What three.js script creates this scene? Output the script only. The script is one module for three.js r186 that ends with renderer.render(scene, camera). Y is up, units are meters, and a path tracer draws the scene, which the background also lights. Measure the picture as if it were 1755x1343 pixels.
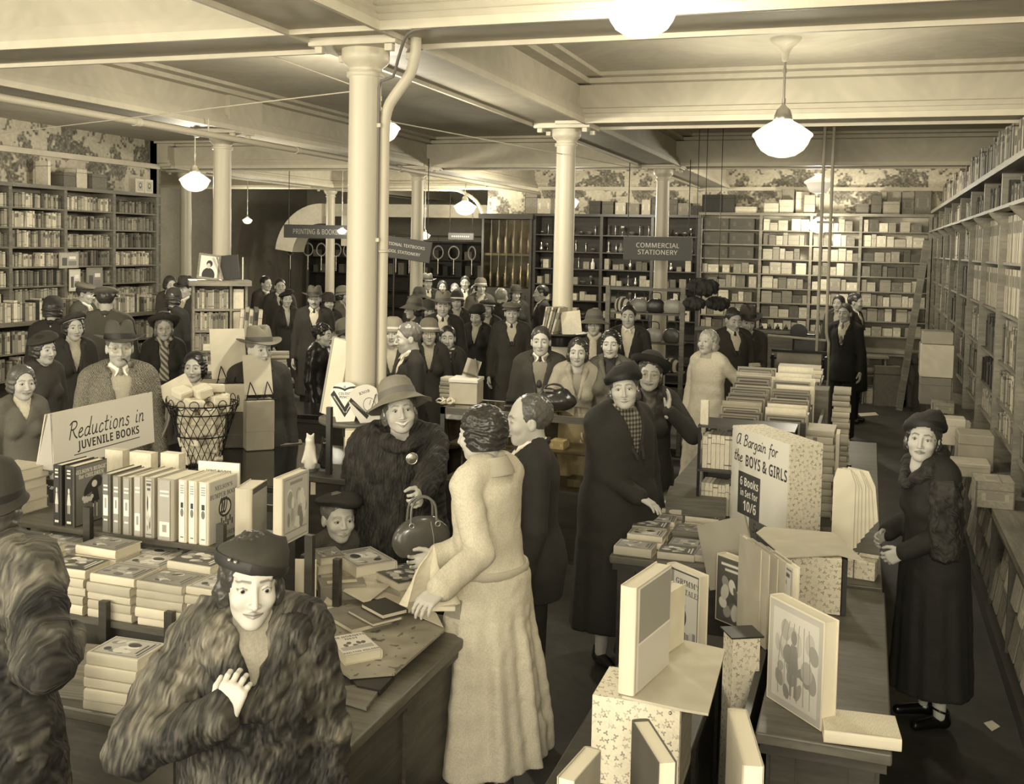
import * as THREE from 'three';
import { mergeGeometries } from 'three/addons/utils/BufferGeometryUtils.js';
import { RectAreaLightUniformsLib } from 'three/addons/lights/RectAreaLightUniformsLib.js';
import { RoundedBoxGeometry } from 'three/addons/geometries/RoundedBoxGeometry.js';

// ---------------------------------------------------------------- camera, light, exposure
const W = 1755, H = 1343, F = 1780, PX = 877.5, PY = 519, EYE = 2.4;
const R = d => d * Math.PI / 180;
const scene = new THREE.Scene();
scene.background = new THREE.Color(0x0b0906);
const camera = new THREE.PerspectiveCamera(2 * Math.atan(H / 2 / F) * 180 / Math.PI, W / H, 0.05, 60);
camera.setViewOffset(W, H, 0, H / 2 - PY, W, H);
camera.position.set(0, EYE, 0);
camera.rotation.set(R(-3.21), R(18.919), R(1.2), 'YXZ');
camera.updateMatrixWorld(true);
scene.add(camera);
const renderer = new THREE.WebGLRenderer({ antialias: true });
renderer.toneMapping = THREE.LinearToneMapping;
renderer.toneMappingExposure = 2.2;
renderer.shadowMap.enabled = true;
RectAreaLightUniformsLib.init();
const LIGHT = new THREE.Color().setRGB(1, 0.92, 0.73);   // the warm tone of the print
const LAMP_POWER = 3.2, FLASH_POWER = 30, UNSEEN_WINDOW_POWER = 3.6;

// the photographer's flash, out of view beside the camera, lights the room from the front
const FLASH = { pos: [0.35, 2.9, 0.75], size: 0.7, aim: [-2.6, 1.3, -9] };

// ---------------------------------------------------------------- pixels to places
const camR = new THREE.Matrix4().extractRotation(camera.matrixWorld);
function ray(x, y) { return new THREE.Vector3((x - PX) / F, -(y - PY) / F, -1).applyMatrix4(camR); }
function atY(x, y, Y) { const d = ray(x, y), t = (Y - EYE) / d.y; return new THREE.Vector3(d.x * t, Y, d.z * t); }
function atZ(x, y, Z) { const d = ray(x, y), t = Z / d.z; return new THREE.Vector3(d.x * t, EYE + d.y * t, Z); }
function atX(x, y, X) { const d = ray(x, y), t = X / d.x; return new THREE.Vector3(X, EYE + d.y * t, d.z * t); }
function atD(x, y, D) { const d = ray(x, y); return new THREE.Vector3(d.x * D, EYE + d.y * D, d.z * D); }

// ---------------------------------------------------------------- random, noise
let seed = 12345;
function rnd() { seed = (seed * 1664525 + 1013904223) >>> 0; return seed / 4294967296; }
const rr = (a, b) => a + (b - a) * rnd();
const pick = a => a[Math.floor(rnd() * a.length) % a.length];
function hash3(x, y, z) { let h = (x * 374761393 + y * 668265263 + z * 2147483647) | 0; h = Math.imul(h ^ (h >>> 13), 1274126177); return ((h ^ (h >>> 16)) >>> 0) / 4294967296; }
function vnoise(x, y, z) {
  const i = Math.floor(x), j = Math.floor(y), k = Math.floor(z), u = x - i, v = y - j, w = z - k;
  const f = t => t * t * (3 - 2 * t), a = f(u), b = f(v), c = f(w), L = (p, q, t) => p + (q - p) * t;
  return L(L(L(hash3(i, j, k), hash3(i + 1, j, k), a), L(hash3(i, j + 1, k), hash3(i + 1, j + 1, k), a), b),
    L(L(hash3(i, j, k + 1), hash3(i + 1, j, k + 1), a), L(hash3(i, j + 1, k + 1), hash3(i + 1, j + 1, k + 1), a), b), c) * 2 - 1;
}

// ---------------------------------------------------------------- materials: the toned monochrome of the print
const lin = v => Math.pow(v, 2.2);
function tone(v) { const l = lin(v); return new THREE.Color().setRGB(l, l * 0.955, l * 0.85); }
const matCache = new Map();
function M(v, o = {}) {
  const key = v + Object.keys(o).map(k => k + ':' + (o[k] && o[k].isTexture ? o[k].id : o[k])).join();
  let m = matCache.get(key);
  if (!m) {
    const { physical, ...p } = o;
    m = new (physical ? THREE.MeshPhysicalMaterial : THREE.MeshStandardMaterial)({ roughness: 0.7, ...p, color: tone(v) });
    matCache.set(key, m);
  }
  return m;
}
function cssTone(v, a = 1) { const g = Math.round(255 * v); return `rgba(${g},${Math.round(g * 0.984)},${Math.round(g * 0.934)},${a})`; }
function dataTex(n, fn, sx = 1, sy = 1, colour = true) {
  const d = new Uint8Array(n * n * 4);
  for (let j = 0; j < n; j++) for (let i = 0; i < n; i++) {
    const v = Math.max(0, Math.min(1, fn(i / n, j / n))), o = (j * n + i) * 4;
    d[o] = 255 * v; d[o + 1] = 255 * v * (colour ? 0.984 : 1); d[o + 2] = 255 * v * (colour ? 0.934 : 1); d[o + 3] = 255;
  }
  const t = new THREE.DataTexture(d, n, n); t.wrapS = t.wrapT = THREE.RepeatWrapping; t.magFilter = THREE.LinearFilter;
  t.minFilter = THREE.LinearMipmapLinearFilter; t.generateMipmaps = true; t.repeat.set(sx, sy);
  if (colour) t.colorSpace = THREE.SRGBColorSpace; t.needsUpdate = true; return t;
}
// noise that tiles over the unit square
function tnoise(u, v, f, s = 0) { const a = u * Math.PI * 2, b = v * Math.PI * 2, r = f / 6.283; return vnoise(Math.cos(a) * r + 50 + s, Math.sin(a) * r + Math.cos(b) * r + 50, Math.sin(b) * r + 50 - s); }
function pnoise(u, v, fx, fy, s = 0) {
  const x = u * fx, y = v * fy, i = Math.floor(x), j = Math.floor(y), a = x - i, b = y - j, f = t => t * t * (3 - 2 * t), A = f(a), B = f(b), h = (p, q) => hash3(((p % fx) + fx) % fx, ((q % fy) + fy) % fy, s + 11);
  return ((h(i, j) * (1 - A) + h(i + 1, j) * A) * (1 - B) + (h(i, j + 1) * (1 - A) + h(i + 1, j + 1) * A) * B) * 2 - 1;
}
const tWood = dataTex(256, (u, v) => 0.84 + 0.07 * pnoise(u, v, 3, 24) + 0.07 * pnoise(u, v, 6, 90, 2) + 0.05 * pnoise(u, v, 4, 4, 5) + 0.04 * pnoise(u, v, 40, 128, 7), 1, 1);
const tPlaster = dataTex(256, (u, v) => 0.93 + 0.05 * tnoise(u, v, 7) + 0.03 * tnoise(u, v, 40), 0.5, 0.5);
const tFloor = dataTex(256, (u, v) => 0.72 + 0.16 * tnoise(u, v, 6) + 0.12 * tnoise(u, v, 22) + 0.1 * tnoise(u, v, 80), 0.4, 0.4);
const tCloth = dataTex(128, (u, v) => 0.9 + 0.05 * Math.sin(u * 6.283 * 32) * Math.sin(v * 6.283 * 32) + 0.05 * pnoise(u, v, 48, 48), 6, 6);
const tTweed = dataTex(128, (u, v) => 0.75 + 0.25 * Math.sign(Math.sin((u * 16 + Math.abs(((v * 8) % 1) - 0.5) * 2) * 6.283)) * 0.5 + 0.22 * tnoise(u, v, 60), 5, 5);
const tFur = dataTex(256, (u, v) => { const w = u + 0.02 * pnoise(u, v, 6, 6, 3); return 0.5 + 0.36 * pnoise(((w % 1) + 1) % 1, v, 6, 5, 1) + 0.2 * pnoise(((w % 1) + 1) % 1, v, 13, 11, 4) + 0.22 * pnoise(((w % 1) + 1) % 1, v, 100, 34, 2) + 0.12 * pnoise(u, v, 50, 30, 6); }, 1.5, 1.2);
const tBlackFur = dataTex(256, (u, v) => 0.72 + 0.25 * pnoise(u, v, 12, 8) + 0.3 * pnoise(u, v, 110, 18, 3), 2, 2);
const tPages = dataTex(64, (u, v) => 0.93 + 0.07 * Math.sin(v * 6.283 * 21 + 2 * tnoise(u, v, 3)), 1, 1);
const bWeave = dataTex(128, (u, v) => 0.5 + 0.3 * Math.sin(u * 6.283 * 32) * Math.sin(v * 6.283 * 32) + 0.3 * tnoise(u, v, 40), 6, 6, false);
const bFur = dataTex(256, (u, v) => 0.5 + 0.35 * pnoise(u, v, 100, 30) + 0.25 * pnoise(u, v, 60, 40, 4), 2, 2, false);
const tFloral = dataTex(256, (u, v) => {        // sprigged paper on the boxes
  let s = 0.95 + 0.03 * tnoise(u, v, 30);
  const m = 8, gx = Math.floor(u * m), gy = Math.floor(v * m);
  for (let a = -1; a <= 1; a++) for (let b = -1; b <= 1; b++) {
    const cx = (gx + a + 0.5 + (hash3((gx + a + m) % m, (gy + b + m) % m, 1) - 0.5) * 0.8) / m, cy = (gy + b + 0.5 + (hash3((gx + a + m) % m, (gy + b + m) % m, 2) - 0.5) * 0.8) / m;
    const dx = u - cx, dy = v - cy, r = Math.hypot(dx * 1.0, dy), an = Math.atan2(dy, dx);
    if (r < 0.026 + 0.018 * Math.sin(an * 3 + hash3(gx + a, gy + b, 3) * 6)) s = 0.6 + 0.25 * hash3(gx + a, gy + b, 4);
  }
  return s;
}, 5, 5);
const tWallpaper = dataTex(512, (u, v) => {     // large leafy frieze paper
  const n = pnoise(u, v, 7, 7) + 0.6 * pnoise(u, v, 18, 18, 2) + 0.5 * pnoise(u, v, 48, 48, 3), t = Math.max(0, Math.min(1, (n - 0.05) * 3));
  return (0.88 + 0.05 * pnoise(u, v, 60, 60, 4)) * (1 - t) + (0.55 + 0.14 * pnoise(u, v, 70, 70, 5)) * t;
}, 0.6, 0.6);

const mPaint = M(0.79, { map: tPlaster, roughness: 0.6 });
const mColumn = M(0.8, { map: tPlaster, roughness: 0.42 });
const mCeil = M(0.72, { map: tPlaster, roughness: 0.9 });
const mBeam = M(0.73, { map: tPlaster, roughness: 0.7 });
const mWood = M(0.42, { map: tWood, roughness: 0.45 });
const mWoodL = M(0.56, { map: tWood, roughness: 0.5 });
const mWoodD = M(0.28, { map: tWood, roughness: 0.4 });
const mShelf = M(0.5, { map: tWood, roughness: 0.55 });
const mShelfR = M(0.58, { map: tWood, roughness: 0.55 });
const mBlack = M(0.17, { roughness: 0.35 });
const mBlackMetal = M(0.12, { roughness: 0.3, metalness: 0.5 });
const mPaper = M(0.88, { roughness: 0.8, map: tPlaster });
const mPages = M(0.89, { roughness: 0.85, map: tPages });
const mKraft = M(0.72, { roughness: 0.8, map: tPlaster });
const mCard = M(0.78, { roughness: 0.8, map: tPlaster });
const mFloral = M(0.89, { roughness: 0.8, map: tFloral });
const mSilver = M(0.75, { roughness: 0.22, metalness: 0.9 });
const mBrass = M(0.7, { roughness: 0.3, metalness: 0.8 });
const mGlassPane = M(0.97, { physical: true, transmission: 1, roughness: 0.03, thickness: 0, ior: 1.5 });

// ---------------------------------------------------------------- object helpers
const used = new Map();
function numbered(n) { const k = used.get(n) || 0; used.set(n, k + 1); return k ? `${n}_${String(k).padStart(3, '0')}` : n; }
function tag(o, label, category, group) { o.userData.label = label; o.userData.category = category; if (group) o.userData.group = group; return o; }
function shade(o) { o.castShadow = true; o.receiveShadow = true; return o; }
function thing(name, label, category, p = [0, 0, 0], turn = 0, group) {
  const g = new THREE.Group(); g.name = numbered(name); scene.add(g);
  if (p.isVector3) g.position.copy(p); else g.position.set(...p);
  g.rotation.y = turn; return tag(g, label, category, group);
}
function part(parent, name, geo, mat, p, rot) {
  const m = shade(new THREE.Mesh(geo, mat)); m.name = name; parent.add(m);
  if (p) m.position.set(...(p.isVector3 ? [p.x, p.y, p.z] : p)); if (rot) m.rotation.set(...rot); return m;
}
function solo(name, label, category, geo, mat, p, turn = 0, group) {
  const m = part(scene, numbered(name), geo, mat, p); m.rotation.y = turn; return tag(m, label, category, group);
}
function struct(name, geo, mat, p, rot) { const m = part(scene, name, geo, mat, p, rot); m.userData.kind = 'structure'; return m; }
function structGroup(name) { const g = new THREE.Group(); g.name = name; g.userData.kind = 'structure'; scene.add(g); return g; }
// metric uvs by dominant axis
function boxUV(g, s = 1) {
  const p = g.attributes.position, n = g.attributes.normal, uv = new Float32Array(p.count * 2);
  for (let i = 0; i < p.count; i++) {
    const a = Math.abs(n.getX(i)), b = Math.abs(n.getY(i)), c = Math.abs(n.getZ(i));
    let u, v; if (a >= b && a >= c) { u = p.getZ(i); v = p.getY(i); } else if (b >= c) { u = p.getX(i); v = p.getZ(i); } else { u = p.getX(i); v = p.getY(i); }
    uv[i * 2] = u * s; uv[i * 2 + 1] = v * s;
  }
  g.setAttribute('uv', new THREE.BufferAttribute(uv, 2)); return g;
}
const geoCache = new Map();
// box standing on y=0 (or centred when c is set), corner-rounded when b > 0
function box(w, h, d, b = 0, c = false) {
  const k = `${w.toFixed(3)},${h.toFixed(3)},${d.toFixed(3)},${b},${c}`;
  let g = geoCache.get(k);
  if (!g) {
    g = b ? new RoundedBoxGeometry(w, h, d, 1, Math.min(b, w / 2.05, h / 2.05, d / 2.05)) : new THREE.BoxGeometry(w, h, d);
    if (g.index) g = g.toNonIndexed();
    if (!c) g.translate(0, h / 2, 0);
    boxUV(g); geoCache.set(k, g);
  }
  return g;
}
// box between two corners, real coordinates
function span(x0, x1, y0, y1, z0, z1) { const g = new THREE.BoxGeometry(Math.abs(x1 - x0), Math.abs(y1 - y0), Math.abs(z1 - z0)).toNonIndexed(); g.translate((x0 + x1) / 2, (y0 + y1) / 2, (z0 + z1) / 2); return boxUV(g); }
const merge = a => mergeGeometries(a.map(g => { const q = g.index ? g.toNonIndexed() : g; for (const n of Object.keys(q.attributes)) if (!['position', 'normal', 'uv'].includes(n)) q.deleteAttribute(n); return q; }));
function tube(pts, r, seg = 24, rad = 8, closed = false, tension = 0.5) {
  const c = new THREE.CatmullRomCurve3(pts.map(p => p.isVector3 ? p : new THREE.Vector3(...p)), closed, 'catmullrom', tension);
  return new THREE.TubeGeometry(c, seg, r, rad, closed);
}
function rod(a, b, r, rad = 8, r2 = r) {
  const A = a.isVector3 ? a : new THREE.Vector3(...a), B = b.isVector3 ? b : new THREE.Vector3(...b), L = A.distanceTo(B);
  const g = new THREE.CylinderGeometry(r2, r, L, rad); g.translate(0, L / 2, 0);
  g.applyQuaternion(new THREE.Quaternion().setFromUnitVectors(new THREE.Vector3(0, 1, 0), B.clone().sub(A).normalize())); g.translate(A.x, A.y, A.z); return g;
}
function lathe(pts, seg = 28) { return new THREE.LatheGeometry(pts.map(p => new THREE.Vector2(...p)), seg); }
// flat print: canvas drawn at w x h metres
function canvasTex(w, h, draw, ppm = 900) {
  const c = document.createElement('canvas'); c.width = Math.max(16, Math.min(1024, Math.round(w * ppm))); c.height = Math.max(16, Math.min(1024, Math.round(h * ppm)));
  const x = c.getContext('2d'); x.scale(c.width / 100, c.height / 100 ); draw(x, w / h); const t = new THREE.CanvasTexture(c); t.colorSpace = THREE.SRGBColorSpace; return t;
}
// drawing helpers work in a 100 x 100 square; text is un-stretched by the aspect k
function word(x, s, px, py, size, k, fill, o = {}) {
  x.save(); x.translate(px, py); x.rotate(0); x.transform(1, 0, o.skew || 0, 1, 0, 0); x.scale((o.sx || 1) / k, 1);
  x.font = `${o.style || ''} ${o.weight ?? 'bold'} ${size}px ${o.font || 'sans-serif'}`; x.textAlign = o.align || 'center'; x.textBaseline = 'middle'; x.fillStyle = fill;
  x.fillText(s, 0, 0); x.restore();
}

// monoline hand lettering for the ticket-writer's cards
const GL = {
  a: [0.9, 'M.8 -.8Q.4 -1.15 .1 -.6Q-.05 0 .3 0Q.65 0 .8 -.9L.75 -.2Q.75 0 .95 -.1'], e: [0.75, 'M.05 -.45Q.7 -.55 .6 -.85Q.4 -1.1 .12 -.65Q-.05 0 .35 0Q.55 0 .75 -.2'], d: [0.95, 'M.75 -.8Q.4 -1.1 .1 -.6Q-.05 0 .3 0Q.6 0 .75 -.6M.95 -1.9L.72 -.15Q.75 0 .95 -.1'],
  u: [0.95, 'M.1 -.95Q0 0 .3 0Q.6 0 .75 -.9M.75 -.95L.7 -.1Q.75 0 .95 -.1'], c: [0.72, 'M.65 -.8Q.4 -1.1 .12 -.6Q-.05 0 .3 0Q.5 0 .7 -.2'], t: [0.6, 'M.3 -1.6L.15 -.2Q.2 0 .5 -.1M0 -1L.6 -1.05'], i: [0.42, 'M.15 -.9L.1 -.15Q.15 0 .35 -.1M.2 -1.3L.22 -1.38'],
  o: [0.85, 'M.4 -1Q0 -.9 .05 -.4Q.1 0 .4 0Q.75 -.1 .72 -.6Q.65 -1 .4 -1'], n: [0.9, 'M.1 -.95L.05 0M.08 -.5Q.4 -1.1 .65 -.85Q.7 -.5 .62 -.1Q.65 0 .85 -.1'], s: [0.68, 'M.55 -.85Q.3 -1.1 .15 -.8Q.15 -.55 .4 -.5Q.65 -.3 .45 -.05Q.2 .1 0 -.15'], r: [0.65, 'M.1 -.95L.05 0M.08 -.5Q.3 -1.05 .6 -.9'],
  g: [0.85, 'M.7 -.8Q.4 -1.1 .1 -.6Q0 -.1 .3 -.05Q.6 -.1 .72 -.9L.6 .5Q.45 .85 .05 .6'], f: [0.62, 'M.65 -1.6Q.4 -1.9 .3 -1.3L.15 .6M0 -.9L.6 -.95'], h: [0.9, 'M.2 -1.8L.05 0M.1 -.5Q.4 -1.1 .65 -.85Q.7 -.5 .6 -.1Q.65 0 .85 -.1'], p: [0.85, 'M.15 -.95L0 .7M.1 -.5Q.3 -1.05 .65 -.9Q.85 -.5 .55 -.1Q.3 .05 .08 -.2'],
  R: [1.2, 'M.3 -1.75L.1 0M0 -1.5Q.4 -1.95 .95 -1.7Q1.25 -1.3 .75 -1Q.5 -.9 .25 -.95M.5 -.95Q.8 -.2 1.25 0'], A: [1.35, 'M1.1 -1.5Q.6 -2 .15 -1Q0 -.05 .4 0Q.9 -.1 1.2 -1.7L1.05 -.2Q1.1 0 1.35 -.1'], B: [1.2, 'M.3 -1.75L.1 0M.1 -1.5Q.5 -1.95 .95 -1.6Q1.05 -1.15 .35 -1Q1.15 -.95 1 -.4Q.7 .1 .05 -.05'], S: [1.05, 'M1 -1.5Q.7 -1.95 .3 -1.55Q.15 -1.15 .6 -.95Q1 -.6 .7 -.15Q.35 .15 0 -.25'], ' ': [0.7, ''],
};
function script(x, s, px, py, size, k, ink, lw = 0.14, slant = 0.18, gap = 0.16) {
  x.save(); x.translate(px, py); x.scale(size / k, size); x.transform(1, 0, -slant, 1, 0, 0); x.lineWidth = lw; x.lineCap = 'round'; x.lineJoin = 'round'; x.strokeStyle = ink; let ox = 0;
  for (const ch of s) { const [w, d] = GL[ch]; const c = d.match(/[MQL][^MQL]*/g) || []; x.beginPath(); for (const q of c) { const n = q.slice(1).trim().split(/[ ,]+/).map(Number); if (q[0] === 'M') x.moveTo(ox + n[0], n[1]); else if (q[0] === 'L') x.lineTo(ox + n[0], n[1]); else x.quadraticCurveTo(ox + n[0], n[1], ox + n[2], n[3]); } x.stroke(); ox += w + gap; }
  x.restore();
}
// ---------------------------------------------------------------- the room
const XL = -10.1, XR = 1.4, ZF = -18.1, ZB = 3.2, YB = 3.45, YC = 3.82;
struct('floor', span(-14, 1.7, -0.12, 0, -24.5, ZB + 0.2), M(0.27, { map: tFloor, roughness: 0.55 }));
struct('ceiling', span(-14, 1.7, YC, YC + 0.15, -24.5, ZB + 0.2), mCeil);
struct('wall_right', span(XR, XR + 0.2, 0, YC, -18.3, ZB), M(0.75, { map: tPlaster, roughness: 0.8 }));
struct('wall_left', span(XL - 0.2, XL, 0, YC, -13.0, ZB), M(0.8, { map: tWallpaper, roughness: 0.85 }));
// unseen shopfront window behind the camera, placed to light the room from the front
struct('wall_back', merge([span(-14, XR + 0.2, 0, 0.7, ZB, ZB + 0.2), span(-14, XR + 0.2, 3.1, YC, ZB, ZB + 0.2), span(-14, -9.6, 0.7, 3.1, ZB, ZB + 0.2), span(1.0, XR + 0.2, 0.7, 3.1, ZB, ZB + 0.2)]), M(0.6, { map: tPlaster, roughness: 0.8 }));
{
  const g = structGroup('unseen_window_1'); for (let i = 0; i <= 6; i++) part(g, 'mullion', span(-9.6 + i * 10.6 / 6 - 0.03, -9.6 + i * 10.6 / 6 + 0.03, 0.7, 3.1, ZB + 0.06, ZB + 0.14), mWood);
  for (const y of [0.7, 2.5, 3.06]) part(g, 'transom', span(-9.6, 1.0, y, y + 0.05, ZB + 0.07, ZB + 0.13), mWood);
  for (let i = 0; i < 6; i++) part(g, 'pane', span(-9.57 + i * 10.6 / 6, -9.63 + (i + 1) * 10.6 / 6, 0.75, 3.06, ZB + 0.1, ZB + 0.104), new THREE.MeshStandardMaterial({ color: tone(0.9), roughness: 0.1, emissive: LIGHT, emissiveIntensity: 0.6 }));  // panes of the unseen window glow evenly in place of sky
  const l = new THREE.RectAreaLight(LIGHT, UNSEEN_WINDOW_POWER, 10.4, 2.2); l.name = 'unseen_window_light'; l.position.set(-4.3, 1.9, ZB - 0.02); l.lookAt(-4.3, 1.9, -5); scene.add(l);  // area light just inside the unseen window
}
struct('wall_far', span(-6.72, XR + 0.2, 0, YC, ZF - 0.2, ZF), M(0.88, { map: tWallpaper, roughness: 0.85 }));
struct('wall_annex_far', span(-14, -5, 0, YC, -24.3, -24.1), M(0.62, { map: tPlaster, roughness: 0.8 }));
struct('wall_annex_left', span(-14.2, -14, 0, YC, -24.5, -12.8), M(0.55, { map: tPlaster, roughness: 0.8 }));
struct('wall_annex_return', span(-14, XL, 0, YC, -13.05, -12.85), M(0.55, { map: tPlaster, roughness: 0.8 }));
struct('wall_annex_right', span(-6.72, -6.5, 0, YC, -24.2, ZF - 0.2), M(0.62, { map: tPlaster, roughness: 0.8 }));
// dark horizontal boarding in the annex beside the left bookcase
{ const g = structGroup('trim_boarding'); for (let i = 0; i < 12; i++) part(g, 'board', span(XL - 0.3, XL - 0.02, 0.2 + i * 0.3, 0.48 + i * 0.3, -13.12, -13.06), M(0.42, { map: tWood, roughness: 0.6 })); }

// beams: web, bottom flange with lips, stepped cornice under the ceiling
function beam(name, a, b, axis, at) {
  const s = (u0, u1, y0, y1, w0, w1) => axis === 'x' ? span(u0, u1, y0, y1, at + w0, at + w1) : span(at + w0, at + w1, y0, y1, u0, u1);
  const g = structGroup(name);
  part(g, 'web', s(a, b, YB + 0.05, YC, -0.19, 0.19), mBeam);
  part(g, 'flange', s(a, b, YB, YB + 0.055, -0.25, 0.25), mBeam);
  for (const k of [-1, 1]) {
    part(g, 'flange_lip', s(a, b, YB - 0.025, YB + 0.02, k * 0.25 - 0.012, k * 0.25 + 0.012), mPaint);
    part(g, 'cornice', merge([s(a, b, YC - 0.07, YC, k > 0 ? 0.19 : -0.30, k > 0 ? 0.30 : -0.19), s(a, b, YC - 0.03, YC, k > 0 ? 0.30 : -0.42, k > 0 ? 0.42 : -0.30), s(a, b, YB + 0.055, YB + 0.10, k > 0 ? 0.19 : -0.225, k > 0 ? 0.225 : -0.19)]), mBeam);
  }
  return g;
}
beam('trim_beam_1', -14, XR, 'x', -4.87);
beam('trim_beam_2', -2.55, XR, 'x', -8.72);
beam('trim_beam_3', -14, XR, 'x', -13.35);
beam('trim_beam_4', -14, -6.7, 'x', -18.2);
beam('trim_beam_5', ZB, -18, 'z', -2.55);
beam('trim_beam_6', ZB, -18, 'z', -5.98);
beam('trim_beam_7', -13, -24, 'z', -10.1);
struct('trim_beam_8', span(-14, XR, YB, YC, 0.4, 0.8), mBeam);
struct('trim_pad', span(-6.2, -5.74, YB + 0.02, YC, -9.0, -8.45), mBeam);
// picture rails
struct('trim_rail_far', span(-6.7, XR, 3.40, 3.46, ZF, ZF + 0.06), mPaint);
struct('trim_rail_left', span(XL, XL + 0.06, 3.41, 3.48, -13, ZB), mPaint);
struct('trim_rail_right', span(XR - 0.06, XR, 3.41, 3.48, -18, ZB), mPaint);
struct('baseboard_right', span(XR - 0.03, XR, 0, 0.16, -18, ZB), mWood);
struct('baseboard_left', span(XL, XL + 0.03, 0, 0.16, -13, ZB), mWood);

// cast-iron columns with round capitals, necking ring, base and flange bolts
const colProf = [[0.16, 0], [0.16, 0.05], [0.125, 0.09], [0.115, 0.16], [0.095, 0.24], [0.084, 3.26], [0.098, 3.262], [0.1, 3.285], [0.086, 3.29], [0.088, 3.31], [0.118, 3.335], [0.126, 3.36], [0.126, 3.405], [0.115, 3.41]];
const colGeo = lathe(colProf, 40), capGeo = box(0.5, 0.045, 0.34, 0.006), boltGeo = box(0.045, 0.045, 0.04, 0.006);
function column(name, x, z, label) {
  const t = thing(name, label, 'column', [x, 0, z]);
  part(t, 'shaft', colGeo, mColumn);
  part(t, 'cap_plate', capGeo, mPaint, [0, 3.405, 0]);
  for (const a of [-1, 1]) for (const b of [-1, 1]) part(t, 'bolt', boltGeo, mPaint, [a * 0.2, 3.37, b * 0.13]);
  return t;
}
column('iron_column', -2.55, -4.98, 'white iron column with a round shelf of pencil cards and a bent drainpipe beside it');
column('iron_column', -2.53, -8.75, 'white iron column rising behind the fanned books on a display stand');
column('iron_column', -2.55, -13.35, 'white iron column behind the hanging commercial stationery sign');
column('iron_column', -5.98, -8.68, 'white iron column behind the small bookcase topped with a framed picture');
column('iron_column', -5.98, -13.3, 'white iron column behind the tilted textbooks sign');
column('iron_column', -10.1, -13.7, 'white iron column near the end of the tall wall bookcase');
column('iron_column', -10.1, -18.3, 'white iron column behind the hanging printing and bookbinding sign');
// downpipe and conduit beside the first column
{
  const t = thing('drain_pipe', 'white drainpipe running up an iron column and bending out under the ceiling beam', 'pipe', [0, 0, 0]);
  const P = [[-2.45, 0, -5.01], [-2.45, 1.5, -5.01], [-2.45, 2.7, -5.01], [-2.45, 3.0, -5.01], [-2.42, 3.12, -5.0], [-2.29, 3.27, -4.97], [-2.25, 3.38, -4.95], [-2.25, 3.46, -4.95]];
  part(t, 'pipe', tube(P, 0.029, 90, 14, false, 0.35), mPaint);
  for (const y of [0.9, 1.55, 2.35]) { const c = new THREE.TorusGeometry(0.032, 0.007, 8, 18); c.rotateX(Math.PI / 2); part(t, 'collar', c, mPaint, [-2.45, y, -5.01]); }
  const u = thing('conduit', 'thin dark conduit clipped between the iron column and the drainpipe', 'pipe', [0, 0, 0]);
  part(u, 'pipe', tube([[-2.464, 0, -4.965], [-2.464, 2.9, -4.965], [-2.464, 3.2, -4.965], [-2.45, 3.24, -4.96], [-2.36, 3.255, -4.92], [-2.27, 3.34, -4.8], [-2.12, 3.42, -4.63], [-1.7, 3.43, -4.63], [0.8, 3.43, -4.63]], 0.008, 140, 8, false, 0.3), M(0.42, { roughness: 0.5 }));
  for (const y of [0.6, 1.6, 2.4, 3.0]) part(u, 'clip', box(0.03, 0.02, 0.02), mPaint, [-2.464, y, -4.965]);
}
// long pipe under the left longitudinal beam, and ceiling wires of the cash carrier
solo('ceiling_pipe', 'white pipe slung under the long ceiling beam with couplings', 'pipe', merge([rod([-5.66, 3.33, 2.5], [-5.66, 3.33, -17.9], 0.03, 10), ...[-4, -7, -9.5, -12, -15].map(z => rod([-5.66, 3.33, z], [-5.66, 3.33, z - 0.07], 0.038, 10)), ...[-3, -8, -13].map(z => rod([-5.66, 3.33, z], [-5.66, 3.47, z], 0.008, 6))]), mPaint);
solo('ceiling_wire', 'thin pale wire stretched from the iron column towards the tall wall bookcase', 'wire', merge([rod([-2.55, 3.2, -4.98], [-9.9, 3.27, -8.2], 0.004, 5)]), mPaint);
solo('ceiling_wire', 'thin pale wire rising steeply from the iron column to the ceiling', 'wire', merge([rod([-2.55, 3.2, -4.98], [-4.3, 3.8, -5.7], 0.004, 5)]), mPaint);
solo('ceiling_wire', 'thin pale wire crossing the middle ceiling bay', 'wire', merge([rod([-2.5, 3.05, -5.0], [-2.6, 3.35, -12.9], 0.004, 5)]), mPaint);

// bulkhead with a quarter arch in the annex, and the arched opening beside the dark cabinet
{
  const g = structGroup('trim_bulkhead');
  part(g, 'beam_face', span(-11.2, -6.7, 2.93, 3.2, -20.15, -20.0), M(0.7, { map: tPlaster, roughness: 0.8 }));
  const s = new THREE.Shape(); s.absarc(0, 0, 1.15, Math.PI / 2, Math.PI * 0.96, false); s.absarc(0, 0, 0.72, Math.PI * 0.96, Math.PI / 2, true);
  const e = new THREE.ExtrudeGeometry(s, { depth: 0.5, bevelEnabled: false, curveSegments: 24 }); part(g, 'arch', e, M(0.78, { map: tPlaster, roughness: 0.8 }), [-11.2, 2.05, -20.4]);
  part(g, 'hanger', span(-10.75, -10.62, 2.3, 2.95, -20.05, -19.95), mPaint);
  const h = structGroup('trim_arch');
  part(h, 'arch_edge', tube([[-6.74, 0, -18.0], [-6.74, 1.6, -18.0], [-6.74, 2.7, -18.0], [-6.77, 2.95, -18.0], [-6.92, 3.2, -18.0], [-7.2, 3.36, -18.0], [-7.5, 3.4, -18.0], [-9.9, 3.4, -18.0]], 0.03, 70, 8, false, 0.4), mPaint);
}

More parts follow.
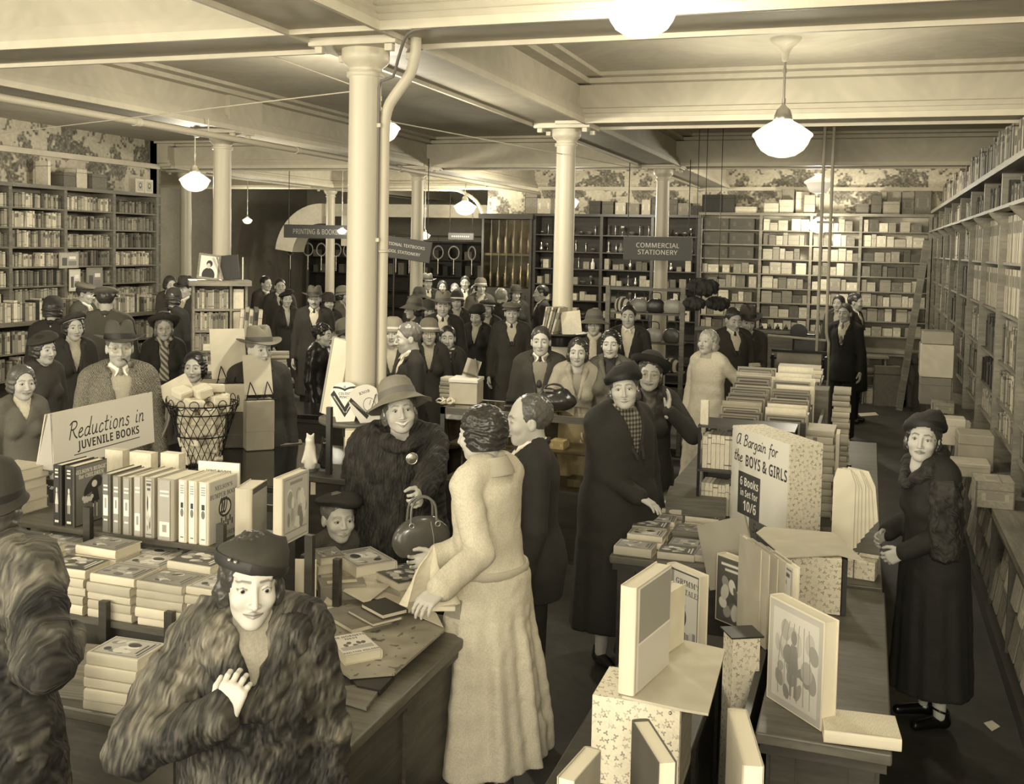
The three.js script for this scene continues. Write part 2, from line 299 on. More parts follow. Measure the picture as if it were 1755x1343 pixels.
// ---------------------------------------------------------------- pendant lamps
const globeProf = [[0.0, -0.135], [0.035, -0.133], [0.09, -0.118], [0.14, -0.085], [0.168, -0.045], [0.185, -0.005], [0.2, 0.012], [0.197, 0.026], [0.165, 0.05], [0.115, 0.085], [0.07, 0.11], [0.055, 0.13]];
const globeGeo = lathe(globeProf, 44);
const bowlGeo = lathe([[0, -0.13], [0.06, -0.128], [0.11, -0.11], [0.14, -0.06], [0.155, -0.02], [0.185, 0.0], [0.186, 0.02], [0.15, 0.045], [0.09, 0.075], [0.05, 0.1]], 40);
const fitGeo = lathe([[0.055, 0.115], [0.062, 0.12], [0.058, 0.15], [0.045, 0.185], [0.03, 0.2], [0.012, 0.22], [0.011, 0.26]], 24);
const roseGeo = lathe([[0.011, -0.16], [0.02, -0.15], [0.028, -0.1], [0.05, -0.06], [0.085, -0.035], [0.1, -0.015], [0.105, 0]], 28);
const mOpal = new THREE.MeshStandardMaterial({ color: tone(0.93), roughness: 0.3, emissive: LIGHT, emissiveIntensity: 0.5 });
const mOpalDim = new THREE.MeshStandardMaterial({ color: tone(0.9), roughness: 0.3, emissive: LIGHT, emissiveIntensity: 0.2 });
function lamp(p, s, label, o = {}) {
  const t = thing('pendant_lamp', label, 'lamp', p, 0);
  const top = (o.top || YC) - p.y;
  const g = part(t, 'globe', o.bowl ? bowlGeo : globeGeo, o.dim ? mOpalDim : mOpal); g.scale.setScalar(s);
  part(t, 'fitter', fitGeo, mBrass).scale.setScalar(s);
  part(t, 'stem', merge([rod([0, 0.24 * s, 0], [0, top - 0.1, 0], 0.008, 8), ...[0.35, 0.65].map(k => rod([0, top * k, 0], [0, top * k + 0.03, 0], 0.013, 8))]), mBrass);
  part(t, 'ceiling_rose', roseGeo, mPaint, [0, top, 0]);
  const l = new THREE.PointLight(LIGHT, (o.power ?? 1) * LAMP_POWER, 0, 2); l.castShadow = true; l.shadow.radius = 5; l.position.y = -0.01; t.add(l); l.name = 'bulb';
  return t;
}
lamp(atD(1100, 22, 4.25), 0.76, 'glowing opal globe lamp hanging just before the first ceiling beam', { power: 0.35 });
lamp(atD(1341, 236, 7.0), 1.0, 'large glowing opal globe lamp on a brass stem over the bargain table', { power: 0.8 });
lamp(atD(1403, 314, 13.6), 1.0, 'dim opal bowl lamp hanging before the stationery shelves', { bowl: 1, dim: 1, power: 1 });
lamp(atD(1404, 386, 16.4), 0.95, 'bright opal globe hanging low beside twin pipes', { power: 1.0 });
lamp(atD(334, 311, 11.5), 0.85, 'bright opal globe between two white columns by the wall bookcase', { power: 2 });
lamp(atD(797, 356, 19.2), 1.05, 'bright opal globe hanging inside the arched opening', { power: 2 });
lamp(atD(972, 347, 15.5), 0.9, 'opal globe peeping out behind the middle iron column', { power: 2 });
lamp(atD(651, 222, 7.6), 0.75, 'opal globe half hidden behind the drainpipe', { power: 1.6 });
lamp(atD(728, 404, 18.2), 0.5, 'small bright globe above the tilted textbooks sign', { power: 1.2 });
lamp(atD(424, 378, 20.6), 0.5, 'small bright globe under the white arch', { power: 1.2 });
lamp(atD(586, 396, 16.6), 0.4, 'small bright globe in front of the printing and bookbinding sign', { power: 0.25 });
// unseen lamps behind the camera and over the left bays, lighting the foreground
lamp(new THREE.Vector3(-0.7, 3.25, 1.6), 1, 'unseen glowing opal globe lamp behind the photographer over the right aisle');
lamp(new THREE.Vector3(-4.3, 3.25, 1.4), 1, 'unseen glowing opal globe lamp behind the photographer over the middle bay');
lamp(new THREE.Vector3(-8.0, 3.25, -2.6), 1, 'unseen glowing opal globe lamp over the near end of the wall bookcase bay', { power: 1.6 });
lamp(new THREE.Vector3(-4.3, 3.25, -2.6), 1, 'unseen glowing opal globe lamp over the juvenile books table');
// ceiling rose boss
solo('ceiling_vent', 'small dark round vent in the ceiling beside the large globe lamp', 'vent', lathe([[0, -0.05], [0.06, -0.05], [0.075, -0.03], [0.075, 0]], 24), M(0.4), atY(1324, 131, YC));
// the flash, out of view
{
  const f = thing('unseen_flash_reflector', 'unseen white square flash diffuser on a tall black stand beside the camera', 'flash', [FLASH.pos[0], 0, FLASH.pos[2]]);
  const aim = new THREE.Vector3(...FLASH.aim).sub(new THREE.Vector3(...FLASH.pos));
  const yaw = Math.atan2(aim.x, aim.z), pit = -Math.atan2(aim.y, Math.hypot(aim.x, aim.z));
  const h = new THREE.Group(); h.name = 'head'; h.position.y = FLASH.pos[1]; h.rotation.set(pit, yaw, 0, 'YXZ'); f.add(h);
  part(h, 'diffuser', box(FLASH.size, FLASH.size, 0.02, 0, true), new THREE.MeshStandardMaterial({ color: tone(0.9), emissive: LIGHT, emissiveIntensity: 0.8 }));
  part(h, 'back_shell', box(FLASH.size + 0.04, FLASH.size + 0.04, 0.08, 0.01, true), mBlack, [0, 0, -0.06]);
  part(f, 'stand', merge([rod([0, 0.2, -0.06], [0, FLASH.pos[1] - 0.02, -0.1], 0.015), ...[0, 2.1, 4.2].map(a => rod([0, 0.55, -0.06], [0.45 * Math.sin(a), 0.01, -0.06 + 0.45 * Math.cos(a)], 0.01))]), mBlackMetal);
  const l = new THREE.RectAreaLight(LIGHT, FLASH_POWER, FLASH.size, FLASH.size);
  l.name = 'unseen_flash_light'; const d = aim.clone().normalize(); l.position.set(...FLASH.pos).addScaledVector(d, 0.03); l.lookAt(new THREE.Vector3(...FLASH.aim)); scene.add(l);
}
// ---------------------------------------------------------------- people: fields meshed with surface nets
function meshField(f, bb, c, colour) {
  const [x0, y0, z0, x1, y1, z1] = bb, nx = Math.ceil((x1 - x0) / c) + 1, ny = Math.ceil((y1 - y0) / c) + 1, nz = Math.ceil((z1 - z0) / c) + 1;
  const D = new Float32Array(nx * ny * nz), B = 5, id = (i, j, k) => (k * ny + j) * nx + i;
  for (let k = 0; k < nz; k += B) for (let j = 0; j < ny; j += B) for (let i = 0; i < nx; i += B) {
    const h = (B - 1) / 2, dc = f(x0 + (i + h) * c, y0 + (j + h) * c, z0 + (k + h) * c), far = Math.abs(dc) > h * c * 3.2;
    for (let kk = k; kk < Math.min(k + B, nz); kk++) for (let jj = j; jj < Math.min(j + B, ny); jj++) for (let ii = i; ii < Math.min(i + B, nx); ii++)
      D[id(ii, jj, kk)] = far ? dc : f(x0 + ii * c, y0 + jj * c, z0 + kk * c);
  }
  const vid = new Int32Array(nx * ny * nz).fill(-1), pos = [], ind = [];
  const E = [[0, 1], [0, 2], [0, 4], [1, 3], [1, 5], [2, 3], [2, 6], [3, 7], [4, 5], [4, 6], [5, 7], [6, 7]], v = new Float32Array(8);
  for (let k = 0; k < nz - 1; k++) for (let j = 0; j < ny - 1; j++) for (let i = 0; i < nx - 1; i++) {
    let m = 0; const o = id(i, j, k);
    v[0] = D[o]; v[1] = D[o + 1]; v[2] = D[o + nx]; v[3] = D[o + nx + 1]; const o2 = o + nx * ny; v[4] = D[o2]; v[5] = D[o2 + 1]; v[6] = D[o2 + nx]; v[7] = D[o2 + nx + 1];
    for (let q = 0; q < 8; q++) if (v[q] < 0) m |= 1 << q;
    if (m === 0 || m === 255) continue;
    let sx = 0, sy = 0, sz = 0, n = 0;
    for (const [a, b] of E) { if ((v[a] < 0) === (v[b] < 0)) continue; const t = v[a] / (v[a] - v[b]); sx += (a & 1) + t * ((b & 1) - (a & 1)); sy += (a >> 1 & 1) + t * ((b >> 1 & 1) - (a >> 1 & 1)); sz += (a >> 2) + t * ((b >> 2) - (a >> 2)); n++; }
    vid[o] = pos.length / 3; pos.push(x0 + (i + sx / n) * c, y0 + (j + sy / n) * c, z0 + (k + sz / n) * c);
  }
  const quad = (a, b, cc, d, flip) => { if (a < 0 || b < 0 || cc < 0 || d < 0) return; if (flip) ind.push(a, cc, b, a, d, cc); else ind.push(a, b, cc, a, cc, d); };
  for (let k = 1; k < nz - 1; k++) for (let j = 1; j < ny - 1; j++) for (let i = 1; i < nx - 1; i++) {
    const o = id(i, j, k), s = D[o] < 0;
    if (s !== (D[o + 1] < 0)) quad(vid[o], vid[o - nx], vid[o - nx - nx * ny], vid[o - nx * ny], !s ? false : true);
    if (s !== (D[o + nx] < 0)) quad(vid[o], vid[o - nx * ny], vid[o - nx * ny - 1], vid[o - 1], !s ? false : true);
    if (s !== (D[o + nx * ny] < 0)) quad(vid[o], vid[o - 1], vid[o - 1 - nx], vid[o - nx], !s ? false : true);
  }
  const g = new THREE.BufferGeometry(); g.setAttribute('position', new THREE.Float32BufferAttribute(pos, 3)); g.setIndex(ind); g.computeVertexNormals();
  const N = pos.length / 3, uv = new Float32Array(N * 2);
  for (let i = 0; i < N; i++) { uv[i * 2] = pos[i * 3] + pos[i * 3 + 2] * 0.7; uv[i * 2 + 1] = pos[i * 3 + 1]; }
  g.setAttribute('uv', new THREE.BufferAttribute(uv, 2));
  if (colour) { const col = new Float32Array(N * 3); for (let i = 0; i < N; i++) { const l = lin(colour(pos[i * 3], pos[i * 3 + 1], pos[i * 3 + 2])); col[i * 3] = l; col[i * 3 + 1] = l * 0.965; col[i * 3 + 2] = l * 0.86; } g.setAttribute('color', new THREE.BufferAttribute(col, 3)); }
  return g;
}
const clamp = (x, a, b) => x < a ? a : x > b ? b : x;
function smin(a, b, k) { const h = clamp(0.5 + 0.5 * (b - a) / k, 0, 1); return b + (a - b) * h - k * h * (1 - h); }
const smax = (a, b, k) => -smin(-a, -b, k);
// tapered capsule, flattened along z by fz
function cap(x, y, z, q) {
  const ax = q[0], ay = q[1], az = q[2], f = q[8] || 1; let px = x - ax, py = y - ay, pz = (z - az) / f; const bx = q[3] - ax, by = q[4] - ay, bz = (q[5] - az) / f;
  const h = clamp((px * bx + py * by + pz * bz) / (bx * bx + by * by + bz * bz + 1e-9), 0, 1); px -= bx * h; py -= by * h; pz -= bz * h;
  return Math.sqrt(px * px + py * py + pz * pz) - (q[6] + (q[7] - q[6]) * h);
}
function ell(x, y, z, cx, cy, cz, rx, ry, rz) {
  const X = (x - cx) / rx, Y = (y - cy) / ry, Z = (z - cz) / rz, k0 = Math.sqrt(X * X + Y * Y + Z * Z), a = X / rx, b = Y / ry, c = Z / rz, k1 = Math.sqrt(a * a + b * b + c * c);
  return k1 < 1e-6 ? -Math.min(rx, ry, rz) : k0 * (k0 - 1) / k1;
}
const caps = (list, k) => (x, y, z) => { let d = 1e3; for (const q of list) { const e = cap(x, y, z, q); d = d > 900 ? e : smin(d, e, k); } return d; };

// heads -------------------------------------------------------------------
const SKIN = 0.72;
const headCache = new Map();
function headField(o) {
  const m = o.sex === 'm', c = o.sex === 'c', jw = m ? 0.056 : c ? 0.048 : 0.051, ff = o.fat || 0, sm = o.smile || 0, ny = c ? -0.03 : -0.038, nl = m ? 0.004 : c ? -0.006 : 0;
  const nw = o.narrow || 1;
  return (x, y, z) => {
    if (y < 0.03) x *= nw; const X = Math.abs(x);
    let d = ell(x, y, z, 0, 0.032, -0.016, 0.077, 0.088, 0.097);
    d = smin(d, ell(x, y, z, 0, -0.02, 0.02, 0.066 + ff, 0.088, 0.07), 0.025);
    d = smin(d, ell(x, y, z, 0, -0.073, 0.03, jw + ff, 0.042, 0.05), 0.025);
    d = smin(d, ell(x, y, z, 0, -0.101, 0.06, 0.026 + ff * 0.5, 0.018, 0.02), 0.022);
    d = smin(d, cap(X, y, z, [0, 0.024, 0.083, 0.04, 0.024, 0.07, 0.008, 0.008]), 0.016);      // brow
    d = smin(d, ell(X, y, z, 0.04, -0.032, 0.062, 0.024 + ff * 0.4, 0.024 + sm * 0.004, 0.024), 0.02);  // cheek
    d = smax(d, -ell(X, y, z, 0.032, 0.001, 0.1, 0.018, 0.0115, 0.022), 0.01);                   // socket
    d = smin(d, ell(X, y, z, 0.032, 0.0, 0.0765, 0.0165, 0.0115, 0.0125), 0.004);                // lids
    d = smax(d, -ell(X, y, z, 0.032, -0.0015, 0.0925, 0.0115, o.squint ? 0.002 : 0.0046, 0.012), 0.002); // eye slit
    d = smin(d, cap(x, y, z, [0, 0.012, 0.088, 0, ny, 0.108 + nl, 0.007, 0.0105]), 0.008);       // nose
    d = smin(d, ell(X, y, z, 0.0115, ny - 0.003, 0.097, 0.0085, 0.007, 0.01), 0.006);
    const my = -0.0665, mw = 0.025 + sm * 0.007, lift = sm * 0.006;
    d = smin(d, cap(X, y, z, [0, my + 0.005 - sm * 0.001, 0.093, mw, my + lift, 0.081, 0.0048, 0.0022]), 0.004);
    d = smin(d, cap(X, y, z, [0, my - 0.006 - (o.open || 0), 0.092, mw * 0.8, my - 0.002 + lift, 0.082, 0.0056, 0.003]), 0.004);
    d = smax(d, -cap(X, y, z, [0, my - (o.open || 0) * 0.5, 0.1, mw, my + lift, 0.088, 0.0013 + (o.open || 0) * 0.55, 0.0008]), 0.0015);
    d = smin(d, ell(X, y, z, 0.0765, -0.012, -0.008, 0.011, 0.032, 0.021), 0.006);               // ears
    d = smax(d, -ell(X, y, z, 0.089, -0.008, -0.002, 0.006, 0.018, 0.011), 0.004);
    d = smin(d, cap(x, y, z, [0, -0.07, -0.022, 0, -0.16, -0.032, m ? 0.055 : c ? 0.04 : 0.046, m ? 0.06 : c ? 0.044 : 0.052]), 0.02);
    return d;
  };
}
function headGeo(o, cell) {
  const key = JSON.stringify([o, cell]); let g = headCache.get(key);
  if (!g) {
    const bt = o.brow ?? 0.22, sm = o.smile || 0;
    g = meshField(headField(o), [-0.1, -0.215, -0.13, 0.1, 0.135, 0.135], cell, (x, y, z) => {
      const X = Math.abs(x); let t = SKIN;
      if (z > 0.03) {
        const b = cap(X, y, 0, [0.014, 0.0235, 0, 0.034, 0.0275 - (o.frown || 0), 0, o.sex === 'm' ? 0.0038 : 0.0022, o.sex === 'm' ? 0.0038 : 0.0024]); const b2 = cap(X, y, 0, [0.034, 0.0275 - (o.frown || 0), 0, 0.048, 0.02, 0, o.sex === 'm' ? 0.0034 : 0.002, 0.001]);
        t += (bt + 0.12 - t) * clamp(1 - Math.min(b, b2) / 0.003, 0, 1) * 0.85;
        const l = Math.min(cap(X, y, 0, [0.021, 0.001, 0, 0.032, 0.0068, 0, 0.0014, 0.0016]), cap(X, y, 0, [0.032, 0.0068, 0, 0.045, 0.0, 0, 0.0016, 0.0014]));
        t += (0.3 - t) * clamp(1 - l / 0.002, 0, 1) * 0.75;
        const my = -0.0665, mw = 0.025 + sm * 0.007, lf = sm * 0.006;
        const p = Math.min(cap(X, y, 0, [0, my + 0.005, 0, mw, my + lf, 0, 0.005, 0.0016]), cap(X, y, 0, [0, my - 0.006 - (o.open || 0), 0, mw * 0.85, my - 0.001 + lf, 0, 0.0055, 0.0022]));
        t += ((o.sex === 'f' ? 0.58 : 0.64) - t) * clamp(1 - p / 0.002, 0, 1);
        const s = cap(X, y, 0, [0, my - (o.open || 0) * 0.5, 0, mw, my + lf, 0, 0.0012 + (o.open || 0) * 0.5, 0.0008]);
        t += ((o.open ? (y > my - o.open * 0.85 ? 0.88 : 0.4) : 0.32) - t) * clamp(1 - s / 0.0015, 0, 1);
        if (o.moustache) { const u = cap(X, y, 0, [0, -0.054, 0, 0.028, -0.062, 0, 0.006, 0.003]); t += (o.moustache - t) * clamp(1 - u / 0.003, 0, 1); }
      }
      if (o.stubble && y < -0.045 && z > 0.0) t -= 0.06;
      return t;
    });
    headCache.set(key, g);
  }
  return g;
}
// hair --------------------------------------------------------------------
const hairCache = new Map();
function hairGeo(style, cell) {
  const key = style + cell; let g = hairCache.get(key);
  if (g) return g;
  const wave = (x, y, z) => 0.0022 * Math.sin(y * 230 + 3 * vnoise(x * 25, y * 12, z * 25)) + 0.002 * vnoise(x * 120, y * 40, z * 120);
  const f = {
    bob: (x, y, z) => {
      const X = Math.abs(x); let d = ell(x, y, z, 0, 0.03, -0.02, 0.09, 0.1, 0.112);
      d = smin(d, ell(X, y, z, 0.066, -0.03, -0.02, 0.03, 0.06, 0.06), 0.03); d = smin(d, ell(x, y, z, 0, -0.035, -0.07, 0.075, 0.065, 0.045), 0.03);
      d = smax(d, -ell(x, y, z, 0, -0.03, 0.085, 0.07, 0.105, 0.085), 0.01); d += 0.003 * Math.sin(y * 190 + Math.atan2(x, z + 0.02) * 2 + 4 * vnoise(x * 20, y * 14, z * 20)) * clamp((0.07 - y) / 0.06, 0, 1) + 0.0022 * vnoise(x * 60, y * 160, z * 60) + 0.0016 * vnoise(x * 150, y * 60, z * 150); return smax(d, -0.072 - y, 0.01);
    },
    curls: (x, y, z) => {
      const X = Math.abs(x); let d = ell(x, y, z, 0, 0.028, -0.022, 0.087, 0.097, 0.108); d = smin(d, ell(X, y, z, 0.07, -0.045, -0.03, 0.028, 0.045, 0.05), 0.02); d = smin(d, ell(x, y, z, 0, -0.05, -0.075, 0.075, 0.045, 0.035), 0.02);
      d = smax(d, -ell(x, y, z, 0, -0.025, 0.085, 0.069, 0.098, 0.085), 0.008); return d + 0.006 * vnoise(x * 60, y * 60, z * 60) + 0.003 * vnoise(x * 120, y * 120, z * 120);
    },
    parted: (x, y, z) => {
      const X = Math.abs(x); let d = ell(x, y, z, 0, 0.03, -0.02, 0.086, 0.096, 0.108); d = smin(d, ell(X, y, z, 0.07, -0.03, -0.035, 0.02, 0.05, 0.045), 0.02); d = smin(d, ell(x, y, z, 0, -0.05, -0.085, 0.055, 0.04, 0.03), 0.02);
      d = smax(d, -ell(x, y, z, 0, -0.035, 0.08, 0.067, 0.112, 0.085), 0.008); return d + wave(x, y, z);
    },
    short: (x, y, z) => {
      let d = ell(x, y, z, 0, 0.036, -0.019, 0.0835, 0.093, 0.104); d = smax(d, -ell(x, y, z, 0, -0.04, 0.09, 0.09, 0.115, 0.095), 0.006);
      d = smax(d, -(y + 0.045 + (z > -0.05 ? (z + 0.05) * 0.9 : 0)), 0.006); return d + 0.0022 * vnoise(x * 90, y * 60, z * 60) + 0.0015 * Math.sin(z * 150 + vnoise(x * 30, y * 30, z * 30) * 3);
    },
    receding: (x, y, z) => {
      let d = ell(x, y, z, 0, 0.034, -0.022, 0.084, 0.092, 0.102); d = smax(d, -ell(x, y, z, 0, 0.0, 0.105, 0.095, 0.16, 0.1), 0.008);
      d = smax(d, -(y + 0.055 + (z > -0.05 ? (z + 0.05) * 0.7 : 0)), 0.006); return d + 0.004 * vnoise(x * 60, y * 50, z * 50) + 0.002 * vnoise(x * 120, y * 110, z * 110);
    },
    tousled: (x, y, z) => {
      let d = ell(x, y, z, 0, 0.038, -0.015, 0.087, 0.097, 0.107); d = smax(d, -ell(x, y, z, 0, -0.045, 0.09, 0.085, 0.11, 0.095), 0.008);
      d = smax(d, -(y + 0.05 + (z > -0.05 ? (z + 0.05) * 0.8 : 0)), 0.006); return d + 0.007 * vnoise(x * 45, y * 45, z * 45) + 0.003 * vnoise(x * 120, y * 100, z * 120);
    },
  }[style];
  g = meshField(f, [-0.12, -0.12, -0.15, 0.12, 0.15, 0.12], cell); hairCache.set(key, g); return g;
}
// hats --------------------------------------------------------------------
const hatCache = new Map();
function bend(g, fn) { const p = g.attributes.position; for (let i = 0; i < p.count; i++) { const q = fn(p.getX(i), p.getY(i), p.getZ(i)); p.setXYZ(i, q[0], q[1], q[2]); } g.computeVertexNormals(); return g; }
function hatGeo(kind) {
  let h = hatCache.get(kind); if (h) return h;
  const N = 40;
  if (kind === 'fedora' || kind === 'trilby') {
    const bw = kind === 'fedora' ? 0.16 : 0.145;
    const g = lathe([[0, 0.118], [0.03, 0.121], [0.06, 0.12], [0.078, 0.108], [0.086, 0.08], [0.092, 0.03], [0.095, 0.0], [0.1, -0.004], [0.13, -0.004], [bw, 0.004], [bw, -0.001], [0.13, -0.009], [0.095, -0.008]], N);
    bend(g, (x, y, z) => { const r = Math.hypot(x, z); if (y > 0.06) y -= 0.032 * Math.exp(-(x * x) / 0.0006) * clamp((y - 0.06) / 0.05, 0, 1) * (z > -0.05 ? 1 : 0.5), x *= 1 - 0.12 * clamp(z / 0.08, 0, 1) * clamp((y - 0.05) / 0.06, 0, 1); if (r > 0.1) y += 0.9 * (r - 0.1) * (x * x / (r * r)) * 0.45 - (z > 0 ? 1 : -0.4) * (r - 0.1) * (z * z / (r * r)) * 0.35; return [x * 0.97, y, z * 1.13]; });
    const b = bend(lathe([[0.0965, 0.0], [0.0945, 0.035], [0.092, 0.036]], N), (x, y, z) => [x * 0.98, y, z * 1.13]);
    h = { g, b, y: 0.055, z: -0.012, tilt: -0.06 };
  } else if (kind === 'brim') {           // felt hat with a drooping brim
    const g = lathe([[0, 0.112], [0.035, 0.111], [0.065, 0.1], [0.084, 0.075], [0.093, 0.035], [0.098, 0.0], [0.108, -0.01], [0.14, -0.034], [0.168, -0.05], [0.168, -0.054], [0.14, -0.04], [0.098, -0.012]], N);
    bend(g, (x, y, z) => { const r = Math.hypot(x, z); if (r > 0.1) y += 0.2 * (r - 0.1) * (z < 0 ? 1 : -0.2); return [x, y + 0.004 * vnoise(x * 20, y * 20, z * 20), z * 1.1]; });
    const b = bend(lathe([[0.1, 0.0], [0.0955, 0.034], [0.093, 0.035]], N), (x, y, z) => [x, y, z * 1.1]); h = { g, b, y: 0.05, z: -0.02, tilt: -0.12 };
  } else if (kind === 'cloche') {
    const g = lathe([[0, 0.1], [0.04, 0.097], [0.072, 0.078], [0.09, 0.045], [0.097, 0.0], [0.1, -0.03], [0.11, -0.042], [0.108, -0.046], [0.096, -0.035]], N);
    bend(g, (x, y, z) => [x, y + (z < 0 ? -z * -0.12 : 0.0) + 0.003 * vnoise(x * 25, y * 25, z * 25), z * 1.12]); const b = bend(lathe([[0.099, -0.022], [0.098, 0.0], [0.096, 0.001]], N), (x, y, z) => [x, y, z * 1.12]); h = { g, b, y: 0.055, z: -0.015, tilt: -0.1 };
  } else if (kind === 'beret') {
    const g = lathe([[0, 0.062], [0.04, 0.06], [0.08, 0.05], [0.112, 0.03], [0.12, 0.012], [0.11, -0.004], [0.093, -0.012], [0.09, -0.016], [0.088, -0.012]], N);
    bend(g, (x, y, z) => [x + y * 0.15, y + 0.2 * x * clamp(y * 20, 0, 1) - 0.12 * z * clamp(y * 20, 0, 1) + 0.006 * vnoise(x * 18, y * 18, z * 18), z * 1.1]); const b = bend(lathe([[0.094, -0.016], [0.0955, -0.006], [0.094, 0.0]], N), (x, y, z) => [x, y, z * 1.1]); h = { g, b, y: 0.066, z: -0.012, tilt: -0.1 };
  } else if (kind === 'toque') {          // close draped hat, swept to one side
    const g = lathe([[0, 0.075], [0.04, 0.074], [0.075, 0.06], [0.096, 0.035], [0.103, 0.008], [0.1, -0.02], [0.09, -0.026]], N);
    bend(g, (x, y, z) => { const a = Math.atan2(x, z); return [x * 1.03, y + 0.006 * Math.sin(y * 160 + a * 3) + 0.22 * x * clamp(y * 18, 0, 1) + 0.004 * vnoise(x * 22, y * 22, z * 22), z * 1.12 - 0.01]; }); const b = bend(lathe([[0.101, -0.024], [0.107, -0.008], [0.105, 0.008]], N), (x, y, z) => [x * 1.03, y, z * 1.12 - 0.01]); h = { g, b, y: 0.062, z: -0.015, tilt: -0.14 };
  } else if (kind === 'halo') {           // small hat with an upturned brim framing the head
    const g = lathe([[0, 0.085], [0.05, 0.08], [0.08, 0.055], [0.09, 0.01], [0.1, -0.012], [0.125, -0.006], [0.142, 0.018], [0.146, 0.017], [0.128, -0.012], [0.1, -0.02], [0.088, -0.01]], N);
    bend(g, (x, y, z) => { const r = Math.hypot(x, z); return [x, y - (z < 0 ? -z * 0.45 * clamp((r - 0.06) / 0.06, 0, 1) : 0) + (z > 0 ? 0.12 * z : 0), z * 1.05 - 0.012]; }); const b = bend(lathe([[0.0915, 0.0], [0.0895, 0.025], [0.088, 0.026]], N), (x, y, z) => [x, y, z * 1.05 - 0.012]); h = { g, b, y: 0.07, z: -0.02, tilt: -0.28 };
  } else {                                // flat cap
    const g = lathe([[0, 0.055], [0.05, 0.053], [0.095, 0.04], [0.118, 0.02], [0.115, 0.004], [0.096, -0.008], [0.092, -0.014]], N);
    bend(g, (x, y, z) => [x * 0.95, y + (z < 0 ? 0.1 * -z * clamp(y * 20, 0, 1) : -0.15 * z * clamp(y * 20, 0, 1)) + 0.003 * vnoise(x * 25, y * 25, z * 25), z * 1.15 + 0.006]);
    const v = lathe([[0.06, 0.0], [0.1, 0.002], [0.132, -0.006], [0.132, -0.011], [0.1, -0.004], [0.06, -0.005]], N);
    bend(v, (x, y, z) => [x * 0.82, y - 0.08 * Math.max(0, z) + x * x * -1.2, z > 0 ? z * 1.08 : z * 0.3]); h = { g, b: v, y: 0.068, z: -0.008, tilt: 0.0, bn: 'visor' };
  }
  hatCache.set(kind, h); return h;
}
// eyes, spectacles --------------------------------------------------------
const eyeGeo = (() => {
  const g = new THREE.SphereGeometry(0.0122, 18, 22); g.rotateX(Math.PI / 2); const p = g.attributes.position, c = new Float32Array(p.count * 3);
  for (let i = 0; i < p.count; i++) { const a = Math.acos(clamp(p.getZ(i) / 0.0122, -1, 1)), t = a < 0.2 ? 0.06 : a < 0.54 ? 0.22 : 0.72, l = lin(t); c[i * 3] = l; c[i * 3 + 1] = l * 0.97; c[i * 3 + 2] = l * 0.88; }
  g.setAttribute('color', new THREE.BufferAttribute(c, 3)); return g;
})();
const mEye = new THREE.MeshStandardMaterial({ vertexColors: true, roughness: 0.12 });
const mSkin = new THREE.MeshStandardMaterial({ vertexColors: true, roughness: 0.55 });
const rimGeo = (() => { const a = []; for (const s of [-1, 1]) { const t = new THREE.TorusGeometry(0.0215, 0.0014, 6, 26); t.translate(s * 0.032, -0.003, 0.104); a.push(t, rod([s * 0.053, 0.002, 0.1], [s * 0.08, 0.0, -0.01], 0.0013, 5)); } a.push(tube([[-0.0105, 0.0, 0.104], [0, 0.004, 0.108], [0.0105, 0.0, 0.104]], 0.0014, 8, 5)); return merge(a); })();
const lensGeo = new THREE.CircleGeometry(0.021, 24);
// hands: fingers along +y, palm facing +z, thumb towards +x ----------------
const handCache = new Map();
function handGeo(curl, cell, mirror) {
  const key = [curl, cell, mirror].join(); let g = handCache.get(key); if (g) return g;
  const pal = [[-0.026, 0.012, 0, -0.03, 0.074, 0, 0.014, 0.0125, 0.85], [-0.008, 0.0, 0, -0.01, 0.082, 0, 0.019, 0.0135, 0.8], [0.012, 0.0, 0, 0.012, 0.083, 0, 0.019, 0.0135, 0.8], [0.022, 0.02, 0, 0.03, 0.077, 0, 0.015, 0.0125, 0.85], [0, -0.04, 0, 0, 0.01, 0, 0.026, 0.024, 0.8]];
  const fing = [];
  [[0.031, 0.079, 0.062, 0.1], [0.0105, 0.086, 0.07, 0.02], [-0.0105, 0.084, 0.065, -0.05], [-0.03, 0.076, 0.05, -0.14]].forEach(([x, y, L, sp], i) => {
    let p = [x, y, 0], a = curl * 0.7 + i * 0.03; const ch = []; [0.45, 0.31, 0.24].forEach((fr, s) => { const l = L * fr, q = [p[0] + Math.sin(sp) * l * Math.cos(a), p[1] + Math.cos(a) * l, p[2] + Math.sin(a) * l]; ch.push([...p, ...q, 0.0092 - s * 0.0009, 0.0085 - s * 0.0011]); p = q; a += curl * 0.85; }); fing.push(ch);
  });
  fing.push([[0.022, 0.012, 0.004, 0.046, 0.038, 0.014, 0.0145, 0.0115], [0.046, 0.038, 0.014, 0.056, 0.063, 0.018 + curl * 0.012, 0.0112, 0.0098], [0.056, 0.063, 0.018 + curl * 0.012, 0.056, 0.086, 0.022 + curl * 0.026, 0.0098, 0.0075]]);
  const P = caps(pal, 0.018), Fs = fing.map(c => caps(c, 0.003));
  g = meshField((x, y, z) => { let d = P(x, y, z); for (const f of Fs) d = smin(d, f(x, y, z), 0.005); return d; }, [-0.06, -0.07, -0.04, 0.085, 0.17, 0.12], cell, () => SKIN);
  if (mirror) { g = g.clone(); g.scale(-1, 1, 1); const ix = g.index.array; for (let i = 0; i < ix.length; i += 3) { const t = ix[i]; ix[i] = ix[i + 1]; ix[i + 1] = t; } g.computeVertexNormals(); }
  handCache.set(key, g); return g;
}
const V = (x, y, z) => new THREE.Vector3(x, y, z);
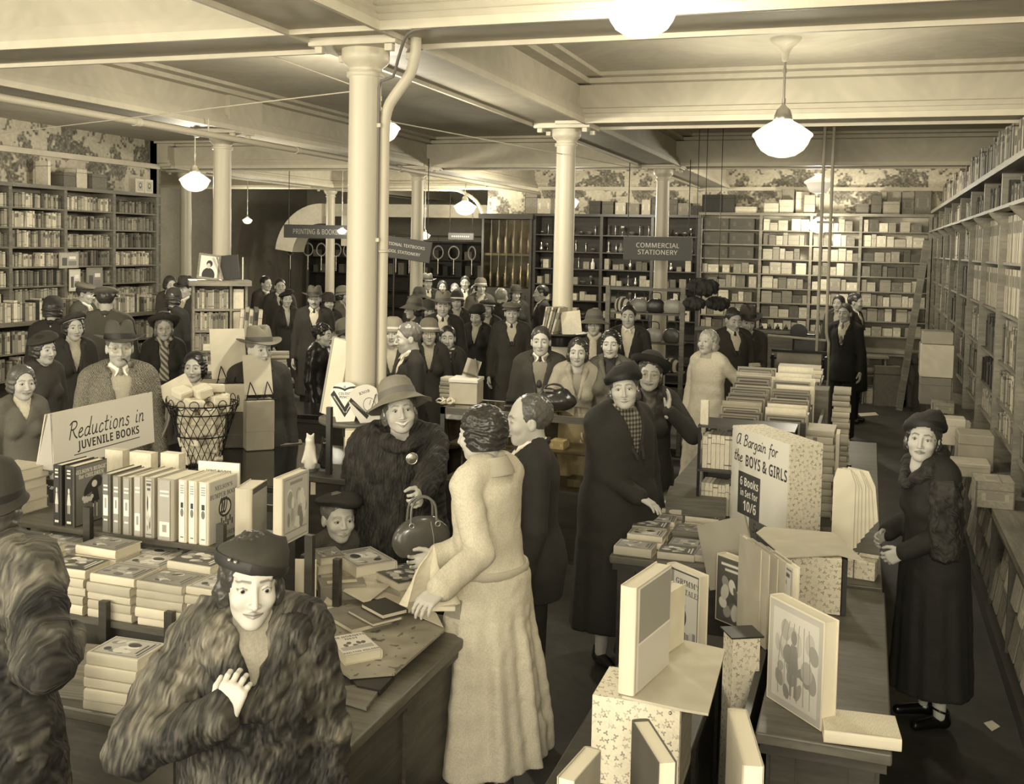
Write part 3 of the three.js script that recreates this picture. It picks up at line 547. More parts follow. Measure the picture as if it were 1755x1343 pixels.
function ik(S, T, l1, l2, pole) {
  const d = T.clone().sub(S); let L = d.length(); const mx = (l1 + l2) * 0.995; if (L > mx) { d.multiplyScalar(mx / L); L = mx; T = S.clone().add(d); }
  const u = d.clone().normalize(), a = (l1 * l1 - l2 * l2 + L * L) / (2 * L), h = Math.sqrt(Math.max(0, l1 * l1 - a * a)), pn = pole.clone().addScaledVector(u, -pole.dot(u)).normalize();
  return [S.clone().addScaledVector(u, a).addScaledVector(pn, h), T];
}
const shoeGeo = new Map();
function shoes(tone_) {
  let g = shoeGeo.get('s'); if (!g) { g = meshField((x, y, z) => { let d = cap(x, y, z, [0, 0.045, -0.06, 0, 0.032, 0.12, 0.036, 0.028]); d = smin(d, cap(x, y, z, [0, 0.04, -0.06, 0, 0.09, -0.055, 0.036, 0.037]), 0.02); return smax(d, 0.004 - y, 0.004); }, [-0.06, -0.01, -0.12, 0.06, 0.14, 0.17], 0.008); shoeGeo.set('s', g); }
  return [g, M(tone_, { roughness: 0.25 })];
}
let people = 0;
// o: eye px, eye height h, yaw relative to facing the camera (+ = turned to picture right) ...
function person(o) {
  const near = o.lod === 0, mid = o.lod === 1, bc = near ? 0.0105 : mid ? 0.016 : 0.022, hc = near ? 0.0032 : mid ? 0.0045 : 0.0062;
  const sex = o.sex || 'f', m = sex === 'm', bw = o.bw ?? (m ? 1.08 : sex === 'c' ? 0.86 : 0.94), fat = o.fat || 0;
  const E = o.at ? V(...o.at) : atY(o.eye[0], o.eye[1], o.h), yaw = (o.abs != null ? R(o.abs) : Math.atan2(-E.x, -E.z) + R(o.yaw || 0));
  { const a = (o.abs != null ? 0 : R((o.yaw || 0) + (o.hy || 0))); const k = 0.082 * Math.max(0, Math.cos(a)); const dl = Math.hypot(E.x, E.z) || 1; if (!o.at) { E.x *= 1 + k / dl; E.z *= 1 + k / dl; } }
  const ln = R(o.lean || 0), lz = R(o.side || 0);
  const lean = p => { if (p.y <= 0.95) return p; p = p.clone(); const y = p.y - 0.95, z = p.z; p.y = 0.95 + y * Math.cos(ln) - z * Math.sin(ln); p.z = y * Math.sin(ln) + z * Math.cos(ln); const x = p.x, yy = p.y - 0.95; p.x = x * Math.cos(lz) - yy * Math.sin(lz); p.y = 0.95 + x * Math.sin(lz) + yy * Math.cos(lz); return p; };
  const unl = (x, y, z) => { if (y <= 0.9) return [x, y, z]; const yy = y - 0.95, x1 = x * Math.cos(lz) + yy * Math.sin(lz), y1 = -x * Math.sin(lz) + yy * Math.cos(lz); return [x1, 0.95 + y1 * Math.cos(ln) + z * Math.sin(ln), -y1 * Math.sin(ln) + z * Math.cos(ln)]; };
  const J = (x, y, z) => lean(V(x, y, z));
  const hc0 = J(0, 1.585, 0.02 + (o.crane || 0)), s = o.h / hc0.y, hs = (o.hs || (sex === 'c' ? 0.93 : m ? 1.0 : 0.96)) / s;
  const root = thing('person', o.label, 'person', [0, 0, 0], yaw, o.group);
  const off = V(hc0.x * s, 0, hc0.z * s).applyAxisAngle(V(0, 1, 0), yaw);
  root.position.set(E.x - off.x, o.floor || 0, E.z - off.z);  
  // joints
  const q = (a, b, ra, rb, f) => [a.x, a.y, a.z, b.x, b.y, b.z, ra, rb, f || 1];
  const sh = [J(-0.158 * bw, 1.392, -0.012), J(0.158 * bw, 1.392, -0.012)];
  const arms = [o.armR, o.armL].map((t, i) => {
    const sd = i ? 1 : -1; let T = t && t.to ? V(...t.to) : V(sd * (0.212 * bw + 0.01), 0.87, 0.06 + 0.05 * Math.sin(ln)); if (t && t.px) { const w = t.px.length === 4 ? atD(t.px[0], t.px[1], t.px[3]) : atY(t.px[0], t.px[1], t.px[2]); T = w.sub(root.position).applyAxisAngle(V(0, 1, 0), -yaw).divideScalar(s); }
    const [el, wr] = ik(sh[i], T, 0.285, 0.25, t && t.pole ? V(...t.pole) : V(sd * 0.4, -0.4, -0.8)); return { sd, el, wr, t: t || {} };
  });
  const cl = o.coat || { tone: 0.16 }, th = cl.th ?? 0.018, hem = cl.hem ?? 0.42, vy = cl.vy ?? 1.2, fl = cl.flare ?? 0.21;
  const torso = e => {
    const L = [q(J(0, 1.3, 0), J(0, 1.12, 0.002), 0.145 * bw + e + fat * 0.6, 0.132 * bw + e + fat, 0.72), q(sh[0].clone().lerp(sh[1], 0.1), sh[1].clone().lerp(sh[0], 0.1), 0.048 + e * 0.8, 0.048 + e * 0.8, 0.95), q(J(0, 1.12, 0.004), J(0, 0.97, 0), 0.128 * bw + e + fat, 0.145 * bw + e + fat, 0.76), q(J(0, 0.97, 0), V(0, 0.88, 0), 0.15 * bw + e + fat, 0.158 * bw + e + fat * 0.8, 0.8)];
    for (const k of [-1, 1]) { L.push(q(J(0.03 * k, 1.46, -0.02), J(0.13 * k * bw, 1.41, -0.015), 0.04 + e * 0.8, 0.048 + e)); if (sex === 'f' && o.bust !== 0) L.push(q(J(0.07 * k, 1.235, 0.062), J(0.075 * k, 1.22, 0.066), 0.052 + e * 0.7, 0.052 + e * 0.7)); }
    return L;
  };
  // one continuous body: head, trunk, arms, hands, legs
  const geos = [];
  const hq = new THREE.Quaternion().setFromEuler(new THREE.Euler(R(o.hp || 0), R(o.hy || 0), R(o.hr || 0), 'YXZ'));
  const hm = new THREE.Matrix4().compose(hc0, hq, V(hs, hs, hs));
  const ho = { sex, brow: o.brow ?? (o.hairTone ?? 0.2), ...(o.face || {}) };
  geos.push(headGeo(ho, hc).clone().applyMatrix4(hm));
  const bodyL = torso(-0.012); bodyL.push(q(J(0, 1.36, -0.02), J(0, 1.5, -0.005), 0.056, 0.046)); const nb = V(0, -0.1, -0.025).applyMatrix4(hm); bodyL.push(q(J(0, 1.42, -0.015), nb, 0.05, 0.044));
  arms.forEach((a, i) => bodyL.push(q(sh[i], a.el, 0.05, 0.04), q(a.el, a.wr, 0.038, 0.026)));
  for (const k of [-1, 1]) bodyL.push(q(V(0.085 * k, 0.88, 0), V(0.085 * k, 0.48, 0.01), 0.075, 0.052), q(V(0.085 * k, 0.48, 0.01), V(0.085 * k, 0.07, -0.02), 0.05, 0.034));
  const bf = caps(bodyL, 0.03);
  const bound = list => { let b = [9, 9, 9, -9, -9, -9]; for (const c of list) for (const [k, r] of [[0, c[6]], [3, c[7]]]) for (let d = 0; d < 3; d++) { b[d] = Math.min(b[d], c[k + d] - r - 0.05); b[d + 3] = Math.max(b[d + 3], c[k + d] + r + 0.05); } return b; };
  geos.push(meshField(bf, bound(bodyL), Math.max(bc, 0.014), () => SKIN));
  arms.forEach((a, i) => {
    if (a.t.hide) return; const Y = (a.t.dir ? V(...a.t.dir) : a.wr.clone().sub(a.el)).normalize(); let Z = a.t.palm ? V(...a.t.palm) : V(-a.sd, 0, 0.25); Z.addScaledVector(Y, -Z.dot(Y)).normalize(); const X = Y.clone().cross(Z);
    const g = handGeo(a.t.curl ?? 0.45, near ? 0.0036 : 0.0052, i === 1).clone(), k = (sex === 'c' ? 0.82 : m ? 1.0 : 0.92); g.applyMatrix4(new THREE.Matrix4().makeBasis(X.multiplyScalar(k), Y.multiplyScalar(k), Z.multiplyScalar(k)).setPosition(a.wr)); geos.push(g);
  });
  for (const g of geos) { if (g.index) { } }
  const body = mergeGeometries(geos); body.scale(s, s, s); part(root, 'body', body, mSkin);
  // clothing
  const sk = cl.skirt !== false, foldN = cl.folds ?? 0.006;
  const coatL = torso(th); arms.forEach((a, i) => { if (!cl.sleeveless) coatL.push(q(sh[i], a.el, 0.05 + th * 0.6, 0.043 + th * 0.6), q(a.el, a.wr.clone().lerp(a.el, 0.06), 0.042 + th * 0.6, 0.034 + th * 0.5 + (cl.cuff || 0))); });
  const skirtL = [V(0, 0.9, 0), V(0, hem - 0.05, cl.sway || 0)];
  const cf0 = caps(coatL, cl.k ?? 0.02), skq = q(skirtL[0], skirtL[1], 0.16 * bw + th + fat * 0.8, fl + th, 0.86);
  const nAmp = cl.noise || 0, nF = cl.nf || 30;
  const cf = (x, y, z) => {
    let d = cf0(x, y, z); if (sk) { let e = cap(x, y, z, skq); if (y < 0.95) { const a = Math.atan2(x, z); e += foldN * clamp((0.95 - y) * 3, 0, 1) * (Math.sin(a * 9 + 1.3) + 0.6 * Math.sin(a * 17 + y * 3)); } e = smax(e, hem - y, 0.006); d = smin(d, e, 0.03); } else d = smax(d, hem - y, 0.006);
    if (d < 0.06 && d > -0.06) { if (nAmp) d += nAmp * vnoise(x * nF, y * nF, z * nF) + nAmp * 0.5 * vnoise(x * nF * 2.3, y * nF * 2.3, z * nF * 2.3); d += (cl.crease ?? 0.004) * (vnoise(x * 9 + 3, y * 16, z * 9) + 0.55 * vnoise(x * 24 + 7, y * 30 + x * 14, z * 24)); }
    const [ux, uy, uz] = unl(x, y, z);
    if (uy > 1.0) { d = smax(d, -(cap(ux, uy, uz, [0, 1.478, 0.002, 0, 1.64, 0.024, 0.05, 0.078])), 0.008); if (vy < 1.44 && uz > -0.02) { const w = Math.abs(ux - (cl.vx || 0)) - 0.078 * (uy - vy) / (1.48 - vy); d = smax(d, -Math.max(w, -uz + 0.01), 0.006); } }
    return d;
  };
  const cb = bound(coatL); cb[1] = Math.min(cb[1], sk ? hem - 0.03 : cb[1]); if (sk) { cb[0] = Math.min(cb[0], -fl - 0.09); cb[3] = Math.max(cb[3], fl + 0.09); cb[2] = Math.min(cb[2], -fl - 0.07); cb[5] = Math.max(cb[5], fl + 0.07); }
  const cg = meshField(cf, cb, cl.cell || bc); cg.scale(s, s, s);
  const cm = cl.mat || M(cl.tone < 0.24 ? cl.tone + 0.045 : cl.tone, { roughness: 0.85, map: cl.tex || tCloth, bumpMap: bWeave, bumpScale: 0.0008 });
  const coat = part(root, cl.name || 'coat', cg, cm);
  const lap = (r, f, m2, nm, y0 = 1.475, ex = 0) => { const L = []; for (const k of [-1, 1]) { L.push(q(J(0.066 * k, y0, -0.03), J((0.072 + ex) * k, 1.43, 0.055), r, r * 1.1, 1), q(J((0.072 + ex) * k, 1.43, 0.055), J(0.02 * k + (cl.vx || 0), vy + 0.01, 0.118 * bw + th * 0.8 + fat * 0.7), r * 1.15, r * 0.6, f)); } L.push(q(J(-0.066, y0, -0.03), J(0, y0 + 0.008, -0.075), r, r), q(J(0.066, y0, -0.03), J(0, y0 + 0.008, -0.075), r, r)); const F2 = caps(L, 0.012); const g = meshField((x, y, z) => F2(x, y, z) + (cl.collarNoise || 0) * vnoise(x * 40, y * 40, z * 40), bound(L), Math.min(bc, 0.012)); g.scale(s, s, s); return part(coat, nm, g, m2); };
  if (cl.lapel && vy < 1.5) lap(cl.lapel === true ? 0.016 : cl.lapel, 0.75, cl.lapelMat || cm, 'lapel', 1.475, cl.lapel > 0.03 ? 0.03 : 0.0);
  if (o.shirt != null) {
    const L = torso(th - 0.02); L.push(q(J(0, 1.42, -0.004), J(0, 1.47, 0.0), 0.056, 0.05)); const F2 = caps(L, 0.025); const g = meshField((x, y, z) => smax(F2(x, y, z), 0.98 - y, 0.01), [-0.3, 0.9, -0.3, 0.3, 1.6, 0.45], Math.min(bc, 0.014)); g.scale(s, s, s); part(root, o.shirtName || 'shirt', g, o.shirtMat || M(o.shirt, { roughness: 0.8, map: tCloth }));
    if (o.shirtCollar !== false && m) { const L2 = []; for (const k of [-1, 1]) L2.push(q(J(0.052 * k, 1.485, -0.03), J(0.05 * k, 1.48, 0.02), 0.014, 0.014), q(J(0.05 * k, 1.48, 0.02), J(0.012 * k, 1.452, 0.058), 0.014, 0.012), q(J(0.012 * k, 1.452, 0.058), J(0.035 * k, 1.42, 0.082), 0.012, 0.006), q(J(0.052 * k, 1.485, -0.03), J(0, 1.492, -0.062), 0.014, 0.014)); const g2 = meshField(caps(L2, 0.006), bound(L2), Math.min(bc, 0.009)); g2.scale(s, s, s); part(root, 'shirt_collar', g2, M(0.93, { roughness: 0.8 })); }
  }
  if (o.tie != null) { const zt = t => J(0, 1.455 - t * 0.25, 0.064 + 0.05 * Math.min(1, t * 1.4)); const L = [q(zt(0), zt(0.08), 0.013, 0.016, 0.8), q(zt(0.1), zt(0.9), 0.012, 0.024, 0.5)]; const g = meshField(caps(L, 0.004), bound(L), 0.007); g.scale(s, s, s); part(root, 'tie', g, o.tieMat || M(o.tie, { roughness: 0.6, map: tCloth })); }
  if (o.scarf) { const L = []; for (const k of [-1, 1]) L.push(q(J(0.05 * k, 1.49, -0.04), J(0.058 * k, 1.475, 0.02), 0.026, 0.026), q(J(0.058 * k, 1.475, 0.02), J(-0.01 * k, 1.4, 0.088), 0.026, 0.028, 0.8), q(J(-0.01 * k, 1.4, 0.088), J(-0.02 * k, o.scarf.y ?? 1.18, 0.128 + fat * 0.6), 0.028, 0.03, 0.5)); L.push(q(J(-0.05, 1.49, -0.04), J(0.05, 1.49, -0.04), 0.028, 0.028)); const g = meshField(caps(L, 0.008), bound(L), Math.min(bc, 0.011)); g.scale(s, s, s); part(root, 'scarf', g, o.scarf.mat); }
  if (o.trousers != null || !sk || hem > 0.3) {
    if (m || o.trousers != null) { const L = [q(V(0, 0.98, 0), V(0, 0.88, 0), 0.14 * bw + 0.004 + fat * 0.7, 0.15 * bw + 0.006, 0.8)]; for (const k of [-1, 1]) L.push(q(V(0.085 * k, 0.86, 0), V(0.095 * k, 0.05, 0.0), 0.088, 0.068, 1)); const F2 = caps(L, 0.03); const g = meshField((x, y, z) => smax(F2(x, y, z), 0.035 - y, 0.006), [-0.3, 0, -0.25, 0.3, 1.1, 0.25], Math.max(bc, 0.014)); g.scale(s, s, s); part(root, 'trousers', g, M((o.trousers ?? cl.tone) + 0.03, { roughness: 0.85, map: tCloth })); }
  }
  { const [g, mm] = shoes(o.shoe ?? 0.14); for (const k of [-1, 1]) { const p = part(root, 'shoe', g, mm, [0.088 * k * s, 0, 0.01]); p.scale.setScalar(s * (m ? 1.05 : 0.95)); p.rotation.y = 0.12 * k; } }
  if (o.buttons && near) { for (let i = 0; i < o.buttons.n; i++) { const y = o.buttons.y0 - i * o.buttons.dy, p = J(o.buttons.x || 0, y, 0); let z = 0.3; while (z > 0.02 && cf(p.x, p.y, p.z + z) > 0) z -= 0.003; const b = part(coat, 'button', new THREE.SphereGeometry(0.012, 12, 8), M(o.buttons.tone, { roughness: 0.3 }), [p.x * s, p.y * s, (p.z + z) * s]); b.scale.z = 0.45; } }
  // head wear
  const place = (msh, mat4) => { const M4 = new THREE.Matrix4().makeScale(s, s, s).multiply(mat4); M4.decompose(msh.position, msh.quaternion, msh.scale); return msh; };
  for (const k of [-1, 1]) { const e = part(root, 'eye', eyeGeo, mEye); place(e, hm.clone().multiply(new THREE.Matrix4().compose(V(0.032 * k, -0.0015, 0.0765), new THREE.Quaternion().setFromEuler(new THREE.Euler(R(o.gp || 0), R(o.gy || 0), 0)), V(1, 1, 1)))); }
  if (o.hair) place(part(root, 'hair', hairGeo(o.hair, near ? 0.0038 : mid ? 0.0055 : 0.0075), M(o.hairTone ?? 0.2, { roughness: 0.34 })), hm);
  if (o.hat) {
    const h = hatGeo(o.hat.kind), mm = new THREE.Matrix4().compose(V(o.hat.x || 0, h.y + (o.hat.dy || 0), h.z), new THREE.Quaternion().setFromEuler(new THREE.Euler(h.tilt + R(o.hat.tilt || 0), R(o.hat.turn || 0), R(o.hat.roll || 0), 'YXZ')), V(1, 1, 1).multiplyScalar(o.hat.s || 1.02));
    const hat = place(part(root, 'hat', h.g, M(o.hat.tone < 0.24 ? o.hat.tone + 0.04 : o.hat.tone, { roughness: 0.85, map: tCloth, side: THREE.DoubleSide })), hm.clone().multiply(mm)); part(hat, h.bn || 'hat_band', h.b, M(o.hat.band ?? Math.max(0.08, o.hat.tone * 0.6), { roughness: 0.6, side: THREE.DoubleSide }));
    if (o.hat.pins) for (const k of [0, 1]) part(hat, 'hat_pin', new THREE.SphereGeometry(0.006, 10, 8), mSilver, [-0.045 - 0.018 * k, 0.004, 0.107 - 0.012 * k]);
  }
  if (o.glasses) { place(part(root, 'spectacle_rims', rimGeo, mBrass), hm); for (const k of [-1, 1]) place(part(root, 'spectacle_lens', lensGeo, M(0.95, { physical: true, transmission: 0.9, roughness: 0.02, thickness: 0, ior: 1.5, side: THREE.DoubleSide })), hm.clone().multiply(new THREE.Matrix4().makeTranslation(k * 0.032, -0.003, 0.104))); }
  people++;
  const front = (x, y) => { const p = J(x, y, 0); let z = 0.4; while (z > 0 && cf(p.x, p.y, p.z + z) > 0) z -= 0.002; return V(p.x * s, p.y * s, (p.z + z) * s); };
  const flank = (y, z) => { let x = 0.5; while (x > 0 && cf(x, y, z) > 0) x -= 0.002; return V(x * s, y * s, z * s); };
  return { root, hm, s, arms, J, E, yaw, place, coat, front, flank };
}
// ---------------------------------------------------------------- books and boxes
const toneWord = v => v > 0.84 ? 'white' : v > 0.72 ? 'cream' : v > 0.58 ? 'tan' : v > 0.42 ? 'brown' : v > 0.26 ? 'dark brown' : 'black';
const bookGeoCache = new Map();
function bookGeo(t, h, d) {
  const k = [t, h, d].map(v => Math.round(v * 500)).join(); let r = bookGeoCache.get(k); if (r) return r;
  const b = Math.min(0.0035, t * 0.12), cov = [];
  for (const s of [-1, 1]) { const g = box(b, h, d, 0, true).clone(); g.translate(s * (t / 2 - b / 2), h / 2, 0); cov.push(g); }
  const sh = new THREE.Shape(); sh.moveTo(-t / 2, 0); sh.quadraticCurveTo(-t / 2, 0.3 * t, 0, 0.3 * t); sh.quadraticCurveTo(t / 2, 0.3 * t, t / 2, 0); sh.lineTo(t / 2 - b, -b * 0.5); sh.lineTo(-t / 2 + b, -b * 0.5);
  const e = new THREE.ExtrudeGeometry(sh, { depth: h, bevelEnabled: false, curveSegments: 4 }); e.rotateX(-Math.PI / 2); e.scale(1, 1, -0.55); e.computeVertexNormals(); { const ix = e.attributes.position; const a = ix.array, n = e.attributes.normal.array, uv = e.attributes.uv.array; for (let i = 0; i < ix.count; i += 3) { for (let c = 0; c < 3; c++) { let q = a[i * 3 + c]; a[i * 3 + c] = a[i * 3 + 3 + c]; a[i * 3 + 3 + c] = q; } } e.computeVertexNormals(); } e.translate(0, 0, d / 2);
  cov.push(boxUV(e));
  const m = 0.004, p = box(t - 2 * b - 0.0005, h - 2 * m, d - m - 0.002, 0, true).clone(); p.translate(0, h / 2, 0.001 + m / 2 - 0.002);
  { const uv = p.attributes.uv, ps = p.attributes.position; for (let i = 0; i < uv.count; i++) uv.setXY(i, ps.getY(i) + ps.getZ(i), ps.getX(i) * 18); }
  r = { cover: merge(cov), pages: p }; bookGeoCache.set(k, r); return r;
}
// o: t thickness, h height, d depth, tone, yaw, flat (lying, spine to +z), front/spine: print textures
function book(p, o) {
  const g = thing(o.name || 'book', o.label, 'book', p, o.yaw || 0, o.group), { t, h, d } = o, geo = bookGeo(t, h, d);
  const mc = o.mat || M(o.tone ?? 0.7, { roughness: 0.6, map: tPlaster });
  const base = new THREE.Matrix4(); if (o.flat) base.makeRotationZ(-Math.PI / 2).setPosition(-h / 2, t / 2, 0);
  if (o.tip) base.premultiply(new THREE.Matrix4().makeRotationFromEuler(new THREE.Euler(...o.tip)));
  const add = (n, q, m) => { const x = part(g, n, q, m); base.decompose(x.position, x.quaternion, x.scale); return x; };
  const c = add('cover', geo.cover, mc); add('pages', geo.pages, mPages);
  const stick = (n, w, hh, tex, pos, ry) => { const pl = new THREE.PlaneGeometry(w, hh); const x = part(c, n, pl, tex.isMaterial ? tex : new THREE.MeshStandardMaterial({ map: tex, roughness: 0.6 }), pos); x.rotation.y = ry; };
  if (o.front) stick('cover_print', d * 0.96, h * 0.97, o.front, [t / 2 + 0.0012, h / 2, 0], Math.PI / 2);
  if (o.back) stick('cover_print', d * 0.96, h * 0.97, o.back, [-t / 2 - 0.0012, h / 2, 0], -Math.PI / 2);
  if (o.spine) stick('spine_print', t * 0.62, h * 0.96, o.spine, [0, h / 2, d / 2 + t * 0.165 + 0.0012], 0);
  return g;
}
// unit block with its print on the +z face: for shelf books and boxes
const unitGeo = (() => { const g = new THREE.BoxGeometry(1, 1, 1); g.translate(0, 0.5, 0); return g; })();
function spineTex(bands, lab) {
  return dataTex(64, (u, v) => { let s = 0.86 + 0.06 * tnoise(u, v, 20); for (const [a, b, t] of bands) if (v > a && v < b) s = t; if (lab && v > lab[0] && v < lab[1] && u > 0.15 && u < 0.85) s = lab[2] + (Math.sin(v * 200) > 0.3 && u > 0.25 && u < 0.75 ? -0.3 * Math.sign(lab[2] - 0.5) : 0); if (u < 0.04 || u > 0.96) s *= 0.7; return s; });
}
const spines = [spineTex([[0.1, 0.13, 0.4], [0.86, 0.9, 0.4]]), spineTex([[0.72, 0.74, 0.45]], [0.76, 0.88, 0.98]), spineTex([], [0.6, 0.85, 0.3]), spineTex([[0.3, 0.32, 0.5], [0.82, 0.94, 0.6]], [0.1, 0.2, 0.95]), spineTex([[0.05, 0.08, 0.55]], [0.55, 0.8, 0.5])];
const labels = [spineTex([], [0.3, 0.7, 1.0]), spineTex([[0.78, 0.8, 0.55]]), spineTex([[0.66, 0.68, 0.5]], [0.25, 0.55, 0.98]), spineTex([[0.0, 0.02, 0.4], [0.49, 0.51, 0.5]])];
const lid = M(0.6);
function block(name, label, cat, group, wp, yaw, w, h, d, mat, tiltZ = 0) { const m = part(scene, numbered(name), unitGeo, mat, wp); m.scale.set(w, h, d); m.rotation.set(0, yaw, tiltZ, 'YXZ'); return tag(m, label, cat, group); }
function blockGeo(wp, yaw, w, h, d) { const g = unitGeo.clone(); g.scale(w, h, d); g.rotateY(yaw); g.translate(wp.x, wp.y, wp.z); return g; }
const stuffBuckets = new Map();
function stuffBlock(key, mat, wp, yaw, w, h, d) { let b = stuffBuckets.get(key); if (!b) stuffBuckets.set(key, b = { geos: [], cols: [] }); b.geos.push(blockGeo(wp, yaw, w, h, d)); b.cols.push(mat); }
function flushStuff(key, name, label, cat) {
  const b = stuffBuckets.get(key); if (!b) return; const gs = b.geos.map((g, i) => { const n = g.attributes.position.count, l = lin(b.cols[i]), c = new Float32Array(n * 3); for (let j = 0; j < n; j++) { c[j * 3] = l; c[j * 3 + 1] = l * 0.965; c[j * 3 + 2] = l * 0.86; } g.setAttribute('color', new THREE.BufferAttribute(c, 3)); return g; });
  const m = part(scene, name, mergeGeometries(gs), new THREE.MeshStandardMaterial({ vertexColors: true, roughness: 0.7, map: spines[0] })); tag(m, label, cat); m.userData.kind = 'stuff';
}
const nth = ['first', 'second', 'third', 'fourth', 'fifth', 'sixth', 'seventh', 'eighth', 'ninth', 'tenth', 'eleventh', 'twelfth', 'thirteenth', 'fourteenth', 'fifteenth', 'sixteenth'];
const ord = ['top', 'second', 'third', 'fourth', 'fifth', 'sixth', 'seventh', 'eighth', 'ninth', 'lowest', 'lowest'];
// a shelf case: width along local x, front towards local +z, origin at the back left foot
function shelfCase(name, label, p, yaw, xs, ys, depth, mat, o = {}) {
  const t = thing(name, label, o.cat || 'bookcase', p, yaw), top = ys[0], w0 = xs[0], w1 = xs[xs.length - 1], th = o.th || 0.025;
  part(t, 'back_panel', span(w0, w1, 0, top, 0, 0.015), o.backMat || mat);
  for (const x of xs) part(t, 'upright', span(x - th / 2, x + th / 2, 0, top, 0.015, depth), mat);
  ys.forEach((y, j) => { for (let i = 0; i < xs.length - 1; i++) if (j === 0) { if (i === 0) part(t, 'top_board', span(w0 - 0.04, w1 + 0.04, y, y + 0.045, 0, depth + 0.05), mat); } else part(t, 'shelf_board', span(xs[i] + th / 2, xs[i + 1] - th / 2, y - 0.02, y, 0.015, depth - (o.recess ?? 0.005)), mat); });
  t.updateMatrixWorld(true); return t;
}
const toWorld = (t, x, y, z) => t.localToWorld(V(x, y, z));
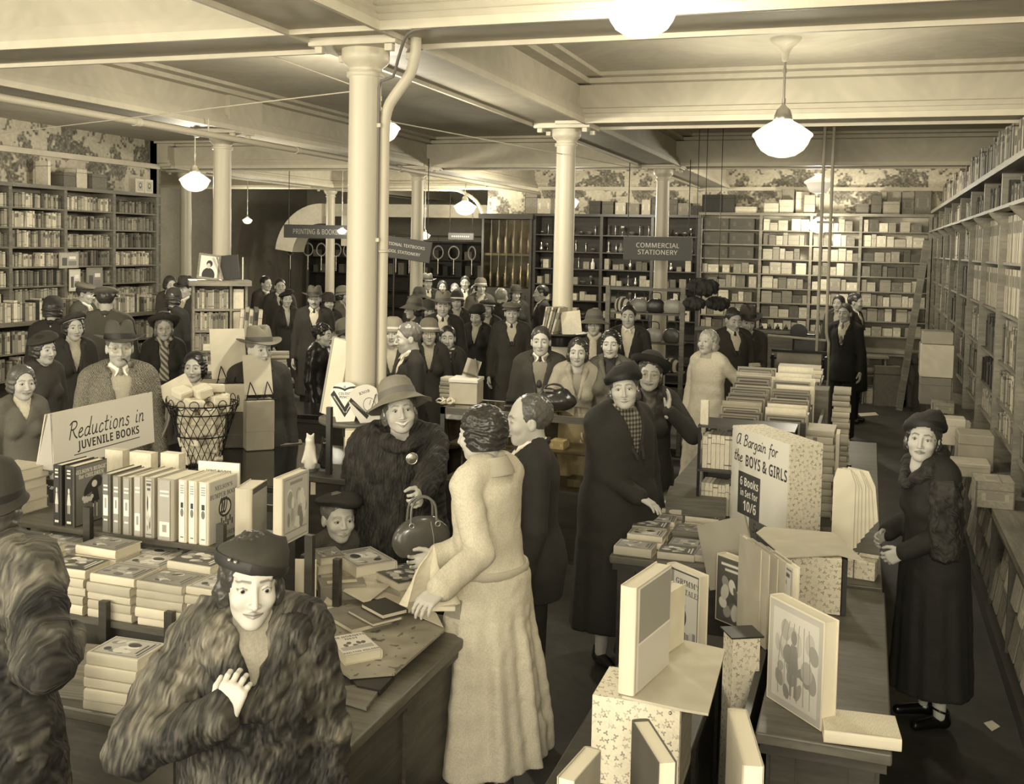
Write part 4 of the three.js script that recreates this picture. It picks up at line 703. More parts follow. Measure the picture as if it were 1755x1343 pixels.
// ---------------------------------------------------------------- left wall bookcase (front towards +x)
const shelfY = [2.97, 2.73, 2.49, 2.25, 2.01, 1.77, 1.53, 1.29, 1.05, 0.75, 0.4, 0.08];
{
  const c = shelfCase('wall_bookcase', 'tall wooden wall bookcase of crowded pale books under leafy wallpaper', [XL + 0.02, 0, -8.9], Math.PI / 2, [0, 0.88, 1.78, 2.68, 3.58], shelfY, 0.4, mShelf, { th: 0.05 });
  let n = 0;
  for (let i = 3; i >= 0; i--) for (let j = 1; j < 9; j++) {
    let x = i * 0.9 + 0.03; const x1 = i * 0.9 + 0.86, row = rr(0.45, 0.85), h0 = rr(0.15, 0.19), dark = rnd() < 0.2;
    while (x < x1 - 0.03) {
      const w = rr(0.026, 0.05), h = h0 + rr(-0.012, 0.02), tn = Math.round(clamp(row + rr(-0.15, 0.18) - (rnd() < 0.12 ? 0.3 : 0), 0.18, 0.93) * 12) / 12, gap = rnd() < 0.05 ? 0.04 : 0, tl = rnd() < 0.1 ? rr(-0.16, 0.02) : 0;
      if (x + w > x1) break;
      const p = toWorld(c, x + w / 2, shelfY[j], 0.4 - 0.09 - rr(0, 0.03));
      if (i > 0 && j < 7 && n < 300) { n++; block('novel', `${toneWord(tn)} spined book, ${ord[j - 1]} shelf, ${['', 'outer', 'middle', 'inner'][i]} bay of the tall wall bookcase`, 'book', 'books in the tall wall bookcase', p, Math.PI / 2, w, h, 0.14, M(tn, { map: pick(spines), roughness: 0.7 }), tl); }
      else stuffBlock('left', tn, p, Math.PI / 2, w, h, 0.14);
      x += w + 0.001 + gap;
    }
  }
  flushStuff('left', 'crowded_books', 'remaining rows of small books filling the lower and nearer shelves of the tall wall bookcase', 'books');
  // things on top of it
  [[0.3, 0.2, 0.22, 0.75, 'tall cream box'], [0.55, 0.12, 0.25, 0.5, 'brown box'], [1.55, 0.05, 0.3, 0.92, 'narrow white box'], [1.9, 0.22, 0.18, 0.45, 'brown carton'], [2.12, 0.2, 0.24, 0.85, 'white printed carton'], [2.45, 0.3, 0.2, 0.5, 'wide brown carton']].forEach(([x, w, h, tn, nm]) => block('box', `${nm} on top of the tall wall bookcase`, 'box', undefined, toWorld(c, x, 3.02, 0.25), Math.PI / 2, w, h, 0.2, M(tn, { map: labels[1] })));
  for (const [x, i] of [[3.27, 0], [3.46, 1]]) {
    const t = thing('framed_card', 'small white framed portrait card on the corner of the tall wall bookcase', 'picture', toWorld(c, x, 3.015, 0.34), Math.PI / 2, 'portrait cards on the bookcase corner');
    part(t, 'frame', box(0.17, 0.2, 0.02, 0.004), mPaper); part(t, 'print', new THREE.PlaneGeometry(0.12, 0.14), new THREE.MeshStandardMaterial({ map: canvasTex(0.12, 0.14, x2 => { x2.fillStyle = cssTone(0.7); x2.fillRect(0, 0, 100, 100); x2.fillStyle = cssTone(0.4); x2.beginPath(); x2.ellipse(50, 45, 24, 30, 0, 0, 7); x2.fill(); x2.fillStyle = cssTone(0.82); x2.beginPath(); x2.ellipse(50, 42, 12, 16, 0, 0, 7); x2.fill(); }) }), [0, 0.1, 0.0115]);
  }
  // low case standing before it
  const lc = shelfCase('low_bookcase', 'low wooden bookcase standing before the tall wall bookcase', [-9.55, 0, -9.0], Math.PI / 2, [0, 0.95, 1.9, 2.85, 3.75], [1.36, 1.05, 0.75, 0.4, 0.08], 0.42, mShelf, {});
  const dk = [];
  for (let i = 0; i < 4; i++) for (let j = 0; j < 3; j++) {
    let x = i * 0.95 + 0.04; const x1 = i * 0.95 + 0.9, y = j ? [1.36, 1.05, 0.75][j] : 1.405;
    while (x < x1) { const w = rr(0.026, 0.06), h = rr(0.19, 0.25), tn = Math.round(clamp(rr(0.5, 0.95) - (rnd() < 0.15 ? 0.35 : 0), 0.2, 0.92) * 10) / 10; if (rnd() < 0.93) block('standing_book', `${toneWord(tn)} book standing ${j ? 'inside' : 'on top of'} the low bookcase by the tall wall bookcase`, 'book', 'books in the low bookcase', toWorld(lc, x + w / 2, y, 0.42 - 0.1), Math.PI / 2, w, h, 0.15, M(tn, { map: pick(spines), roughness: 0.7 })); x += w + 0.002; }
  }
  // cards standing among the books
  for (const [px, py, Yv, w, h, tn, lb] of [[128, 480, 1.75, 0.2, 0.28, 0.8, 'white picture card propped on a shelf of the tall wall bookcase'], [162, 478, 1.75, 0.3, 0.3, 0.55, 'framed brown picture propped on a shelf of the tall wall bookcase'], [118, 446, 2.0, 0.34, 0.2, 0.66, 'cream shelf card hanging over an upright of the tall wall bookcase']]) {
    const p = atX(px, py, -9.66); const t = thing('shelf_card', lb, 'card', [p.x, p.y - h / 2, p.z], Math.PI / 2); part(t, 'card', box(w, h, 0.008), M(tn, { map: tPlaster })); part(t, 'print', new THREE.PlaneGeometry(w * 0.86, h * 0.84), new THREE.MeshStandardMaterial({ roughness: 0.8, map: canvasTex(w, h, x => { x.fillStyle = cssTone(tn); x.fillRect(0, 0, 100, 100); x.fillStyle = cssTone(0.35); x.fillRect(8, 30, 30, 60); x.fillStyle = cssTone(0.5); x.fillRect(45, 55, 50, 35); x.fillStyle = cssTone(0.9); x.fillRect(50, 20, 40, 20); }, 400) }), [0, h / 2, 0.005]);
  }
}
// ---------------------------------------------------------------- right wall: base counter, pigeonhole shelving
{
  const L = 14.2, z0 = -17.75;
  const base = thing('display_counter', 'long low wooden wall counter with sloping racks of pamphlets beneath the pigeonholes', 'counter', [XR, 0, z0], -Math.PI / 2);
  part(base, 'body', span(0, L, 0, 0.78, 0.02, 0.42), mWood); part(base, 'counter_top', span(0, L, 0.8, 0.845, 0.0, 0.63), mWoodL); part(base, 'front_rail', span(0, L, 0.72, 0.8, 0.56, 0.6), mWood); part(base, 'plinth', span(0, L, 0, 0.1, 0.42, 0.6), mWoodD);
  for (let x = 0.4; x < L; x += 0.9) part(base, 'bracket', span(x, x + 0.03, 0.1, 0.78, 0.42, 0.57), mWood);
  const c = shelfCase('pigeonhole_shelving', 'wall of wooden pigeonholes packed with ledgers and files along the aisle', [XR, 0.845, z0], -Math.PI / 2, Array.from({ length: 12 }, (_, i) => i * 1.28), [2.18, 1.9, 1.5, 1.12, 0.75, 0.45, 0.22], 0.46, mShelfR, { th: 0.05, cat: 'shelving', recess: 0.025 });
  c.updateMatrixWorld(true);
  // scroll brackets under the second shelf
  for (let i = 0; i < 12; i++) { const s = new THREE.Shape(); s.moveTo(0, 0); s.lineTo(0.09, 0); s.quadraticCurveTo(0.07, -0.03, 0.05, -0.05); s.quadraticCurveTo(0.02, -0.07, 0, -0.1); const e = new THREE.ExtrudeGeometry(s, { depth: 0.045, bevelEnabled: false, curveSegments: 6 }); e.rotateY(-Math.PI / 2); part(c, 'bracket', e, mShelfR, [i * 1.28 + 0.0225, 1.88, 0.46]); }
  part(c, 'display_ledge', span(0, 14, 1.88, 1.905, 0.38, 0.53), mShelfR);
  const ys = [2.18, 1.9, 1.5, 1.12, 0.75, 0.45, 0.22]; let n = 0;
  for (let i = 10; i >= 0; i--) for (let j = 1; j < 7; j++) {
    let x = i * 1.28 + 0.03; const x1 = i * 1.28 + 1.25, hh = ys[j - 1] - ys[j] - 0.03, tall = i > 4 && (j === 2 || j === 3), row = tall ? 0.9 : rr(0.3, 0.75);
    while (x < x1 - 0.04) {
      const w = tall ? rr(0.045, 0.07) : rr(0.035, 0.09), h = hh * (tall ? 0.94 : rr(0.6, 0.95)), tn = tall ? (0.88) : Math.round(clamp(row + rr(-0.2, 0.2), 0.15, 0.92) * 10) / 10; if (x + w > x1) break;
      const p = toWorld(c, x + w / 2, ys[j], 0.31 - rr(0, 0.02));
      if (i > 1 && i < 8 && n < 300) { n++; block('ledger', tall ? `tall white ledger, ${ord[j - 1]} row, ${nth[i]} pigeonhole bay from the far stationery shelving` : `${toneWord(tn)} file, ${ord[j - 1]} row, ${nth[i]} pigeonhole bay from the far stationery shelving`, 'ledger', 'ledgers and files in the pigeonholes', p, -Math.PI / 2, w, h, 0.22, M(tn, { map: tall ? spines[2] : pick(spines), roughness: 0.75 }), tall ? 0 : (rnd() < 0.12 ? rr(-0.08, 0.08) : 0)); }
      else stuffBlock('right', tn, p, -Math.PI / 2, w, h, 0.22);
      x += w + (rnd() < 0.08 ? 0.05 : 0.002);
    }
  }
  flushStuff('right', 'packed_files', 'remaining files and ledgers filling the ends of the pigeonhole wall', 'files');
  // books along the top board, up to the rail
  for (let x = 0.2; x < 10; ) { const w = rr(0.06, 0.16), h = rr(0.28, 0.42), tn = Math.round(rr(0.42, 0.92) * 10) / 10; block('folio', `${toneWord(tn)} folio standing on top of the pigeonhole wall`, 'book', 'folios on top of the pigeonholes', toWorld(c, x + w / 2, 2.225, 0.24), -Math.PI / 2, w, h, 0.24, M(tn, { map: pick(spines), roughness: 0.75 }), rnd() < 0.3 ? rr(-0.1, 0.05) : 0); x += w + (rnd() < 0.2 ? 0.08 : 0.004); }
  // sloping rack of pamphlets on the counter front
  for (let x = 3.0; x < 13; x += 0.27) for (const [y, k] of [[0.14, 0], [0.42, 1]]) if (rnd() < 0.85) { const p = toWorld(base, x + rr(-0.02, 0.02), y, 0.555), tn = Math.round(rr(0.42, 0.9) * 10) / 10, m = part(scene, numbered('pamphlet'), unitGeo, M(tn, { map: pick(labels), roughness: 0.8 }), p); m.scale.set(rr(0.17, 0.23), rr(0.22, 0.27), 0.018); m.rotation.set(-0.16, -Math.PI / 2, rr(-0.03, 0.03), 'YXZ'); tag(m, `${toneWord(tn)} pamphlet in the ${k ? 'upper' : 'lower'} sloping rack of the low wall counter`, 'pamphlet', 'pamphlets in the counter rack'); }
  // parcels and boxes on the counter top
  const onTop = (px, py, w, h, d, tn, nm, lb, yaw = -Math.PI / 2, mat) => { const p = atY(px, py, 0.845); const t = thing(nm, lb, nm.replace('_', ' '), p, yaw); part(t, 'carton', box(w, h, d, 0.01), mat || M(tn, { map: tPlaster, roughness: 0.8 })); part(t, 'flap', span(-w / 2 - 0.002, w / 2 + 0.002, h * 0.72, h * 0.735, -d / 2 - 0.003, d / 2 + 0.003), M(Math.max(0.2, tn - 0.2))); return t; };
  onTop(1668, 800, 0.3, 0.26, 0.24, 0.66, 'wrapped_parcel', 'large kraft paper parcel standing on the low wall counter behind the woman in black');
  onTop(1655, 812, 0.25, 0.1, 0.3, 0.8, 'paper_carton', 'flat pale carton under the kraft paper parcel on the wall counter');
  onTop(1630, 760, 0.2, 0.22, 0.2, 0.9, 'paper_carton', 'white carton beside the kraft parcel on the wall counter');
  onTop(1601, 690, 0.34, 0.28, 0.3, 0.6, 'paper_carton', 'brown carton carrying a white parcel on the far wall counter');
  { const p = atY(1601, 690, 0.845), t = thing('paper_parcel', 'large white paper parcel stacked on a brown carton by the ladder', 'parcel', [p.x, 1.128, p.z], -Math.PI / 2); part(t, 'wrap', box(0.36, 0.34, 0.32, 0.012), mPaper); part(t, 'string', span(-0.004, 0.004, -0.002, 0.345, -0.164, 0.164), M(0.4)); const q = thing('paper_parcel', 'small kraft parcel topping the white parcel by the ladder', 'parcel', [p.x, 1.47, p.z], -Math.PI / 2); part(q, 'wrap', box(0.33, 0.13, 0.3, 0.012), mKraft); part(q, 'string', span(-0.004, 0.004, -0.002, 0.134, -0.153, 0.153), M(0.4)); }
  for (const [px, py, w, h, d, tn, lb] of [[1700, 862, 0.28, 0.16, 0.22, 0.7, 'tan picture box on the low wall counter'], [1712, 840, 0.3, 0.05, 0.24, 0.5, 'brown flat box on the low wall counter'], [1640, 745, 0.2, 0.12, 0.2, 0.85, 'small white box on the low wall counter'], [1615, 705, 0.24, 0.1, 0.2, 0.75, 'cream box pile on the low wall counter']]) block('box', lb, 'box', undefined, atY(px, py, 0.845), -Math.PI / 2, w, h, d, M(tn, { map: labels[2] }));
  // ladder leaning to the pigeonholes
  const A = atY(1541, 703, 0), B = atZ(1590, 412, A.z - 0.12); const ld = thing('library_ladder', 'wooden library ladder leaning against the end of the pigeonholes', 'ladder', [0, 0, 0]); const dz = V(0, 0, 0.34);
  const rail = (a, b) => { const g = box(0.09, a.distanceTo(b), 0.035).clone(); g.applyQuaternion(new THREE.Quaternion().setFromUnitVectors(V(0, 1, 0), b.clone().sub(a).normalize())); g.translate(a.x, a.y, a.z); return g; };
  part(ld, 'side_rail', rail(A, B), mWoodL); const A2 = A.clone().sub(dz), B2 = B.clone().sub(dz); part(ld, 'side_rail', rail(A2, B2), mWoodL);
  for (let k = 1; k < 9; k++) part(ld, 'rung', rod(A.clone().lerp(B, k / 9.3), A2.clone().lerp(B2, k / 9.3), 0.018), mWoodL);
  // stool and cartons at the end of the aisle
  const sp = atY(1497, 690, 0), st = thing('wooden_stool', 'plain square wooden stool at the far end of the aisle', 'stool', sp, 0.1); part(st, 'seat', box(0.38, 0.04, 0.34, 0.006).clone().translate(0, 0.72, 0), mWoodL); for (const a of [-1, 1]) for (const b of [-1, 1]) part(st, 'leg', rod([a * 0.18, 0, b * 0.15], [a * 0.14, 0.72, b * 0.12], 0.02, 6), mWoodL); for (const b of [-1, 1]) { part(st, 'stretcher', rod([-0.17, 0.25, b * 0.14], [0.17, 0.25, b * 0.14], 0.012, 6), mWoodL); part(st, 'stretcher', rod([b * 0.17, 0.35, -0.14], [b * 0.17, 0.35, 0.14], 0.012, 6), mWoodL); }
  block('carton', 'white carton on the floor under the wooden stool', 'box', undefined, [sp.x, 0, sp.z + 0.02], 0.1, 0.28, 0.22, 0.24, M(0.88, { map: labels[3] }));
  block('carton', 'floral papered carton on the floor beside the ladder foot', 'box', undefined, atY(1524, 688, 0), 0, 0.24, 0.4, 0.24, mFloral);
  for (const [px, w, h, tn] of [[1520, 0.4, 0.62, 0.45], [1572, 0.3, 0.85, 0.4]]) block('carton', `${toneWord(tn)} tall carton standing against the far shelves`, 'box', 'tall cartons at the far shelves', [atZ(px, 640, -17.4).x, 0, -17.35], 0, w, h, 0.26, M(tn, { map: labels[1] }));
}
// ---------------------------------------------------------------- far wall shelving (front towards +z)
const X17 = px => atZ(px, 400, -17.7).x;
{
  const xs = [-2.72, -1.73, -0.92, -0.15, 0.9];
  const c = shelfCase('stationery_shelving', 'far wall of wooden shelving packed with stationery boxes', [0, 0, ZF + 0.01], 0, xs, shelfY, 0.34, mShelfR, { th: 0.045, cat: 'shelving', backMat: M(0.75, { map: tPlaster }) });
  for (let i = 0; i < 4; i++) for (let j = 1; j < 9; j++) {
    const big = i === 0 && j < 4; let x = xs[i] + 0.04; const x1 = xs[i + 1] - 0.03, row = rr(0.55, 0.88);
    while (x < x1 - 0.06) {
      const w = big ? 0.42 : rr(0.07, 0.19), h = big ? 0.19 : rr(0.12, 0.205), tn = big ? 0.38 : Math.round(clamp(row + rr(-0.28, 0.15), 0.25, 0.93) * 8) / 8; if (x + w > x1 + 0.02) break;
      block('stationery_box', big ? 'large dark file box with a white label on the far stationery shelving' : `${toneWord(tn)} stationery box, ${ord[j - 1]} shelf, ${nth[i]} bay of the far stationery shelving from the gifts`, 'box', 'boxes on the far stationery shelving', toWorld(c, x + w / 2, shelfY[j], 0.2 + rr(0, 0.03)), 0, w, h, 0.18, M(tn, { map: big ? labels[0] : pick(labels), roughness: 0.8 }));
      x += w + (rnd() < 0.1 ? 0.06 : 0.004);
    }
  }
  // on top of the shelving, under the rail
  for (const [px, w, h, tn, lb] of [[1218, 0.34, 0.3, 0.22, 'dark domed case'], [1246, 0.2, 0.3, 0.3, 'dark carton'], [1276, 0.36, 0.1, 0.9, 'flat white parcel'], [1320, 0.26, 0.16, 0.85, 'white carton'], [1345, 0.24, 0.22, 0.8, 'cream carton'], [1347, 0.2, 0.4, 0.55, 'tall tan carton'], [1372, 0.22, 0.36, 0.86, 'tall white carton'], [1385, 0.18, 0.3, 0.7, 'cream carton'], [1476, 0.2, 0.16, 0.45, 'brown carton'], [1500, 0.16, 0.3, 0.4, 'dark brown carton'], [1526, 0.26, 0.2, 0.62, 'tan carton'], [1530, 0.22, 0.36, 0.6, 'tall tan carton'], [1555, 0.2, 0.36, 0.58, 'tall tan carton'], [1580, 0.26, 0.38, 0.5, 'large brown carton']]) block('carton', `${lb} on top of the far stationery shelving`, 'box', lb === 'cream carton' || lb === 'tall tan carton' ? 'cartons on top of the far shelving' : undefined, [X17(px), 3.015, ZF + 0.12 + (h > 0.3 ? 0 : 0.12)], 0, w, h, 0.18, M(tn, { map: pick(labels), roughness: 0.8 }));
}
const vaseP = [
  lathe([[0, 0], [0.04, 0], [0.04, 0.008], [0.008, 0.02], [0.007, 0.08], [0.03, 0.1], [0.038, 0.14], [0.034, 0.16]], 16), lathe([[0, 0], [0.03, 0], [0.045, 0.04], [0.03, 0.09], [0.014, 0.12], [0.022, 0.15]], 16),
  lathe([[0, 0], [0.035, 0], [0.035, 0.1], [0.014, 0.13], [0.012, 0.17], [0, 0.172]], 16), lathe([[0, 0], [0.045, 0], [0.04, 0.012], [0.01, 0.02], [0.008, 0.15], [0.02, 0.165], [0.014, 0.17], [0.012, 0.2], [0, 0.2]], 16), lathe([[0, 0], [0.02, 0], [0.05, 0.035], [0.058, 0.06], [0.05, 0.06], [0, 0.03]], 16)];
const vaseN = ['goblet', 'vase', 'bottle', 'candlestick', 'bowl'];
function ware(p, group, where, metalOnly) { const k = Math.floor(rnd() * 5), mt = metalOnly || rnd() < 0.6 ? mSilver : rnd() < 0.5 ? M(0.85, { roughness: 0.2 }) : M(0.4, { roughness: 0.2 }); const s = rr(0.8, 1.15), m = solo(vaseN[k], `${mt === mSilver ? 'silver' : mt.color.r > 0.4 ? 'white china' : 'dark glazed'} ${vaseN[k]} ${where}`, vaseN[k], vaseP[k], mt, p, 0, group); m.scale.setScalar(s); return m; }
{
  const xs = [-5.68, -5.3, -4.45, -3.55, -2.75];
  const c = shelfCase('gift_shelving', 'dark shelving of silver and china gifts along the far wall', [0, 0, ZF + 0.01], 0, xs, [2.92, 2.6, 2.3, 2.0, 1.72, 1.44, 1.15, 0.8, 0.4, 0.08], 0.36, mWoodD, { th: 0.05, cat: 'shelving', backMat: M(0.3, { map: tWood }) });
  const ys = [2.6, 2.3, 2.0, 1.72, 1.44, 1.15];
  for (let i = 0; i < 4; i++) ys.forEach((y, j) => { for (let x = xs[i] + 0.09; x < xs[i + 1] - 0.05; x += rr(0.1, 0.17)) { if (j < 2 || rnd() < 0.3) ware(toWorld(c, x, y, 0.22 + rr(-0.05, 0.07)), 'silver and china on the far gift shelving', `on the ${ord[j]} shelf of the far gift shelving`); else { const tn = pick([0.45, 0.6, 0.75, 0.88]); block('gift_box', `${toneWord(tn)} gift box on the ${ord[j]} shelf of the far gift shelving`, 'box', 'gift boxes on the far gift shelving', toWorld(c, x, y, 0.22), 0, rr(0.08, 0.13), rr(0.08, 0.2), 0.14, M(tn, { map: pick(labels) })); } } });
  for (let px = 905; px < 1200; px += 22) if (px < 945 || px > 1000) { const w = rr(0.15, 0.28), tn = pick([0.3, 0.45, 0.6, 0.85]); block('carton', `${toneWord(tn)} carton on top of the far gift shelving`, 'box', 'cartons on top of the gift shelving', [X17(px), 2.965, ZF + 0.16], 0, w, rr(0.15, 0.36), 0.2, M(tn, { map: pick(labels) })); }
  // glazed cabinet
  const g = thing('glazed_cabinet', 'tall dark glazed cabinet of bottles beside the arched opening', 'cabinet', [-6.66, 0, ZF + 0.02], 0);
  part(g, 'back_panel', span(0, 0.95, 0, 2.9, 0, 0.02), mWoodD); part(g, 'base', span(0, 0.95, 0, 1.62, 0.02, 0.42), mWoodD); part(g, 'cornice', span(-0.04, 0.99, 2.86, 2.95, 0, 0.5), mWoodD); part(g, 'shelf_board', span(0.03, 0.92, 2.2, 2.24, 0.02, 0.38), mWood);
  for (const x of [0, 0.91]) part(g, 'stile', span(x, x + 0.04, 1.62, 2.86, 0.02, 0.42), mWoodD); for (let k = 1; k < 6; k++) part(g, 'glazing_bar', span(0.04 + k * 0.145 - 0.006, 0.04 + k * 0.145 + 0.006, 1.66, 2.84, 0.4, 0.42), mWood);
  part(g, 'door_panel', span(0.1, 0.85, 0.4, 1.5, 0.42, 0.435), mWoodD); part(g, 'glass_pane', span(0.04, 0.91, 1.64, 2.84, 0.405, 0.409), mGlassPane); part(g, 'handle', box(0.06, 0.015, 0.02), mSilver, [0.68, 1.56, 0.43]);
  for (const y of [1.64, 2.25]) for (let k = 0; k < 6; k++) { const x = -6.66 + 0.11 + k * 0.145; const m = solo('bottle', `slender metal topped bottle on the ${y < 2 ? 'lower' : 'upper'} shelf of the glazed cabinet`, 'bottle', vaseP[2], y < 2 ? mSilver : M(0.6, { roughness: 0.2, metalness: 0.4 }), [x, y, ZF + 0.24], 0, 'bottles in the glazed cabinet'); m.scale.set(0.9, rr(2.0, 2.6), 0.9); }
}
// ---------------------------------------------------------------- annex clutter beyond the crowd
{
  const rk = thing('display_rail', 'dark rail of hanging oval frames in the dim annex', 'rail', [0, 0, 0]); part(rk, 'rail', rod([-12.6, 2.55, -20.6], [-7.0, 2.55, -20.6], 0.02), mWoodD); for (const x of [-12.4, -9.8, -7.2]) part(rk, 'post', rod([x, 0, -20.6], [x, 2.55, -20.6], 0.025), mWoodD);
  for (let k = 0; k < 13; k++) { const x = -12.3 + k * 0.36 + rr(-0.05, 0.05); const t = thing('hanging_racket', 'oval framed loop with a long handle hanging from the dim annex rail', 'racket', [x, 2.04, -20.55], rr(-0.5, 0.5), 'oval loops on the annex rail'); const o = new THREE.TorusGeometry(0.11, 0.014, 8, 28); o.scale(1, 1.25, 1); part(t, 'loop', o, M(0.5, { roughness: 0.3 }), [0, 0.16, 0]); part(t, 'handle', rod([0, 0.02, 0], [0, -0.3, 0], 0.014), mSilver); part(t, 'hook', rod([0, 0.29, 0], [0, 0.5, 0], 0.004, 5), mBlackMetal); }
  const sh = shelfCase('annex_shelving', 'dark shelving of small goods at the back of the annex', [-13.6, 0, -23.9], 0, [0, 1.4, 2.8, 4.2, 5.6, 6.8], [2.4, 2.0, 1.6, 1.2, 0.8, 0.1], 0.35, mWoodD, { cat: 'shelving' });
  let k = 0; for (let i = 0; i < 5; i++) for (const y of [2.0, 1.6]) for (let x = i * 1.4 + 0.15; x < i * 1.4 + 1.2; x += rr(0.2, 0.34)) { const tn = pick([0.3, 0.45, 0.6, 0.75]); block('goods_box', `${toneWord(tn)} goods box on the dim annex shelving`, 'box', 'goods boxes in the annex', toWorld(sh, x, y, 0.2), 0, rr(0.12, 0.2), rr(0.12, 0.3), 0.18, M(tn, { map: pick(labels) })); }
}
// ---------------------------------------------------------------- hanging signs
function sign(label, P, w, h, draw, o = {}) {
  const t = thing('hanging_sign', label, 'sign', P, o.yaw || 0); const b = part(t, 'board', box(w, h, 0.03, 0.004, true), M(o.tone ?? 0.3, { roughness: 0.5 })); b.rotation.z = o.roll || 0;
  part(b, 'lettering', new THREE.PlaneGeometry(w * 0.98, h * 0.98), new THREE.MeshStandardMaterial({ roughness: 0.6, map: canvasTex(w, h, (x, k) => { x.fillStyle = cssTone(o.tone ?? 0.3); x.fillRect(0, 0, 100, 100); draw(x, k); }, 800) }), [0, 0, 0.0165]);
  for (const s of [-1, 1]) part(t, 'hanger', rod([s * w * 0.44, h / 2 - 0.01, 0], [s * w * 0.44, (o.top || 3.46) - P.y, 0], 0.006, 6), mBlackMetal);
  return t;
}
sign('dark hanging sign lettered commercial stationery before a white column', atD(1127, 426, 12.6), 0.83, 0.285, (x, k) => { word(x, 'COMMERCIAL', 50, 36, 27, k, cssTone(0.88), { sx: 1.12, weight: '' }); word(x, 'STATIONERY', 50, 66, 27, k, cssTone(0.88), { sx: 1.14, weight: '' }); }, { yaw: 0.08 });
sign('dark tilted hanging sign lettered educational textbooks and school stationery', atD(686, 425, 13.2), 0.8, 0.27, (x, k) => { word(x, 'EDUCATIONAL TEXTBOOKS', 50, 34, 20, k, cssTone(0.88), { weight: '' }); word(x, 'SCHOOL STATIONERY', 52, 68, 20, k, cssTone(0.88), { weight: '' }); }, { yaw: 0.2, roll: -0.13 });
sign('long dark hanging sign lettered printing and bookbinding', atD(556, 397, 17.2), 1.35, 0.22, (x, k) => word(x, 'PRINTING & BOOKBINDING', 50, 52, 54, k, cssTone(0.6), { sx: 0.72, weight: '' }), { yaw: 0.3, tone: 0.22, top: YC });
sign('small dark hanging sign inside the arched opening', atD(790, 405, 20.0), 0.5, 0.13, (x, k) => { x.fillStyle = cssTone(0.6); for (let i = 0; i < 9; i++) x.fillRect(14 + i * 8, 40, 4, 22); }, { yaw: 0.2, tone: 0.22, top: YC });
// twin gas pipes coming down beside the counter, bending at the foot
{ const A = atZ(1416, 330, -12.5), t = thing('service_pipes', 'pair of pale vertical pipes dropping from the ceiling to the paper roll counter', 'pipe', [0, 0, 0]); for (const k of [0, 1]) part(t, 'pipe', tube([[A.x - 0.04 + k * 0.1, YC, -12.5], [A.x - 0.04 + k * 0.1, 2.5, -12.5], [A.x - 0.04 + k * 0.1, 1.5, -12.5], [A.x - 0.04 + k * 0.13, 1.35, -12.5], [A.x - 0.04 + k * 0.13, 1.2, -12.5], [A.x - 0.04 + k * 0.13, 0.2, -12.5]], 0.018, 60, 8, false, 0.3), mPaint); part(t, 'cross_pipe', rod([A.x - 0.6, 1.4, -12.5], [A.x + 0.06, 1.37, -12.5], 0.014), mPaint); part(t, 'strap', box(0.2, 0.025, 0.02), mPaint, [A.x + 0.01, 2.72, -12.48]); }
// ---------------------------------------------------------------- helpers for standing books seen by one cover
// bl, br: pixels of the visible cover's bottom (or top with Yt) corners; spine 'left' or 'right' as seen
function panelBook(o) {
  const Y = o.Yt ?? o.Y, A = atY(...o.bl, Y), B = atY(...o.br, Y), base = o.Yt != null ? o.Yt - o.h : o.Y, dir = B.clone().sub(A), w = o.w || dir.length(); dir.normalize();
  const lf = o.edge !== 'right', th = lf ? Math.atan2(-dir.x, -dir.z) : Math.atan2(dir.x, dir.z), n = lf ? V(Math.cos(th), 0, -Math.sin(th)) : V(-Math.cos(th), 0, Math.sin(th));
  const P = A.clone().addScaledVector(dir, w / 2).addScaledVector(n, -o.t / 2); P.y = base;
  return book(P, { ...o, d: w, yaw: th, [lf ? 'front' : 'back']: o.print });
}
// pile of books lying flat, one object each, largest at the foot
function pile(p, n, o) { let y = p.y; for (let i = 0; i < n; i++) { const t = (o.t || 0.032) * rr(0.85, 1.2), tn = Math.round(clamp((o.tone ?? 0.85) + rr(-0.12, 0.08), 0.25, 0.95) * 12) / 12, topmost = i === n - 1; book(V(p.x + rr(-1, 1) * (o.j ?? 0.006), y, p.z + rr(-1, 1) * (o.j ?? 0.006)), { t, h: o.h || 0.19, d: o.d || 0.135, tone: tn, flat: true, yaw: (o.yaw || 0) + rr(-1, 1) * (o.jy ?? 0.04), label: n === 1 ? o.label : `${i === 0 ? 'lowest' : i === n - 1 ? 'topmost' : nth[i] + ' up'} ${o.label}`, group: o.group, ...(topmost && o.top ? { back: o.top } : {}) }); y += t + 0.0008; } return y; }
const prints = [0.55, 0.7, 0.35, 0.62].map((b, k) => canvasTex(0.14, 0.19, x => { x.fillStyle = cssTone(b); x.fillRect(0, 0, 100, 100); x.fillStyle = cssTone(b > 0.5 ? 0.3 : 0.85); x.fillRect(12, 8, 76, 4); x.fillRect(24, 16, 52, 4); for (let i = 0; i < 16; i++) { x.fillStyle = cssTone(0.25 + 0.65 * hash3(i, k, 7)); x.beginPath(); x.ellipse(20 + 60 * hash3(i, k, 1), 34 + 52 * hash3(i, k, 2), 5 + 9 * hash3(i, k, 3), 4 + 10 * hash3(i, k, 4), hash3(i, k, 5) * 3, 0, 7); x.fill(); } x.strokeStyle = cssTone(0.3); x.lineWidth = 1.5; x.strokeRect(5, 4, 90, 92); }, 700));
const figure = (x, cx, cy, s, dark) => { x.fillStyle = dark; x.beginPath(); x.ellipse(cx, cy - 22 * s, 5 * s, 6 * s, 0, 0, 7); x.fill(); x.beginPath(); x.moveTo(cx - 5 * s, cy - 16 * s); x.lineTo(cx + 5 * s, cy - 16 * s); x.lineTo(cx + 10 * s, cy + 8 * s); x.lineTo(cx - 10 * s, cy + 8 * s); x.fill(); x.fillRect(cx - 6 * s, cy + 8 * s, 4 * s, 18 * s); x.fillRect(cx + 2 * s, cy + 8 * s, 4 * s, 18 * s); };
